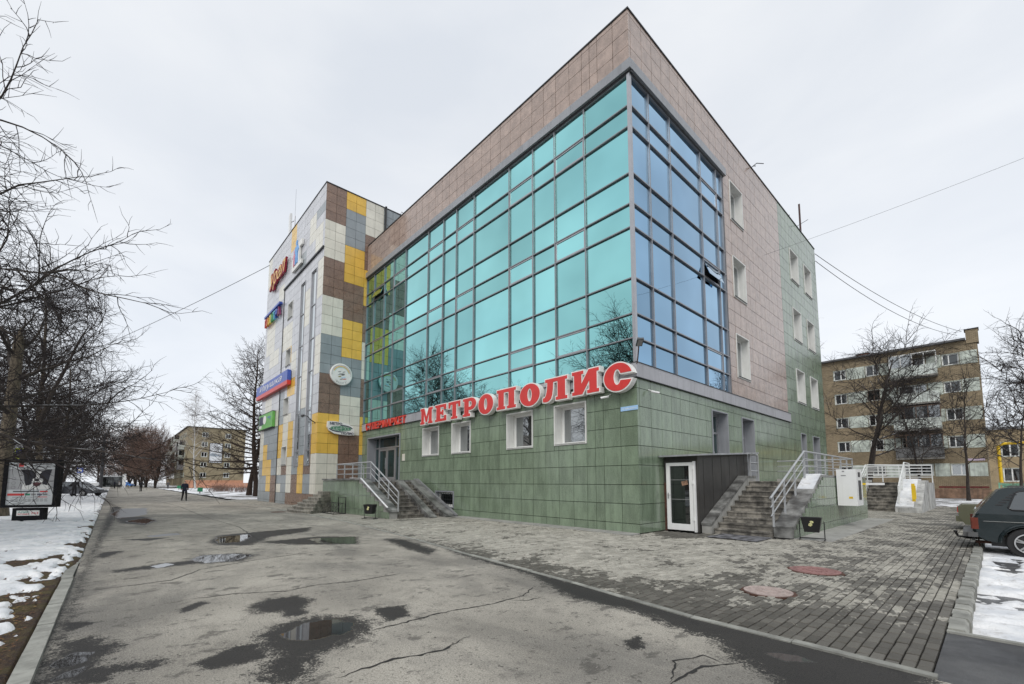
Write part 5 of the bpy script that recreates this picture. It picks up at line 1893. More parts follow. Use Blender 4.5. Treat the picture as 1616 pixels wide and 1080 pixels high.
# LED flood lamp on the corner
fl = thing('flood_lamp', 'grey LED flood lamp on a rusty arm at the corner', 'lamp', (0, 0, 5.2))
mb = MB(); mb.tube([(.06, -.06, 5.10), (.16, -.16, 5.22), (.38, -.45, 5.50)], .018, 6); mb.build('arm', m_rust, fl)
hf = Fr((.38, -.45, 5.50), V((.62, -.70, .35)).normalized(), V((.75, .66, 0)), V((.23, -.26, -.94)))
mb = MB(); mb.fbox(hf, 0, .32, -.09, .09, -.03, .03); mb.build('head', mat('lamp housing', (.06, .065, .07), .5, .3), fl)
mb = MB(); mb.fbox(hf, .03, .29, -.07, .07, .03, .036); mb.build('lens', m_gprint, fl)
# cameras
def cctv(label, p, d):
    c = thing('security_camera', label, 'camera', p, 'white bullet cameras at the corner')
    p, d = V(p), V(d).normalized()
    mb = MB(); mb.tube([p, p + d * .26], .035, 10); mb.build('body', m_white, c)
    mb = MB(); mb.tube([p + d * .26, p + d * .27], .028, 10); mb.build('lens', m_black, c)
    return c, p, d
c, p, d = cctv('white bullet camera under the last red letter', (-.95, -.12, 4.22), (-.5, -.6, -.15))
mb = MB(); mb.tube([(-.93, 0, 4.30), (-.93, -.1, 4.26), p + d * .08], .015, 6); mb.build('bracket', m_white, c)
c, p, d = cctv('white bullet camera on the side wall under the grey band', (.12, .62, 4.33), (.5, .6, -.15))
mb = MB(); mb.tube([(0, .66, 4.40), (.1, .66, 4.36), p + d * .08], .015, 6); mb.build('bracket', m_white, c)

# roof fittings
an = thing('cell_antenna', 'white panel antenna with whip on the tower roof edge', 'antenna', (-29, -2.4, HT))
mb = MB(); mb.box(-28.9, -28.55, -2.55, -2.4, HT + .2, HT + 2.3); mb.build('panel', m_white, an)
mb = MB(); mb.tube([(-28.2, -2.3, HT), (-28.2, -2.3, HT + 2.0)], .05, 6); mb.tube([(-28.2, -2.3, HT + 2), (-28.2, -2.3, HT + 4.2)], .012, 5); mb.tube([(-28.2, -2.3, HT + 1.6), (-28.6, -2.45, HT + 1.6)], .03, 5); mb.build('mast', m_alu, an)
ma = thing('roof_mast', 'dark steel mast on the far end of the glass building roof', 'mast', (-.15, 18.9, H))
mb = MB(); mb.tube([(-.15, 19.9, H), (-.15, 19.9, H + 2.2)], .06, 6); mb.build('pole', mat('rusty mast', (.07, .035, .03), .7), ma)
mb = MB(); mb.tube([(-.15, 17.6, H), (-.15, 17.6, H + .5)], .02, 5); mb.tube([(-.15, 18.6, H + .1), (.5, 18.9, H + .45)], .015, 5); mb.build('stay', m_alu_d, ma)
hk = thing('roof_bracket', 'bent wire bracket at the roof edge of the side wall', 'bracket', (0, 11.2, H))
mb = MB(); mb.tube([(-.05, 11.0, H + .05), (.25, 11.0, H + .15), (.4, 11.5, H + .3)], .02, 5); mb.tube([(.1, 11.0, H + .08), (.25, 10.8, H - .1)], .02, 5); mb.build('wire', m_alu_d, hk)
sw = thing('roof_bracket', 'thin bent wire on the tower roof behind the downpipe', 'bracket', (TX1 - .1, 2.6, HT))
mb = MB(); mb.tube([(TX1 - .1, 2.3, HT + .05), (TX1 - .1, 2.4, HT + .35), (TX1 - .1, 3.3, HT + .1)], .02, 5); mb.build('wire', m_alu_d, sw)
# ------------------------------------------------------------------ bare winter trees
class Tree:
    def __init__(s, seed):
        s.r = random.Random(seed)
        s.trunk = MB()
        s.crown = MB()
        s.n = 0
    def rvec(s):
        return V((s.r.gauss(0, 1), s.r.gauss(0, 1), s.r.gauss(0, 1)))
    def limb(s, p, d, length, r0, r1, nseg, wander, up, sides, mb, mi=0):
        pts, rad = [V(p)], [r0]
        d = V(d).normalized()
        st = length / nseg
        for i in range(nseg):
            d = (d + s.rvec() * wander + V((0, 0, up))).normalized()
            pts.append(pts[-1] + d * st)
            rad.append(r0 + (r1 - r0) * (i + 1) / nseg)
        mb.tube(pts, rad, sides, mi, cap=False)
        s.n += 1
        return pts, rad
    def side_dir(s, d, ang):
        d = d.normalized()
        a = d.orthogonal().normalized()
        a.rotate(Matrix.Rotation(s.r.uniform(0, 6.283), 3, d))
        return (d * math.cos(ang) + a * math.sin(ang)).normalized()
    def grow(s, p, d, length, r, lev, spec):
        """spec: one dict per level"""
        q = spec[lev]
        pts, rad = s.limb(p, d, length, r, r * q.get('taper', .35), q['seg'], q['wander'], q['up'], q['sides'], s.crown, q.get('mi', 0))
        if lev + 1 >= len(spec):
            return
        c = spec[lev + 1]
        k = max(1, int(round(c['num'] * s.r.uniform(.8, 1.2) * (length / q['len']) ** .7)))
        for i in range(k):
            t = c['from'] + (1 - c['from']) * (i + s.r.random()) / k
            f = t * (len(pts) - 1)
            j = min(int(f), len(pts) - 2)
            pp = pts[j].lerp(pts[j + 1], f - j)
            dd = s.side_dir(pts[j + 1] - pts[j], math.radians(c['ang'] * s.r.uniform(.7, 1.25)))
            dd = (dd + V((0, 0, c.get('lift', 0)))).normalized()
            ll = c['len'] * s.r.uniform(.55, 1.15) * (1 - .45 * t)
            rr = max(c['rmin'], (rad[j] + (rad[j + 1] - rad[j]) * (f - j)) * c['rf'])
            s.grow(pp, dd, ll, rr, lev + 1, spec)
        if q.get('tip', True):
            s.grow(pts[-1], pts[-1] - pts[-2], c['len'] * .8, max(c['rmin'], rad[-1]), lev + 1, spec)

def make_tree(name, label, group, seed, height, r, base, nlimb, limb_len, limb_ang, spec, mats, lean=(0, 0), trunk_mat=None, limb_up=.03, forks=None, taper_top=.18, conic=False, limb_lift=.15, wob=.05, lfall=.55):
    t = Tree(seed)
    root = thing(name, label, 'tree', (0, 0, 0), group)
    stems = forks or [(lean, 1.0, base)]
    for (ln, hf, bs) in stems:
        h = height * hf
        d = V((ln[0], ln[1], 1))
        n = 12
        pts, rad = [V((0, 0, -.1))], [r * 1.25]
        dd = d.normalized()
        for i in range(n):
            dd = (dd + V((t.r.gauss(0, wob), t.r.gauss(0, wob), .05))).normalized()
            pts.append(pts[-1] + dd * h / n)
            rad.append(r * (1 - (1 - taper_top) * ((i + 1) / n) ** .85))
        rad[-1] = .02
        t.trunk.tube(pts, rad, 9, cap=False)
        k = int(nlimb * hf)
        for i in range(k):
            u = (i + t.r.random() * .9) / k
            z = bs + (1 - bs) * u
            f = z * n
            j = min(int(f), n - 1)
            p = pts[j].lerp(pts[j + 1], f - j)
            az = i * 2.4 + t.r.uniform(-.5, .5)
            el = math.radians(limb_ang[0] + (limb_ang[1] - limb_ang[0]) * u + t.r.uniform(-8, 8))
            dv = V((math.cos(az) * math.cos(el), math.sin(az) * math.cos(el), math.sin(el)))
            ll = limb_len * ((1 - .85 * u) if conic else (1 - lfall * u ** 1.5)) * t.r.uniform(.75, 1.15)
            rr = max(.02, (rad[j] + (rad[j + 1] - rad[j]) * (f - j)) * t.r.uniform(.35, .55))
            sp = [dict(spec[0])] + spec[1:]
            sp[0]['len'] = limb_len
            t.grow(p, dv, ll, rr, 0, sp)
    t.trunk.build('trunk', trunk_mat or mats[0], root, smooth=True)
    t.crown.build('crown', mats, root)
    return root, t.n

LINDEN = [dict(seg=8, wander=.11, up=.035, sides=6, taper=.3, len=5),
          dict(num=9, len=2.3, ang=52, rf=.5, rmin=.012, seg=5, wander=.16, up=.0, sides=4, **{'from': .15}),
          dict(num=6, len=1.1, ang=48, rf=.5, rmin=.006, seg=4, wander=.2, up=-.02, sides=3, mi=1, **{'from': .1}),
          dict(num=4, len=.5, ang=45, rf=.6, rmin=.0038, seg=2, wander=.22, up=-.03, sides=3, mi=1, tip=False, **{'from': .15})]
def scaled(spec, f, nums=None, rm=1.0):
    out = []
    for i, q in enumerate(spec):
        q = dict(q)
        q['len'] = q['len'] * f
        if 'rmin' in q: q['rmin'] *= rm
        if nums and i: q['num'] = nums[i - 1]
        out.append(q)
    return out

GROUPV = 'bare street trees in a row along the verge'
# nearest tree: stands just outside the frame, its limbs reach in
t1, n1 = make_tree('bare_tree', 'nearest bare street tree reaching dark limbs in over the billboard', GROUPV, 5, 11.5, .24, .2, 44, 6.9, (2, 46),
                   scaled(LINDEN, 1.2, [15, 9, 5], 2.1), [m_bark, m_twig], limb_up=.02, lfall=.40)
t1.location = (-11.2, -17.3, 0)
t2, n2 = make_tree('bare_tree', 'bare street tree with pale mottled trunk halfway along the snowy verge', GROUPV, 23, 16.0, .24, .28, 24, 5.2, (18, 58),
                   scaled(LINDEN, .95, [11, 7, 4], 2.3), [m_bark, m_twig], trunk_mat=m_bark_g)
t2.location = (-39.0, -15.4, 0)
t3, n3 = make_tree('bare_tree', 'bare forked street tree second behind the billboard', GROUPV, 31, 12.5, .22, .22, 22, 5.0, (8, 50),
                   scaled(LINDEN, 1.0, [11, 7, 4], 2.4), [m_bark, m_twig], forks=[((.13, .10), 1.0, .22), ((-.10, -.16), .9, .25)])
t3.location = (-33.5, -16.2, 0)
po_t, _n = make_tree('bare_tree', 'pollarded street tree with thick pale mottled trunk just left of the billboard', GROUPV, 29, 8.2, .27, .5, 9, 3.2, (25, 70),
                   scaled(LINDEN, .7, [7, 5, 3], 1.6), [m_bark, m_twig], trunk_mat=m_bark_g, taper_top=.62, wob=.012)
po_t.location = (-20.3, -15.0, 0)
rows = [
        (-46.5, -16.0, t3, 4.0, .85, 'bare forked street tree beyond the billboard, short of the standing man'),
        (-54.6, -15.6, t2, 1.0, .85, 'bare street tree whose trunk rises right beside the standing man'),
        (-63.5, -16.0, t3, .7, .8, 'bare street tree between the parked saloon and the bus stop sign'),
        (-74.0, -16.8, t2, 5.0, .8, 'bare street tree close to the bus stop sign'),
        (-90.0, -17.5, t3, 2.9, .85, 'bare street tree shortly before the bus shelter'),
        (-112.0, -19.0, t2, 3.5, .95, 'bare street tree beyond the bus shelter')]
rows += [(-36.0, -23.5, t3, 1.7, 1.0, 'bare forked tree on the street edge behind the second row tree'), (-50.0, -23.0, t2, 5.5, 1.0, 'bare tree on the street edge left of the yellow crossing signs'), (-68.0, -23.5, t3, 2.9, 1.0, 'bare forked tree on the street edge by the yellow crossing signs')]
for x, y, src, rz, sc_, lab in rows:
    copy_tree(src, (x, y, 0), rz, sc_, lab)

BUSH = scaled(LINDEN, 1.0, [8, 5, 3], 3.2)
bt, nb_ = make_tree('bushy_tree', 'reddish brown bushy tree nearest the left apartment block', 'bushy brown trees along the far right side of the walkway', 41, 12.0, .2, .1, 30, 5.8, (15, 65), BUSH, [m_bark, m_twig_r], forks=[((.1, .1), 1, .12), ((-.2, .05), .9, .12), ((.05, -.25), .85, .12)])
bt.location = (-131, -3.8, 0)
for x, y, rz, sc_, lab in [(-143, -5.0, 1.0, 1.12, 'reddish brown bushy tree second in the far row'), (-158, -5.4, 2.2, 1.2, 'reddish brown bushy tree third in the far row'), (-176, -6.2, 3.1, 1.3, 'reddish brown bushy tree fourth in the far row'), (-200, -7.2, 4.4, 1.5, 'farthest bushy tree closing the walkway view'), (-190, -15, .5, 1.4, 'far bushy tree at the left side behind the bus shelter')]:
    copy_tree(bt, (x, y, 0), rz, sc_, lab)

# larches by the tower
LARCH = [dict(seg=7, wander=.05, up=.035, sides=5, taper=.25, len=5),
         dict(num=19, len=1.5, ang=50, rf=.45, rmin=.02, seg=3, wander=.12, up=-.02, sides=3, mi=1, **{'from': .08}),
         dict(num=6, len=.6, ang=50, rf=.6, rmin=.016, seg=2, wander=.15, up=-.02, sides=3, mi=1, tip=False, **{'from': .1})]
la, nl = make_tree('larch_tree', 'bare larch with long drooping boughs beside the tower, nearer the playground', 'bare larches beside the tower', 51, 16.8, .27, .14, 56, 7.4, (-2, 44), LARCH, [m_larch, m_larch], conic=True)
la.location = (-49.1, -.2, 0)
copy_tree(la, (-43.9, -.6, 0), 2.4, .95, 'bare larch standing tightly behind the left edge of the tower')

# birches
m_birch = NT('birch bark')
_f = m_birch.step(m_birch.noise(m_birch.mapping(m_birch.obj(), scale=(1, 1, 4)), 3.0, 4, .7), .55, .62)
m_birch.set(Base_Color=m_birch.mix(_f, (.50, .49, .47), (.05, .045, .04)), Roughness=.8)
m_birch = m_birch.m
BIRCH = [dict(seg=7, wander=.09, up=.05, sides=5, taper=.25, len=4),
         dict(num=9, len=1.9, ang=45, rf=.5, rmin=.018, seg=5, wander=.12, up=-.12, sides=3, mi=1, **{'from': .2}),
         dict(num=6, len=1.3, ang=35, rf=.6, rmin=.012, seg=4, wander=.1, up=-.2, sides=3, mi=1, tip=False, **{'from': .1})]
bi, _n = make_tree('birch_tree', 'white trunked birch leaning in front of the left apartment block', 'birches', 61, 18.5, .17, .32, 24, 4.4, (35, 65), BIRCH, [m_birch, bark_mat('pale twigs', (.17, .14, .125))], lean=(-.05, -.10))
bi.location = (-102.5, 1.0, 0)
copy_tree(bi, (-5.2, 38.5, 0), 1.1, .92, 'birch with pale hanging twigs just past the far corner of the green wall')

# courtyard trees on the right
YARD = scaled(LINDEN, 1.0, [10, 7, 4], 2.4)
ya, _n = make_tree('courtyard_tree', 'large dark bare tree in front of the brick flats behind the rear stairs', 'bare courtyard trees in front of the brick flats', 71, 10.8, .25, .30, 20, 4.6, (18, 52), YARD, [m_bark, m_twig], limb_up=.05)
ya.location = (.75, 30.2, 0)
yb, _n = make_tree('courtyard_tree', 'slender bare tree with upswept limbs near the right end of the flats', 'bare courtyard trees in front of the brick flats', 77, 9.0, .13, .33, 14, 3.6, (38, 65), scaled(LINDEN, .7, [7, 5, 3], 2.6), [m_bark, m_twig])
yb.location = (5.6, 40.0, 0)
copy_tree(yb, (3.3, 34.6, 0), 2.0, .9, 'leaning young bare tree between the big tree and the flats')
copy_tree(ya, (10.6, 31.0, 0), 2.6, .92, 'bare tree at the right edge spreading over the parked cars')
copy_tree(yb, (8.6, 44.5, 0), 4.0, .95, 'thin bare tree in front of the yellow pipe and low yellow building')
copy_tree(ya, (-9.0, 37.0, 0), 5.0, .9, 'bare tree partly hidden behind the far corner of the green wall')
# ------------------------------------------------------------------ vehicles
def extrude_profile(mb, prof, ys, mi=0):
    """prof(y_index) -> list of (x, z); slices joined across y"""
    k = len(mb.v)
    n = len(prof(0))
    for i, y in enumerate(ys):
        for x, z in prof(i):
            mb.v.append((x, y, z))
    for i in range(len(ys) - 1):
        for j in range(n):
            a, b = k + i * n + j, k + i * n + (j + 1) % n
            mb.f.append((a, b, b + n, a + n))
            mb.m.append(mi)
    mb.f.append(tuple(k + j for j in range(n)))
    mb.m.append(mi)
    e = k + (len(ys) - 1) * n
    mb.f.append(tuple(e + j for j in reversed(range(n))))
    mb.m.append(mi)

def car_paint(name, col, rough=.22):
    n = NT(name)
    d = n.step(n.noise(n.obj(), 2.5, 5, .65),   .5, .8, 0, .14)
    n.set(Base_Color=n.mix(d, col, (.10, .095, .085)), Roughness=n.step(d, 0, .3, rough, .5))
    n.b.inputs['Coat Weight'].default_value = .3
    n.b.inputs['Coat Roughness'].default_value = .08
    return n.m

def wheel(root, x, y, z, r, w, side, spokes=5, mi_rim=m_alloy):
    """side: -1 faces -y"""
    mb = MB()
    mb.lathe([(r * .62, -w / 2), (r * .95, -w / 2), (r, -w * .36), (r, w * .36), (r * .95, w / 2), (r * .64, w / 2), (r * .62, w * .3)], 28, (x, y, z), (0, 1, 0))
    ty = mb.build('wheel', m_tyre, root, smooth=False)
    o = y + side * w * .36
    rb = MB()
    rb.lathe([(r * .66, 0), (r * .66, .05), (r * .60, .05), (r * .57, 0)], 28, (x, o, z), (0, side, 0), cap=False)
    for k in range(spokes):
        for da in (-.13, .13):
            a = 2 * math.pi * k / spokes + .3
            p0 = V((x + math.cos(a + da * .6) * r * .12, o + side * .035, z + math.sin(a + da * .6) * r * .12))
            p1 = V((x + math.cos(a + da) * r * .6, o + side * .03, z + math.sin(a + da) * r * .6))
            rb.tube([p0, p1], [r * .06, r * .05], 5)
    rb.lathe([(r * .15, .0), (r * .15, .05), (r * .1, .06)], 14, (x, o, z), (0, side, 0))
    rb.build('rim', mi_rim, ty)
    db = MB()
    db.lathe([(r * .58, -.03), (r * .58, -.02), (.01, -.02)], 20, (x, o, z), (0, side, 0))
    db.build('brake_disc', m_black, ty)
    return ty

# dark green off-roader, rear towards the paving
suv = thing('parked_car', 'dark green boxy off-roader parked with its tow bar over the kerb', 'car')
paint = car_paint('dark green paint', (.005, .013, .015))
W = .84
def arch(cx, r, n=10):
    return [(cx + r * math.cos(math.radians(180 - 180 * i / n)), .34 + r * math.sin(math.radians(180 - 180 * i / n))) for i in range(n + 1)]
low = [(.06, .45)] + [(.20, .36), (.40, .33)] + arch(.86, .41)[0:] + [(1.35, .30), (2.6, .30)] + arch(3.05, .41) + [(3.55, .36), (3.72, .45), (3.74, .80), (3.60, .93), (2.62, .98), (2.60, 1.0), (.10, 1.0), (.03, .86), (.02, .60)]
def lowp(i):
    s = (.0, .0, 0, 0)[i]
    ins = .05 if i in (0, 3) else 0
    return [(x, z if z < .5 else z - ins * .6) if .3 < x < 3.5 else (x + (ins if x <= .3 else -ins), z) for x, z in low]
mb = MB(); extrude_profile(mb, lowp, [-W, -W + .07, W - .07, W]); body = mb.build('body', paint, suv)
up = [(.08, .985), (2.58, .985), (2.02, 1.60), (1.6, 1.645), (.62, 1.62), (.48, 1.57)]
def upp(i):
    t = [1, 1, 1, 1][i]
    return up
mb = MB()
k = len(mb.v)
for sgn in (-1, 1):
    for x, z in up:
        t = (z - .985) / .66
        mb.v.append((x, sgn * (W - .03 - .14 * t), z))
n = len(up)
for j in range(n):
    a, b = j, (j + 1) % n
    mb.f.append((a, b, b + n, a + n)); mb.m.append(0)
mb.f.append(tuple(range(n - 1, -1, -1))); mb.m.append(0)
mb.f.append(tuple(range(n, 2 * n))); mb.m.append(0)
mb.build('cabin', paint, suv)
def on_side(x, z, off, sgn=-1):
    t = (z - .985) / .66
    return V((x, sgn * (W - .03 - .14 * t + off), z))
m_autog = window_mat('car glass', (.02, .023, .025), .10)
for sgn in (-1, 1):
    gm = MB()
    q = [(.66, 1.10), (.60, 1.15), (.72, 1.50), (.80, 1.54), (1.42, 1.555), (1.42, 1.08)]
    gm.face([on_side(x, z, .012, sgn) for x, z in (q if sgn < 0 else q[::-1])])
    g_ = gm.build('rear_window', m_autog, suv)
    sm = MB(); sm.tube([on_side(x, z, .012, sgn) for x, z in q + [q[0]]], .018, 6); sm.build('seal', m_black, g_)
    gm = MB()
    q = [(1.52, 1.08), (1.52, 1.555), (1.95, 1.545), (2.38, 1.08)]
    gm.face([on_side(x, z, .012, sgn) for x, z in (q if sgn < 0 else q[::-1])])
    g_ = gm.build('door_window', m_autog, suv)
    sm = MB(); sm.tube([on_side(x, z, .012, sgn) for x, z in q + [q[0]]], .018, 6); sm.build('seal', m_black, g_)
    lm = MB()
    for i in range(5):
        x, z = .40 + .055 * i, 1.20 + .06 * i
        lm.face([on_side(x, z, .006, sgn), on_side(x + .12, z + .005, .02, sgn), on_side(x + .13, z + .03, .02, sgn), on_side(x + .02, z + .03, .006, sgn)])
    lm.build('air_vent', m_black, suv)
    am = MB()
    for cx in (.86, 3.05):
        am.tube([(x, sgn * (W + .015), z) for x, z in arch(cx, .435, 14)], .032, 6)
    am.build('wheel_arch', paint, suv)
    dm = MB(); dm.tube([(.20, sgn * (W + .003), .82), (2.7, sgn * (W + .003), .82), (3.6, sgn * (W + .003), .80)], .012, 5); dm.build('body_crease', paint, suv)
    lm = MB(); lm.box(-.005, .09, sgn * (W - .12) - .07, sgn * (W - .12) + .125 * 1.0 if sgn > 0 else sgn * (W - .12) + .07, .63, .90)
    lm.box(.012, .12, sgn * W - .012, sgn * W + .012, .63, .90)
    lm.build('tail_lamp', mat('amber red lamp', (.15, .03, .016), .15), suv)
gm = MB(); gm.face([(.062, -.58, 1.05), (.062, .58, 1.05), (.405, .52, 1.52), (.405, -.52, 1.52)][::-1]); gm.build('tailgate_window', m_autog, suv)
bm = MB(); bm.box(-.14, .02, -.80, .80, .44, .55); bm.box(-.06, .10, -.88, -.78, .44, .55); bm.box(-.06, .10, .78, .88, .44, .55); bm.build('bumper', mat('grey bumper', (.09, .09, .09), .5, dirt=.4), suv)
tb = MB(); tb.tube([(.5, 0, .34), (-.10, 0, .34), (-.24, 0, .37), (-.28, 0, .45)], .028, 8); tb.lathe([(.005, -.035), (.035, -.02), (.04, 0), (.035, .02), (.005, .035)], 10, (-.28, 0, .48)); tb.bar((.02, -.55, .36), (.02, .55, .36), .05); tb.build('tow_bar', m_black, suv)
rm = MB()
for sgn in (-1, 1): rm.tube([(.62, sgn * .66, 1.645), (1.95, sgn * .66, 1.66)], .012, 5)
rm.build('roof_gutter', m_black, suv)
um = MB(); um.box(.3, 3.5, -.7, .7, .24, .45); um.build('underbody', m_black, suv)
mf = MB(); mf.tube([(.05, -.5, .30), (.5, -.5, .30)], .035, 8); mf.bar((.10, -.4, .40), (.12, -.4, .12), .03); mf.build('exhaust', m_rust, suv)
for x, sd in ((.86, -1), (3.05, -1), (.86, 1), (3.05, 1)):
    wheel(suv, x, sd * (W - .10), .345, .345, .20, sd)
suv.location = (6.66, 3.98, -.15)
suv.rotation_euler = (0, 0, math.radians(1.5))
suv.scale = (1, 1, .955)

def saloon(label, col, loc, rz, group=None, roofz=1.42, name='parked_car'):
    root = thing(name, label, 'car')
    pt = car_paint('paint ' + label[:20], col)
    Wd = .86
    lw = [(.02, .55), (.15, .32), (.55, .28)] + [(1.0 + .36 * math.cos(math.radians(180 - 18 * i)), .31 + .36 * math.sin(math.radians(180 - 18 * i))) for i in range(11)] + [(1.6, .24), (3.0, .24)] + [(3.55 + .36 * math.cos(math.radians(180 - 18 * i)), .31 + .36 * math.sin(math.radians(180 - 18 * i))) for i in range(11)] + [(4.2, .3), (4.42, .5), (4.4, .66), (3.4, .90), (1.0, .97), (.1, .98), (.0, .9)]
    mb = MB(); extrude_profile(mb, lambda i: [(x, z - (.03 if i in (0, 3) and z > .5 else 0)) for x, z in lw], [-Wd, -Wd + .08, Wd - .08, Wd]); mb.build('body', pt, root)
    u = [(.75, .955), (3.35, .89), (2.6, 1.36), (2.2, roofz), (1.5, roofz), (1.25, 1.36)]
    def sd(x, z, o, s): return V((x, s * (Wd - .05 - .22 * (z - .9) / .5 + o), z))
    mb = MB(); k = len(u)
    for s in (-1, 1):
        for x, z in u: mb.v.append(tuple(sd(x, z, 0, s)))
    for j in range(k):
        mb.f.append((j, (j + 1) % k, (j + 1) % k + k, j + k)); mb.m.append(0)
    mb.f.append(tuple(reversed(range(k)))); mb.m.append(0); mb.f.append(tuple(range(k, 2 * k))); mb.m.append(0)
    mb.build('cabin', pt, root)
    gm = MB()
    for s in (-1, 1):
        for q in ([(1.05, .99), (1.38, 1.33), (1.86, 1.36), (1.86, .97)], [(1.93, .97), (1.93, 1.36), (2.2, 1.36), (2.58, 1.30), (3.1, .94)]):
            p = [sd(x, z, .008, s) for x, z in q]
            gm.face(p if s > 0 else p[::-1])
    gm.build('side_windows', m_autog, root)
    gm = MB(); gm.face([(.78, -.62, .985), (.78, .62, .985), (1.23, .52, 1.33), (1.23, -.52, 1.33)][::-1]); gm.face([(3.3, -.68, .93), (3.3, .68, .93), (2.62, .56, 1.33), (2.62, -.56, 1.33)]); gm.build('screens', m_autog, root)
    for s in (-1, 1):
        lm = MB(); lm.box(-.012, .12, s * .70 - .15, s * .70 + .163, .70, .88); lm.build('tail_lamp', mat('red lamp', (.55, .02, .015), .2), root)
        hm = MB(); hm.box(4.33, 4.43, s * .62 - .18, s * .62 + .18, .56, .68); hm.build('headlight', m_white, root)
    bm = MB(); bm.box(-.06, .1, -.84, .84, .40, .58); bm.box(4.36, 4.48, -.84, .84, .34, .52); bm.build('bumper', pt, root)
    for x, s in ((1.0, -1), (3.55, -1), (1.0, 1), (3.55, 1)):
        wheel(root, x, s * (Wd - .1), .31, .31, .19, s, 6)
    root.location = loc
    root.rotation_euler = (0, 0, rz)
    return root
olive = saloon('olive green saloon with snow on its boot behind the off-roader', (.10, .10, .06), (6.25, 9.6, -.15), 0)
sn = MB(); sn.prism(fr_y(8.78), [(6.27, .842), (6.32, .875), (6.9, .90), (7.2, .86), (7.0, .825)], -1.5, -.05)
s3 = sn.build('snow', m_snow, kind='stuff'); s3['label'] = 'snow lying on the boot lid of the olive saloon'
saloon('dark grey saloon standing across the driveway behind the standing man', (.07, .075, .085), (-56.4, -15.8, .08), math.radians(48))
saloon('white car waiting on the street beyond the dark saloon', (.70, .70, .70), (-84, -29, -.05), math.radians(10))
saloon('silver car far along the street left of the bus shelter', (.40, .41, .42), (-120, -27.5, -.05), 0)
saloon('pale car on the street seen past the edge of the billboard', (.55, .55, .56), (-55, -29, -.05), math.radians(5))
saloon('red car on the street beside the tree trunks', (.35, .03, .03), (-64, -29.5, -.05), math.radians(5))
saloon('small bright blue car far down the walkway', (.06, .22, .62), (-170, -10.6, 0), math.radians(55))

# ------------------------------------------------------------------ people
def person(label, x, y, heading, coat, legs, pose, hgt=1.74, hat=(.02, .02, .025), z=0.0):
    """one continuous skinned body; colours follow the clothes"""
    P = dict(pel=(0, 0, .96), waist=(0, 0, 1.08), chest=(0, .01, 1.30), neck=(0, .01, 1.48), head0=(0, .03, 1.56), head1=(0, .035, 1.70),
             shL=(-.17, 0, 1.42), shR=(.17, 0, 1.42), elL=(-.25, -.03, 1.14), elR=(.25, -.03, 1.14), haL=(-.26, .06, .88), haR=(.26, .06, .88),
             hipL=(-.10, 0, .90), hipR=(.10, 0, .90), knL=(-.11, .02, .50), knR=(.11, .02, .50), anL=(-.12, -.03, .09), anR=(.12, -.03, .09), toL=(-.13, .13, .045), toR=(.13, .13, .045))
    P.update(pose)
    Rr = dict(pel=(.15, .115), waist=(.145, .11), chest=(.17, .12), neck=(.062, .062), head0=(.085, .095), head1=(.082, .10), shL=(.085, .085), shR=(.085, .085), elL=(.062, .062), elR=(.062, .062), haL=(.046, .05), haR=(.046, .05),
              hipL=(.105, .105), hipR=(.105, .105), knL=(.075, .075), knR=(.075, .075), anL=(.06, .06), anR=(.06, .06), toL=(.05, .04), toR=(.05, .04))
    E_ = [('pel', 'waist'), ('waist', 'chest'), ('chest', 'neck'), ('neck', 'head0'), ('head0', 'head1'), ('chest', 'shL'), ('chest', 'shR'), ('shL', 'elL'), ('shR', 'elR'), ('elL', 'haL'), ('elR', 'haR'), ('pel', 'hipL'), ('pel', 'hipR'), ('hipL', 'knL'), ('hipR', 'knR'), ('knL', 'anL'), ('knR', 'anR'), ('anL', 'toL'), ('anR', 'toR')]
    ks = list(P)
    me = bpy.data.meshes.new('person')
    me.from_pydata([P[k] for k in ks], [(ks.index(a), ks.index(b)) for a, b in E_], [])
    o = bpy.data.objects.new('person', me)
    COL.objects.link(o)
    o.modifiers.new('skin', 'SKIN')
    if not me.skin_vertices:
        bm_ = bmesh.new(); bm_.from_mesh(me); bm_.verts.layers.skin.verify(); bm_.to_mesh(me); bm_.free()
    for i, k in enumerate(ks):
        sv = me.skin_vertices[0].data[i]
        sv.radius = Rr[k]
        sv.use_root = (k == 'pel')
    ss_ = o.modifiers.new('smooth', 'SUBSURF'); ss_.levels = 2; ss_.render_levels = 2
    dg = bpy.context.evaluated_depsgraph_get()
    m2 = bpy.data.meshes.new_from_object(o.evaluated_get(dg))
    bpy.data.objects.remove(o)
    m2.materials.clear()
    key = label[:14]
    for nm, c in (('coat', coat), ('trousers', legs), ('skin', None), ('hat', hat), ('shoes', (.02, .02, .02))):
        m2.materials.append(m_skin if c is None else mat('%s %s' % (nm, key), c, .85, var=.25, scale=9))
    hl, hr = V(P['haL']), V(P['haR'])
    nk = V(P['neck']); hd = V(P['head0'])
    hem = V(P['pel']).z - .12
    for p in m2.polygons:
        c = p.center
        if c.z > nk.z + .01 and (c - hd).length < .35:
            p.material_index = 3 if (c.z > hd.z + .075 or c.y < hd.y - .03) else 2
        elif min((c - hl).length, (c - hr).length) < .075:
            p.material_index = 2
        elif c.z < .13:
            p.material_index = 4
        elif c.z < hem:
            p.material_index = 1
        else:
            p.material_index = 0
        p.use_smooth = True
    ob = bpy.data.objects.new('person', m2)
    COL.objects.link(ob)
    ob.location = (x, y, z)
    ob.rotation_euler = (0, 0, heading)
    s_ = hgt / 1.80
    ob.scale = (s_, s_, s_)
    tag(ob, label, 'person')
    # nose and brim give the head a face at a distance
    return ob
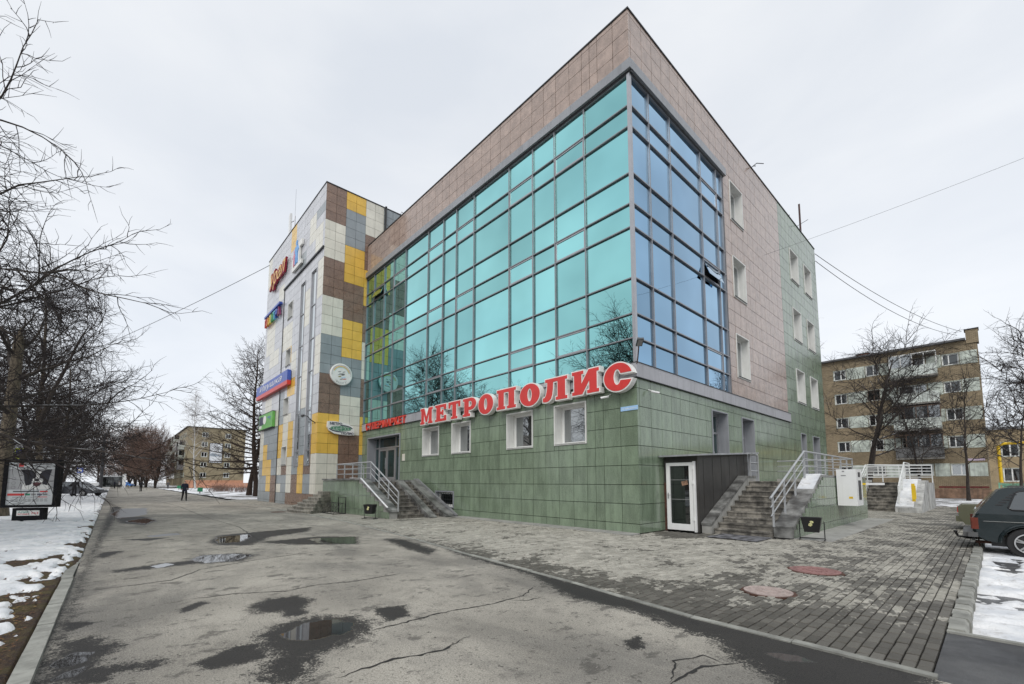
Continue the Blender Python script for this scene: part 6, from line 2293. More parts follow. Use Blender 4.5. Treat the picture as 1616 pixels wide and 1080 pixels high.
WALK = dict(knL=(-.10, .14, .52), anL=(-.10, .20, .10), toL=(-.11, .36, .06), knR=(.10, -.02, .50), anR=(.11, -.24, .14), toR=(.12, -.12, .05), elL=(-.25, -.10, 1.15), haL=(-.24, -.02, .91), elR=(.25, .04, 1.15), haR=(.24, .20, .95))
STRIDE2 = dict(knR=(.10, .16, .52), anR=(.10, .14, .10), toR=(.11, .30, .05), knL=(-.10, .02, .50), anL=(-.10, -.16, .11), toL=(-.11, -.02, .05), elR=(.27, -.06, 1.15), haR=(.22, .12, .98), elL=(-.27, -.02, 1.15), haL=(-.20, .14, .98))
person('person in dark blue winter coat and cap walking towards us on the walkway', -36.0, -7.35, math.radians(-82), (.012, .016, .035), (.010, .010, .012), WALK, 1.66, (.012, .014, .03))
person('person in black jacket with bowed head walking away down the walkway', -80.0, -8.35, math.radians(95), (.012, .012, .014), (.010, .010, .012), dict(STRIDE2, head0=(0, .09, 1.53), head1=(0, .13, 1.64)), 1.72)
person('distant person in grey jacket at the right edge of the walkway', -110, -2.9, math.radians(-90), (.06, .06, .065), (.014, .014, .016), STRIDE2, 1.7)
person('person in black jacket and olive trousers standing by the tree trunk', -52.2, -14.3, math.radians(60), (.010, .010, .012), (.085, .08, .04), dict(elL=(-.30, .02, 1.18), haL=(-.16, .16, 1.06), elR=(.30, .02, 1.18), haR=(.16, .16, 1.06), head0=(0, .08, 1.53), head1=(0, .11, 1.63), anL=(-.17, -.03, .09), anR=(.17, -.03, .09), toL=(-.2, .12, .045), toR=(.2, .12, .045)), 1.72, z=.06)
person('person in pale beige coat waiting near the bus stop sign', -96, -15.2, math.radians(40), (.45, .40, .32), (.04, .04, .045), {}, 1.68)
person('person in white jacket standing left of the bus shelter', -100, -13.6, math.radians(120), (.70, .70, .70), (.012, .012, .014), {}, 1.7)
person('person in dark coat waiting inside the bus shelter', -128.5, -11.2, math.radians(30), (.014, .014, .016), (.012, .012, .014), {}, 1.7)
person('person in grey white jacket by the shelter side wall', -126, -10.4, math.radians(200), (.38, .38, .38), (.02, .02, .022), STRIDE2, 1.68)

# ------------------------------------------------------------------ billboard
bbU = V((.43, .90, 0)).normalized(); bbN = V((.90, -.43, 0)).normalized()
BF = Fr((-16.87, -13.82, 0), bbU, (0, 0, 1), bbN)
m_frame = mat('matt black frame', (.008, .008, .010), .7, spec=.2)
bd = thing('billboard', 'black framed light box with smiling black and white dog poster', 'billboard', (-16.9, -13.88, 0))
mb = MB(); mb.fbox(BF, -.45, .45, -.05, .55, -.12, .12); mb.build('pedestal', m_frame, bd)
mb = MB()
for q in ((-.80, -.69, .57, 2.33), (.69, .80, .57, 2.33), (-.69, .69, 2.25, 2.33), (-.69, .69, .57, .66)):
    mb.fbox(BF, *q, -.14, .14)
mb.build('frame', m_frame, bd)
mb = MB(); mb.fbox(BF, -.69, .69, .66, 2.25, -.10, .09); po_ = mb.build('poster', mat('poster paper', (.62, .64, .64), .35, var=.04), bd)
PF = lambda layer: Fr(BF.p(0, 0, .09 + .003 * layer), BF.U * .77, BF.W, BF.N)
def sticker(nm, pts, layer, m_):
    mb = MB(); mb.prism(PF(layer), pts, -.001, .002); return mb.build(nm, m_, po_)
m_dog = mat('dog black', (.022, .022, .03), .6, var=.3); m_pgrey = mat('poster grey', (.40, .40, .40), .4)
sticker('photo_ground', [(-.88, 1.22), (.88, 1.22), (.88, 1.98), (-.88, 1.98)], 1, m_pgrey)
sticker('dog_chest', [(-.34, 1.225), (.70, 1.225), (.62, 1.40), (.30, 1.52), (-.1, 1.52), (-.30, 1.42)], 2, m_wsign)
sticker('dog_ear', [(-.42, 1.94), (-.30, 1.78), (-.26, 1.55), (-.20, 1.36), (-.02, 1.40), (.12, 1.55), (.16, 1.80), (.02, 1.93), (-.20, 1.97)][::-1], 3, m_dog)
sticker('dog_ear', [(.76, 1.97), (.60, 1.97), (.42, 1.92), (.30, 1.78), (.34, 1.55), (.46, 1.42), (.60, 1.38), (.66, 1.55), (.70, 1.75)][::-1], 3, m_dog)
sticker('dog_face', [(.10, 1.88), (.36, 1.90), (.40, 1.72), (.46, 1.52), (.40, 1.40), (.26, 1.34), (.10, 1.38), (.02, 1.50), (.08, 1.70)], 4, m_wsign)
sticker('dog_eye_patch', arc(.07, 1.74, .11, .12, 0, 340, 14), 5, m_dog)
sticker('dog_eye_patch', arc(.40, 1.74, .10, .12, 0, 340, 14), 5, m_dog)
sticker('dog_nose', arc(.22, 1.575, .095, .055, 0, 340, 14), 6, m_ink)
sticker('dog_mouth', [(.06, 1.47), (.22, 1.50), (.40, 1.47), (.34, 1.37), (.22, 1.33), (.10, 1.37)][::-1], 6, mat('dog mouth', (.10, .03, .035), .5))
sticker('logo_square', [(-.52, 2.06), (-.34, 2.06), (-.34, 2.18), (-.52, 2.18)], 1, m_red)
for i, (a, b, z, h, mm) in enumerate([(.10, .72, 2.12, .05, m_gprint), (.16, .70, 2.04, .025, m_gprint), (-.65, .32, 1.135, .035, m_ink), (.36, .66, 1.125, .05, m_red), (-.85, -.22, 1.0, .08, m_red), (-.19, .0, 1.005, .07, mat('poster green', (.02, .22, .12), .4)), (.04, .22, 1.005, .07, m_gprint), (.26, .44, 1.005, .07, mat('slate print', (.12, .12, .16), .4)), (.48, .66, 1.005, .07, m_gprint), (-.66, .26, .935, .02, m_gprint), (.30, .66, .935, .025, m_red)]):
    sticker('print_bar', [(a, z), (b, z), (b, z + h), (a, z + h)], 1, mm)
for z in (.875, .845, .815, .785):
    for k in range(9):
        a = -.72 + k * .158 + rng.uniform(0, .02)
        sticker('print_bar', [(a, z), (a + rng.uniform(.10, .14), z), (a + .12, z + .014), (a, z + .014)], 1, m_gprint)
for z in (1.62, 1.46, 1.30):
    mb = MB(); mb.prism(PF(2), arc(-.66, z, .085, .06, 0, 360, 20) + arc(-.66, z, .06, .04, 360, 0, 20), 0, .003); mb.build('ring_icon', m_gprint, po_)
pl = MB(); pl.fbox(BF, -.32, .34, .27, .46, .12, .126); plo = pl.build('plate', m_wsign, bd)
text_on('lettering', 'АЛИС', BF, -.28, .05, .37, .43, .126, mat('teal print', (.03, .30, .22), .4), plo, .003, .01)
text_on('lettering', 'медиа', BF, -.28, .05, .30, .35, .126, m_red, plo, .003, .01)
text_on('lettering', '763', BF, .10, .31, .32, .40, .126, m_red, plo, .003, .01)

# ------------------------------------------------------------------ apartment block on the right
m_bbrick = NT('weathered yellow brick')
_p = m_bbrick.pos()
def brick_wall_mat(name, c1, c2, scale=1.0):
    n = NT(name)
    p = n.pos()
    sp = n.node('SeparateXYZ'); n.put(sp.inputs[0], p)
    cb_ = n.node('CombineXYZ')
    n.put(cb_.inputs[0], n.math('ADD', sp.outputs[0], sp.outputs[1])); n.put(cb_.inputs[1], sp.outputs[2])
    br = n.node('TexBrick'); n.put(br.inputs['Vector'], cb_.outputs[0])
    br.inputs['Scale'].default_value = scale; br.inputs['Brick Width'].default_value = .27; br.inputs['Row Height'].default_value = .10; br.inputs['Mortar Size'].default_value = .016
    br.inputs['Color1'].default_value = (*c1, 1); br.inputs['Color2'].default_value = (*c2, 1); br.inputs['Mortar'].default_value = tuple(x * .55 for x in c1) + (1,)
    c = n.mix(n.step(n.noise(p, .6, 7, .7), .38, .66, 0, .5), br.outputs['Color'], tuple(x * .45 for x in c1))
    n.set(Base_Color=c, Roughness=.9); n.bump(br.outputs['Fac'], -.4, .02)
    return n.m
m_brick = brick_wall_mat('weathered yellow brick', (.26, .205, .13), (.36, .285, .185))
m_brick2 = brick_wall_mat('pale olive brick', (.345, .29, .185), (.40, .335, .22))
m_panelw = mat('flaking pale green render', (.47, .51, .455), .85, var=.3, scale=1.2, dirt=.5)
m_fibre = mat('ribbed balcony sheet', (.56, .60, .56), .7, var=.25, scale=1.5, dirt=.5)
m_plinth = mat('old plinth render', (.24, .15, .10), .9, var=.35, dirt=.6)
YB = 48.0
BFr = Fr((0, YB, 0), (1, 0, 0), (0, 0, 1), (0, -1, 0))
ab = thing('apartment_block', 'five storey weathered brick flats with pale panels and boxed balconies', 'building', (-6, YB, 0))
XA, XBk = -34.0, 6.85
wins = []
cols_b = []
x = 4.97
SILL = [2.15, 4.82, 7.47, 10.15, 12.83]
for base_x in (0, -13.0, -26.0):
    for f in range(5):
        z = SILL[f]
        wins += [(base_x + 4.36, base_x + 5.58, z, z + 1.15, 'w'), (base_x - 1.52, base_x - .38, z, z + 1.2, 'w'), (base_x - 4.35, base_x - 3.2, z, z + 1.15, 'w'), (base_x + 1.0, base_x + 3.2, z - (.55 if f else 0), z + 1.2, 'b')]
mb = MB()
wall(mb, BFr, XA, XBk, .9, 15.05, [w[:4] for w in wins], 0)
mb.face([(XBk, YB, 0), (XBk, YB + 12, 0), (XBk, YB + 12, 15.05), (XBk, YB, 15.05)])
mb.face([(XA, YB + 12, 0), (XBk, YB + 12, 0), (XBk, YB + 12, 15.05), (XA, YB + 12, 15.05)])
mb.build('wall', m_brick, ab)
mb = MB(); mb.fbox(BFr, XA, XBk + .05, 0, .898, -.3, .08); mb.build('plinth', m_plinth, ab)
mb = MB(); mb.fbox(BFr, XA, XBk - .75, 15.05, 15.22, -12.3, .45); mb.build('roof', mat('grey roof edge', (.10, .10, .105), .8), ab)
mb = MB(); mb.fbox(BFr, XBk - .72, XBk + .12, 14.7, 16.0, -.9, .12); mb.build('end_pier', m_brick, ab)
mb = MB(); mb.fbox(BFr, XBk - .80, XBk + .18, 16.0, 16.08, -1.0, .2); mb.build('pier_cap', m_alu_d, ab)
for cx in (-2.1, -15, -28):
    mb = MB(); mb.fbox(BFr, cx - .55, cx + .5, 15.22, 16.15, -4.2, -3.2); ch = mb.build('chimney', mat('red chimney brick', (.36, .12, .05), .9, var=.2), ab)
    mb = MB(); mb.fbox(BFr, cx - .65, cx + .6, 16.15, 16.24, -4.3, -3.1); mb.build('cap', m_alu_d, ch)
rb_ = random.Random(3)
for (u0, u1, v0, v1, k) in wins:
    if u1 < -14: 
        pass
    w = punched(BFr, (u0, u1, v0, v1), .16, m_panelw, ab, pane=m_win if rb_.random() < .3 else m_wind, frame=.07, split=rb_.choice([.5, .4, .6]), fm_=m_upvc if rb_.random() < .75 else mat('brown timber', (.10, .06, .04), .6), sill=True, proud=.02)
for base_x in (0, -13, -26):
    for f in range(5):
        z = SILL[f]
        for (a, b) in ((3.28, 4.32), (5.62, 6.78), (-.34, .92), (-3.15, -1.56)):
            if base_x + b > XBk: b = XBk - base_x - .05
            mb = MB(); mb.fbox(BFr, base_x + a, base_x + b, z - .05, z + 1.2, .0, .03); mb.build('render_panel', m_panelw, ab)
        if f >= 1:
            zb = [0, 3.92, 6.75, 9.35, 12.07][f]
            a, b = base_x + .58, base_x + 4.05
            sl = MB(); sl.fbox(BFr, a, b, zb - .12, zb, .0, 1.0); bal = sl.build('balcony', mat('balcony slab', (.22, .21, .19), .9, dirt=.5), ab)
            dark = f == 1
            mm = mat('dark balcony sheet', (.11, .11, .11), .7, var=.3, dirt=.4) if dark else m_fibre
            npan = 12 if f in (2, 3) else 4
            for i in range(npan):
                u0_, u1_ = a + (b - a) * i / npan, a + (b - a) * (i + 1) / npan
                mb = MB(); mb.fbox(BFr, u0_ + .012, u1_ - .012, zb + .04, zb + 1.0, .93, .95 + .01 * (i % 2)); mb.build('panel', mm, bal)
            mb = MB(); mb.fbox(BFr, a, a + .02, zb, zb + 1.0, .02, .95); mb.fbox(BFr, b - .02, b, zb, zb + 1.0, .02, .95); mb.fbox(BFr, a, b, zb + 1.0, zb + 1.06, .92, .98); mb.build('side_panel', mm, bal)
            if f in (1, 2, 4):
                gm = MB()
                for i in range(5):
                    u = a + (b - a) * i / 4
                    gm.fbox(BFr, u - .035, u + .035, zb + 1.06, zb + 2.25, .91, .97)
                gm.fbox(BFr, a, b, zb + 2.25, zb + 2.33, .0, 1.0)
                gm.build('glazing_frame', m_upvc if f == 4 else mat('brown timber', (.10, .06, .04), .6), bal)
                gm = MB()
                for i in range(4):
                    u0_, u1_ = a + (b - a) * i / 4 + .035, a + (b - a) * (i + 1) / 4 - .035
                    if rb_.random() < .8: gm.fbox(BFr, u0_, u1_, zb + 1.07, zb + 2.24, .93, .94)
                gm.build('glazing', m_win, bal)
mb = MB(); mb.fbox(BFr, 5.45, 6.65, 3.55, 3.75, .02, .05); mb.build('sign_strip', mat('violet white strip', (.55, .45, .55), .5, var=.3, scale=20), ab)
mb = MB(); mb.fbox(BFr, XBk - 3.4, XBk - .1, .98, 1.16, .005, .02); mb.build('painted_band', mat('dark red paint', (.13, .03, .025), .8, var=.4), ab)

# ------------------------------------------------------------------ apartment block on the left, end wall and balcony side
XG = -124.0
GF = Fr((XG, 0, 0), (0, 1, 0), (0, 0, 1), (1, 0, 0))
lb = thing('apartment_block', 'olive brick apartment block with poster on its windowed end wall', 'building', (XG - 20, 7, 0))
YL0, YL1 = 1.35, 13.6
gw = [(4.2, 5.5, z, z + 1.27) for z in (2.5, 5.1, 7.6, 10.15, 12.55)] + [(9.1, 10.4, z, z + 1.27) for z in (2.5, 5.1, 7.6, 10.0, 12.5)]
mb = MB()
wall(mb, GF, YL0, YL1, 1.9, 14.9, gw, 0)
SF = Fr((0, YL0, 0), (1, 0, 0), (0, 0, 1), (0, -1, 0))
sw_ = []
for i in range(14):
    for z in (2.5, 5.1, 7.6, 10.15, 12.55):
        sw_.append((XG - 3.2 - i * 3.4 - 1.3, XG - 3.2 - i * 3.4, z, z + 1.3))
wall(mb, SF, XG - 50, XG, .4, 14.9, sw_, 0)
mb.face([(XG - 50, YL1, 0), (XG, YL1, 0), (XG, YL1, 14.9), (XG - 50, YL1, 14.9)])
mb.build('wall', m_brick2, lb)
mb = MB(); mb.fbox(GF, YL0, YL1, 0, 1.895, -.3, .06); mb.build('plinth', mat('orange plinth', (.50, .25, .15), .8, var=.15), lb)
mb = MB(); mb.box(XG - 50.3, XG + .3, YL0 - .3, YL1 + .3, 14.9, 15.05); mb.build('roof', m_alu_d, lb)
for r in gw: punched(GF, r, .18, m_panelw, lb, pane=m_wind, frame=.1, split=.5, sill=False, proud=.03)
for r in sw_[:35]: punched(SF, r, .18, m_panelw, lb, pane=m_wind, frame=.1, split=.5, sill=False, proud=.03)
for i in range(6):
    for f, z in enumerate((4.6, 7.1, 9.7, 12.1)):
        if rb_.random() < .85:
            a = XG - 5.5 - i * 6.8
            mb = MB(); mb.fbox(SF, a - 3.0, a, z - .1, z + 1.05, 0, 1.1); bal = mb.build('balcony', rb_.choice([m_fibre, m_panelw, mat('grey balcony', (.25, .25, .26), .8)]), lb)
            mb = MB(); mb.fbox(SF, a - 3.0, a, z + 1.05, z + 2.2, 0, 1.05); mb.build('glazing', rb_.choice([m_win, m_upvc, m_wind]), bal)
            mb = MB()
            for q in range(4): mb.fbox(SF, a - 3.0 + q * .98, a - 3.0 + q * .98 + .07, z + 1.05, z + 2.2, 1.05, 1.09)
            mb.build('glazing_frame', m_upvc, bal)
bp = thing('wall_poster', 'large framed white poster hung on the olive end wall', 'poster', (XG, 7.2, 6.2))
mb = MB(); mb.fbox(GF, 5.85, 8.65, 6.2, 11.2, .02, .14); mb.build('frame', m_ink, bp)
mb = MB(); mb.fbox(GF, 5.97, 8.53, 6.32, 11.08, .14, .15); mb.build('print', mat('pale poster print', (.66, .68, .70), .4, var=.12, scale=.8), bp)
mb = MB(); mb.prism(GF, [(6.0, 8.0), (6.9, 7.8), (8.4, 7.95), (8.45, 8.2), (7.5, 8.35), (6.6, 8.7), (6.05, 8.45)], .15, .16); mb.build('print_shape', mat('grey blue print', (.28, .32, .36), .5), bp)

# ------------------------------------------------------------------ right background
yb_ = thing('low_building', 'low yellow brick building beyond the courtyard at the right', 'building', (24, 86, 0))
YFr = Fr((0, 84, 0), (1, 0, 0), (0, 0, 1), (0, -1, 0))
yw = [(8 + i * 4.2, 9.8 + i * 4.2, 5.2, 7.4) for i in range(9)] + [(8 + i * 4.2, 9.8 + i * 4.2, 1.6, 3.6) for i in range(9)]
mb = MB(); wall(mb, YFr, 4, 48, 0, 9.2, yw, 0); mb.face([(4, 96, 0), (4, 84, 0), (4, 84, 9.2), (4, 96, 9.2)]); mb.build('wall', brick_wall_mat('yellow brick', (.40, .31, .19), (.46, .36, .22)), yb_)
mb = MB(); mb.fbox(YFr, 3.7, 48, 9.2, 9.5, -12, .3); mb.build('roof', m_cornice, yb_)
for r in yw: punched(YFr, r, .2, m_panelw, yb_, pane=m_wind, frame=.12, split=.5, sill=False)
gp = thing('gas_pipe', 'raised yellow gas pipe on posts in front of the low building', 'pipe', (12, 60, 0))
mb = MB(); mb.tube([(7.6, 58, 1.5), (7.6, 58, 5.3), (8.0, 58, 5.6), (20, 58, 5.75), (40, 58, 5.9)], .14, 8); mb.build('pipe', m_yel, gp)
for x in (10.6, 17, 24):
    mb = MB(); mb.bar((x, 58.1, 0), (x, 58.1, 5.5), .28); mb.build('post', m_yel, gp)
lt = thing('lattice_mast', 'steel lattice telecom mast behind the low building', 'mast', (26, 120, 0))
mb = MB()
MX, MY = 26.5, 118.0
cs = [(-.6, -.6), (.6, -.6), (.6, .6), (-.6, .6)]
for a, b in cs: mb.bar((MX + a, MY + b, 0), (MX + a * .6, MY + b * .6, 33), .13)
for k in range(22):
    z0, z1 = k * 1.5, k * 1.5 + 1.5
    s0, s1 = 1 - .4 * z0 / 33, 1 - .4 * z1 / 33
    for i in range(4):
        a, b = cs[i], cs[(i + 1) % 4]
        mb.bar((MX + a[0] * s0, MY + a[1] * s0, z0), (MX + b[0] * s1, MY + b[1] * s1, z1), .06)
mb.build('lattice', m_alu_d, lt)
mb = MB()
mb.lathe([(1.3, 30.4), (1.3, 30.6)], 10, (MX, MY, 0)); mb.lathe([(1.5, 33), (1.5, 33.2)], 10, (MX, MY, 0))
for i in range(6):
    a = i * 1.047
    mb.bar((MX + 1.3 * math.cos(a), MY + 1.3 * math.sin(a), 30.5), (MX + 1.3 * math.cos(a), MY + 1.3 * math.sin(a), 33), .12)
mb.build('platform', m_alu_d, lt)
mb = MB()
for i in range(6):
    a = i * 1.047 + .3
    mb.box(MX + 1.5 * math.cos(a) - .2, MX + 1.5 * math.cos(a) + .2, MY + 1.5 * math.sin(a) - .2, MY + 1.5 * math.sin(a) + .2, 31 + (i % 2), 33.6 + (i % 2))
mb.build('antenna', m_cornice, lt)
gfn = thing('picket_fence', 'low mint green railing fence behind the parked off-roader', 'fence', (12, 62, 0))
m_mint = mat('mint paint', (.22, .50, .36), .6, var=.2)
for i in range(14):
    x = 7.4 + i * 1.5
    mb = MB(); mb.bar((x, 54, 0), (x, 54, 1.5), .12); mb.build('post', m_mint, gfn)
for z in (.3, .8, 1.35):
    mb = MB(); mb.bar((7.4, 54, z), (27, 54, z), .14); mb.build('rail', m_mint, gfn)
for i in range(6):
    mb = MB(); mb.fbox(Fr((0, 54, 0), (1, 0, 0), (0, 0, 1), (0, -1, 0)), 7.6 + i * 3, 9.0 + i * 3, .4, 1.3, -.02, .02); mb.build('panel', m_mint, gfn)

# shrubs along the flats
def twig_shrub(label, x, y, r, h, seed, group, m_=m_twig_r, cat='shrub', n=70):
    t = Tree(seed)
    for i in range(n):
        a, e = t.r.uniform(0, 6.28), t.r.uniform(.5, 1.5)
        d = V((math.cos(a) * math.cos(e), math.sin(a) * math.cos(e), math.sin(e)))
        base = V((t.r.gauss(0, r * .4), t.r.gauss(0, r * .4), 0))
        t.grow(base, d, h * t.r.uniform(.5, 1), .012, 0, [dict(seg=4, wander=.12, up=.05, sides=3, taper=.5, len=h), dict(num=6, len=h * .45, ang=40, rf=.7, rmin=.008, seg=2, wander=.2, up=0, sides=3, tip=False, **{'from': .2})])
    root = thing('bare_shrub', label, cat, (0, 0, 0), group)
    t.crown.build('crown', m_, root)
    root.location = (x, y, 0)
    return root
sh = twig_shrub('brown bare shrub under the low windows of the flats', 12.5, 52.0, 1.4, 2.6, 91, 'bare shrubs in the courtyard')
for i, (x, y, rz, sc_, lab) in enumerate([(16.5, 53, 1, 1.2, 'brown bare shrub farther right in front of the mint fence'), (9.3, 50.5, 2, .9, 'small brown bare shrub beside the end of the flats')]):
    copy_tree(sh, (x, y, 0), rz, sc_, lab)

# ------------------------------------------------------------------ playground side and far left
for i, (x, y, lab) in enumerate([(-61.6, -3.2, 'green litter box at the walkway edge, nearest the walker'), (-92, -2.3, 'green litter box by the hedge, left of the birch'), (-97, -2.2, 'green litter box farther along, beside the distant person')]):
    g_ = thing('litter_box', lab, 'litter bin', (x, y, 0), 'green litter boxes along the walkway')
    mb = MB(); mb.box(x - .3, x + .3, y - .25, y + .25, .25, .78); mb.build('box', mat('green litter paint', (.02, .20, .09), .5), g_)
    mb = MB()
    for a in (-.25, .25): mb.bar((x + a, y, 0), (x + a, y, .3), .05)
    mb.build('leg', m_black, g_)
hd = twig_shrub('low clipped brown hedge between walkway and playground', -73, 1.0, 2.0, 1.0, 95, 'clipped hedges', cat='hedge', n=120)
copy_tree(hd, (-78, 1.6, 0), 1.2, 1.1, 'low clipped brown hedge behind the first one')
copy_tree(hd, (-68, 2.4, 0), 2.2, 1.0, 'low clipped brown hedge nearest the small spruces')
def spruce(label, x, y, h, seed):
    r_ = random.Random(seed)
    root = thing('spruce_tree', label, 'tree', (x, y, 0), 'small spruces by the playground')
    mb = MB(); mb.tube([(x, y, 0), (x, y, h)], [.07, .01], 6); mb.build('trunk', m_bark, root)
    mb = MB()
    for i in range(900):
        z = h * (.06 + .94 * r_.random())
        rr_ = (1 - z / h) * h * .30 * r_.uniform(.3, 1.05)
        a = r_.uniform(0, 6.28)
        c = V((x + rr_ * math.cos(a), y + rr_ * math.sin(a), z - rr_ * .25))
        d = V((math.cos(a), math.sin(a), -.3)) * .16
        w = V((-math.sin(a), math.cos(a), r_.uniform(-.3, .3))) * .035
        mb.face([c - w, c + d, c + w])
    mb.build('crown', mat('spruce needles', (.018, .04, .022), .9, var=.4), root)
spruce('small dark spruce left of the blue climbing frame', -62.5, 3.9, 2.5, 1)
spruce('small dark spruce right of the blue climbing frame', -58.0, 4.2, 3.3, 2)
pg = thing('play_tower', 'playground tower with white pyramid roof and coloured panels', 'playground', (-66, 8, 0))
px_, py_ = -61.8, 8.2
mb = MB()
for a in (-.7, .7):
    for b in (-.7, .7): mb.bar((px_ + a, py_ + b, 0), (px_ + a, py_ + b, 3.6), .12)
mb.build('post', m_ink, pg)
mb = MB(); mb.lathe([(1.3, 3.6), (.9, 4.0), (.25, 4.55), (.02, 4.8)], 4, (px_, py_, 0)); mb.build('roof', m_white, pg)
mb = MB(); mb.box(px_ - .8, px_ + .8, py_ - .8, py_ + .8, 1.5, 1.6); mb.build('deck', m_alu_d, pg)
for k, (c, dx) in enumerate((((.72, .45, .02), 1.6), ((.05, .16, .55), .9), ((.70, .42, .02), 3.4), ((.55, .03, .03), 4.2))):
    mb = MB(); f3 = Fr((px_ + dx * .6, py_ + dx, 1.7), V((.67, .74, 0)), (0, 0, 1), V((.74, -.67, 0)))
    mb.prism(f3, arc(0, 0, .62, .85, 0, 180, 14) + arc(0, 0, .38, .55, 180, 0, 14), 0, .1); mb.build('arch_panel', mat('play colour %d' % k, c, .5), pg)
mb = MB(); mb.box(-60.6, -60.4, 3.0, 4.0, .5, 1.6); mb.bar((-60.5, 3.1, 0), (-60.5, 3.1, .6), .08); mb.bar((-60.5, 3.9, 0), (-60.5, 3.9, .6), .08)
pp = thing('climbing_frame', 'bright blue climbing frame between the two small spruces', 'climbing frame', (-60.5, 3.5, 0)); mb.build('panel', mat('play blue', (.03, .22, .62), .5), pp)
of = thing('low_fence', 'orange board fence along the foot of the olive apartment block', 'fence', (-116, 5, 0))
for i in range(12):
    y = 1.5 + i * 1.0
    mb = MB(); mb.box(-116.05, -116, y, y + .93, .1, 1.2); mb.build('board', mat('orange board', (.50, .25, .16), .7, var=.15), of)
# bus stop
bs_ = thing('bus_shelter', 'small glazed bus shelter with white side panel by the verge', 'bus shelter', (-130, -11, 0))
mb = MB(); mb.box(-132, -126.5, -13.6, -9.7, 2.6, 2.85); mb.build('roof', mat('shelter roof', (.45, .46, .47), .5), bs_)
mb = MB(); mb.box(-126.7, -126.5, -9.95, -9.35, 0, 3.3); mb.build('side_panel', m_white, bs_)
mb = MB(); mb.box(-131.9, -131.8, -13.5, -9.8, .3, 2.6); mb.build('back_glass', m_wind, bs_)
mb = MB()
for y in (-13.5, -11.6, -9.8): mb.bar((-126.6, y, 0), (-126.6, y, 2.6), .1)
mb.build('post', m_alu_d, bs_)
bsg = thing('bus_stop_sign', 'blue bus stop sign under a white strip on a pole', 'sign', (-86, -15.3, 0))
SGF = Fr((-86, -15.3, 0), V((.67, .74, 0)), (0, 0, 1), V((.74, -.67, 0)))
mb = MB(); mb.fbox(SGF, -.04, .04, 0, 4.2, -.04, .04); mb.build('pole', m_alu_d, bsg)
mb = MB(); mb.fbox(SGF, -.45, .45, 2.85, 3.6, .05, .1); mb.build('board', m_blue, bsg)
mb = MB(); mb.prism(SGF, [(-.28, 3.05), (.28, 3.05), (.28, 3.3), (.15, 3.45), (-.15, 3.45), (-.28, 3.3)], .1, .12); mb.build('bus_symbol', m_wsign, bsg)
mb = MB(); mb.fbox(SGF, -.75, .75, 4.0, 4.25, .05, .1); mb.build('name_strip', m_wsign, bsg)
for lab, (x, y, z) in (('yellow framed crossing sign seen between the tree trunks', (-66, -19.5, 4.6)), ('yellow crossing sign just right of the billboard', (-60, -21.5, 3.5))):
    cs_ = thing('crossing_sign', lab, 'sign', (x, y, 0))
    sf = Fr((x, y, z), V((.67, .74, 0)), (0, 0, 1), V((.74, -.67, 0)))
    mb = MB(); mb.fbox(sf, -.04, .04, -z, .7, -.06, -.01); mb.build('pole', m_alu_d, cs_)
    mb = MB(); mb.fbox(sf, -.6, .6, -.55, .65, 0, .03); mb.build('board', mat('fluorescent yellow', (.62, .75, .03), .5), cs_)
    mb = MB(); mb.fbox(sf, -.42, .42, -.38, .48, .031, .04); mb.build('blue_field', m_blue, cs_)
    mb = MB(); mb.prism(sf, [(-.28, -.28), (.28, -.28), (0, .35)], .041, .05); mb.build('triangle', m_wsign, cs_)
ppo = thing('utility_pole', 'dark concrete utility pole beside the bus shelter', 'pole', (-105, -13.0, 0))
mb = MB(); mb.tube([(-105, -13.2, 0), (-105, -13.2, 10.6)], [.26, .17], 8); mb.build('pole', mat('pole concrete', (.035, .035, .038), .9), ppo)
mb = MB(); mb.bar((-105, -14, 10.1), (-105, -12.4, 10.1), .1); mb.build('cross_arm', m_alu_d, ppo)
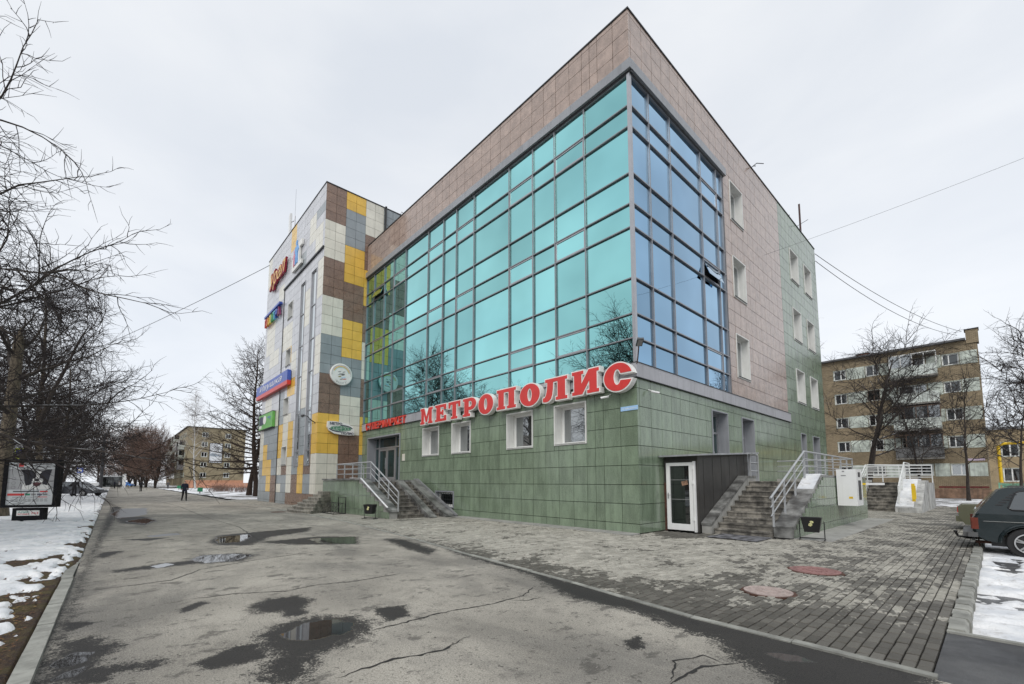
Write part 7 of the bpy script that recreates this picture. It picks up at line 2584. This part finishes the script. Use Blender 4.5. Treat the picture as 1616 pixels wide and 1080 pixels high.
# houses across the street, seen through the trees
for i, (x, y, w, h, c, lab) in enumerate([(-95, -62, 46, 13, (.40, .37, .33), 'pale long building across the street behind the street trees'), (-175, -70, 50, 16, (.30, .25, .20), 'tan building far across the street near the shelter'), (-30, -70, 34, 22, (.16, .07, .055), 'tall dark red brick building across the street left of the frame')]):
    hb = thing('street_building', lab, 'building', (x, y, 0))
    fr_ = Fr((x, y, 0), (-1, 0, 0), (0, 0, 1), (0, 1, 0))
    ws_ = [(-w / 2 + 1.5 + k * 3, -w / 2 + 3 + k * 3, 1.2 + f * 2.8, 2.7 + f * 2.8) for k in range(int(w / 3) - 1) for f in range(int(h / 2.9))]
    mb = MB(); wall(mb, fr_, -w / 2, w / 2, -.1, h, ws_, 0); mb.fbox(fr_, -w / 2, w / 2, h, h + .3, -10, .3); mb.face([fr_.p(-w / 2, 0, 0), fr_.p(-w / 2, 0, -10), fr_.p(-w / 2, h, -10), fr_.p(-w / 2, h, 0)]); mb.face([fr_.p(w / 2, 0, 0), fr_.p(w / 2, 0, -10), fr_.p(w / 2, h, -10), fr_.p(w / 2, h, 0)])
    mb.build('wall', mat('facade %d' % i, c, .9, var=.15, scale=.5, dirt=.3), hb)
    for q in ws_:
        mb = MB(); mb.fbox(fr_, q[0], q[1], q[2], q[3], -.2, -.12); mb.fbox(fr_, (q[0] + q[1]) / 2 - .05, (q[0] + q[1]) / 2 + .05, q[2], q[3], -.12, -.08)
        mb.build('window', m_wind, hb)
kio = thing('kiosk', 'low grey kiosk with orange red fascia across the street', 'kiosk', (-98, -34, 0))
mb = MB(); mb.box(-104, -92, -44, -41, 0, 3.4); mb.build('wall', m_conc, kio)
mb = MB(); mb.box(-104.2, -91.8, -41.3, -40.8, 3.0, 3.8); mb.build('fascia', mat('orange fascia', (.62, .16, .04), .5), kio)

# ------------------------------------------------------------------ overhead cables
def px_at(px, py, depth):
    d = cF + cR * ((px - PPX) / FPX) - cU * ((py - PPY) / FPX)
    return CAM + d * depth
def cable(label, a, b, sag, r=.012):
    a, b = V(a), V(b)
    pts = [a.lerp(b, t) - V((0, 0, sag * 4 * t * (1 - t))) for t in [i / 20 for i in range(21)]]
    mb = MB(); mb.tube(pts, r, 4, cap=True)
    o = mb.build('cable', m_black)
    tag(o, label, 'cable', 'overhead cables')
cable('thin cable from the tower roof edge down to the street trees', (TX0 + .1, -D, HT - .3), (-66, -19, 13.8), .4, .02)
cable('thin cable rising right from the side wall of the glass building', (.02, 12.2, 13.0), px_at(1720, 208, 17.0), .1, .006)
cable('upper of two cables from the far roof corner towards the flats', (.02, S, H - .3), (5.9, YB - .2, 15.9), .7, .018)
cable('lower of two cables from the far roof corner towards the flats', (.02, S, H - .8), (5.6, YB - .3, 15.6), .9, .018)
cable('cable hanging between utility pole and olive apartment block', (-105, -13.2, 10.3), (-124, 3.0, 13.0), .8, .03)
cable('trolley wire running from utility pole back along the street', (-105, -14, 10.2), (-60, -22, 9.5), .8, .025)
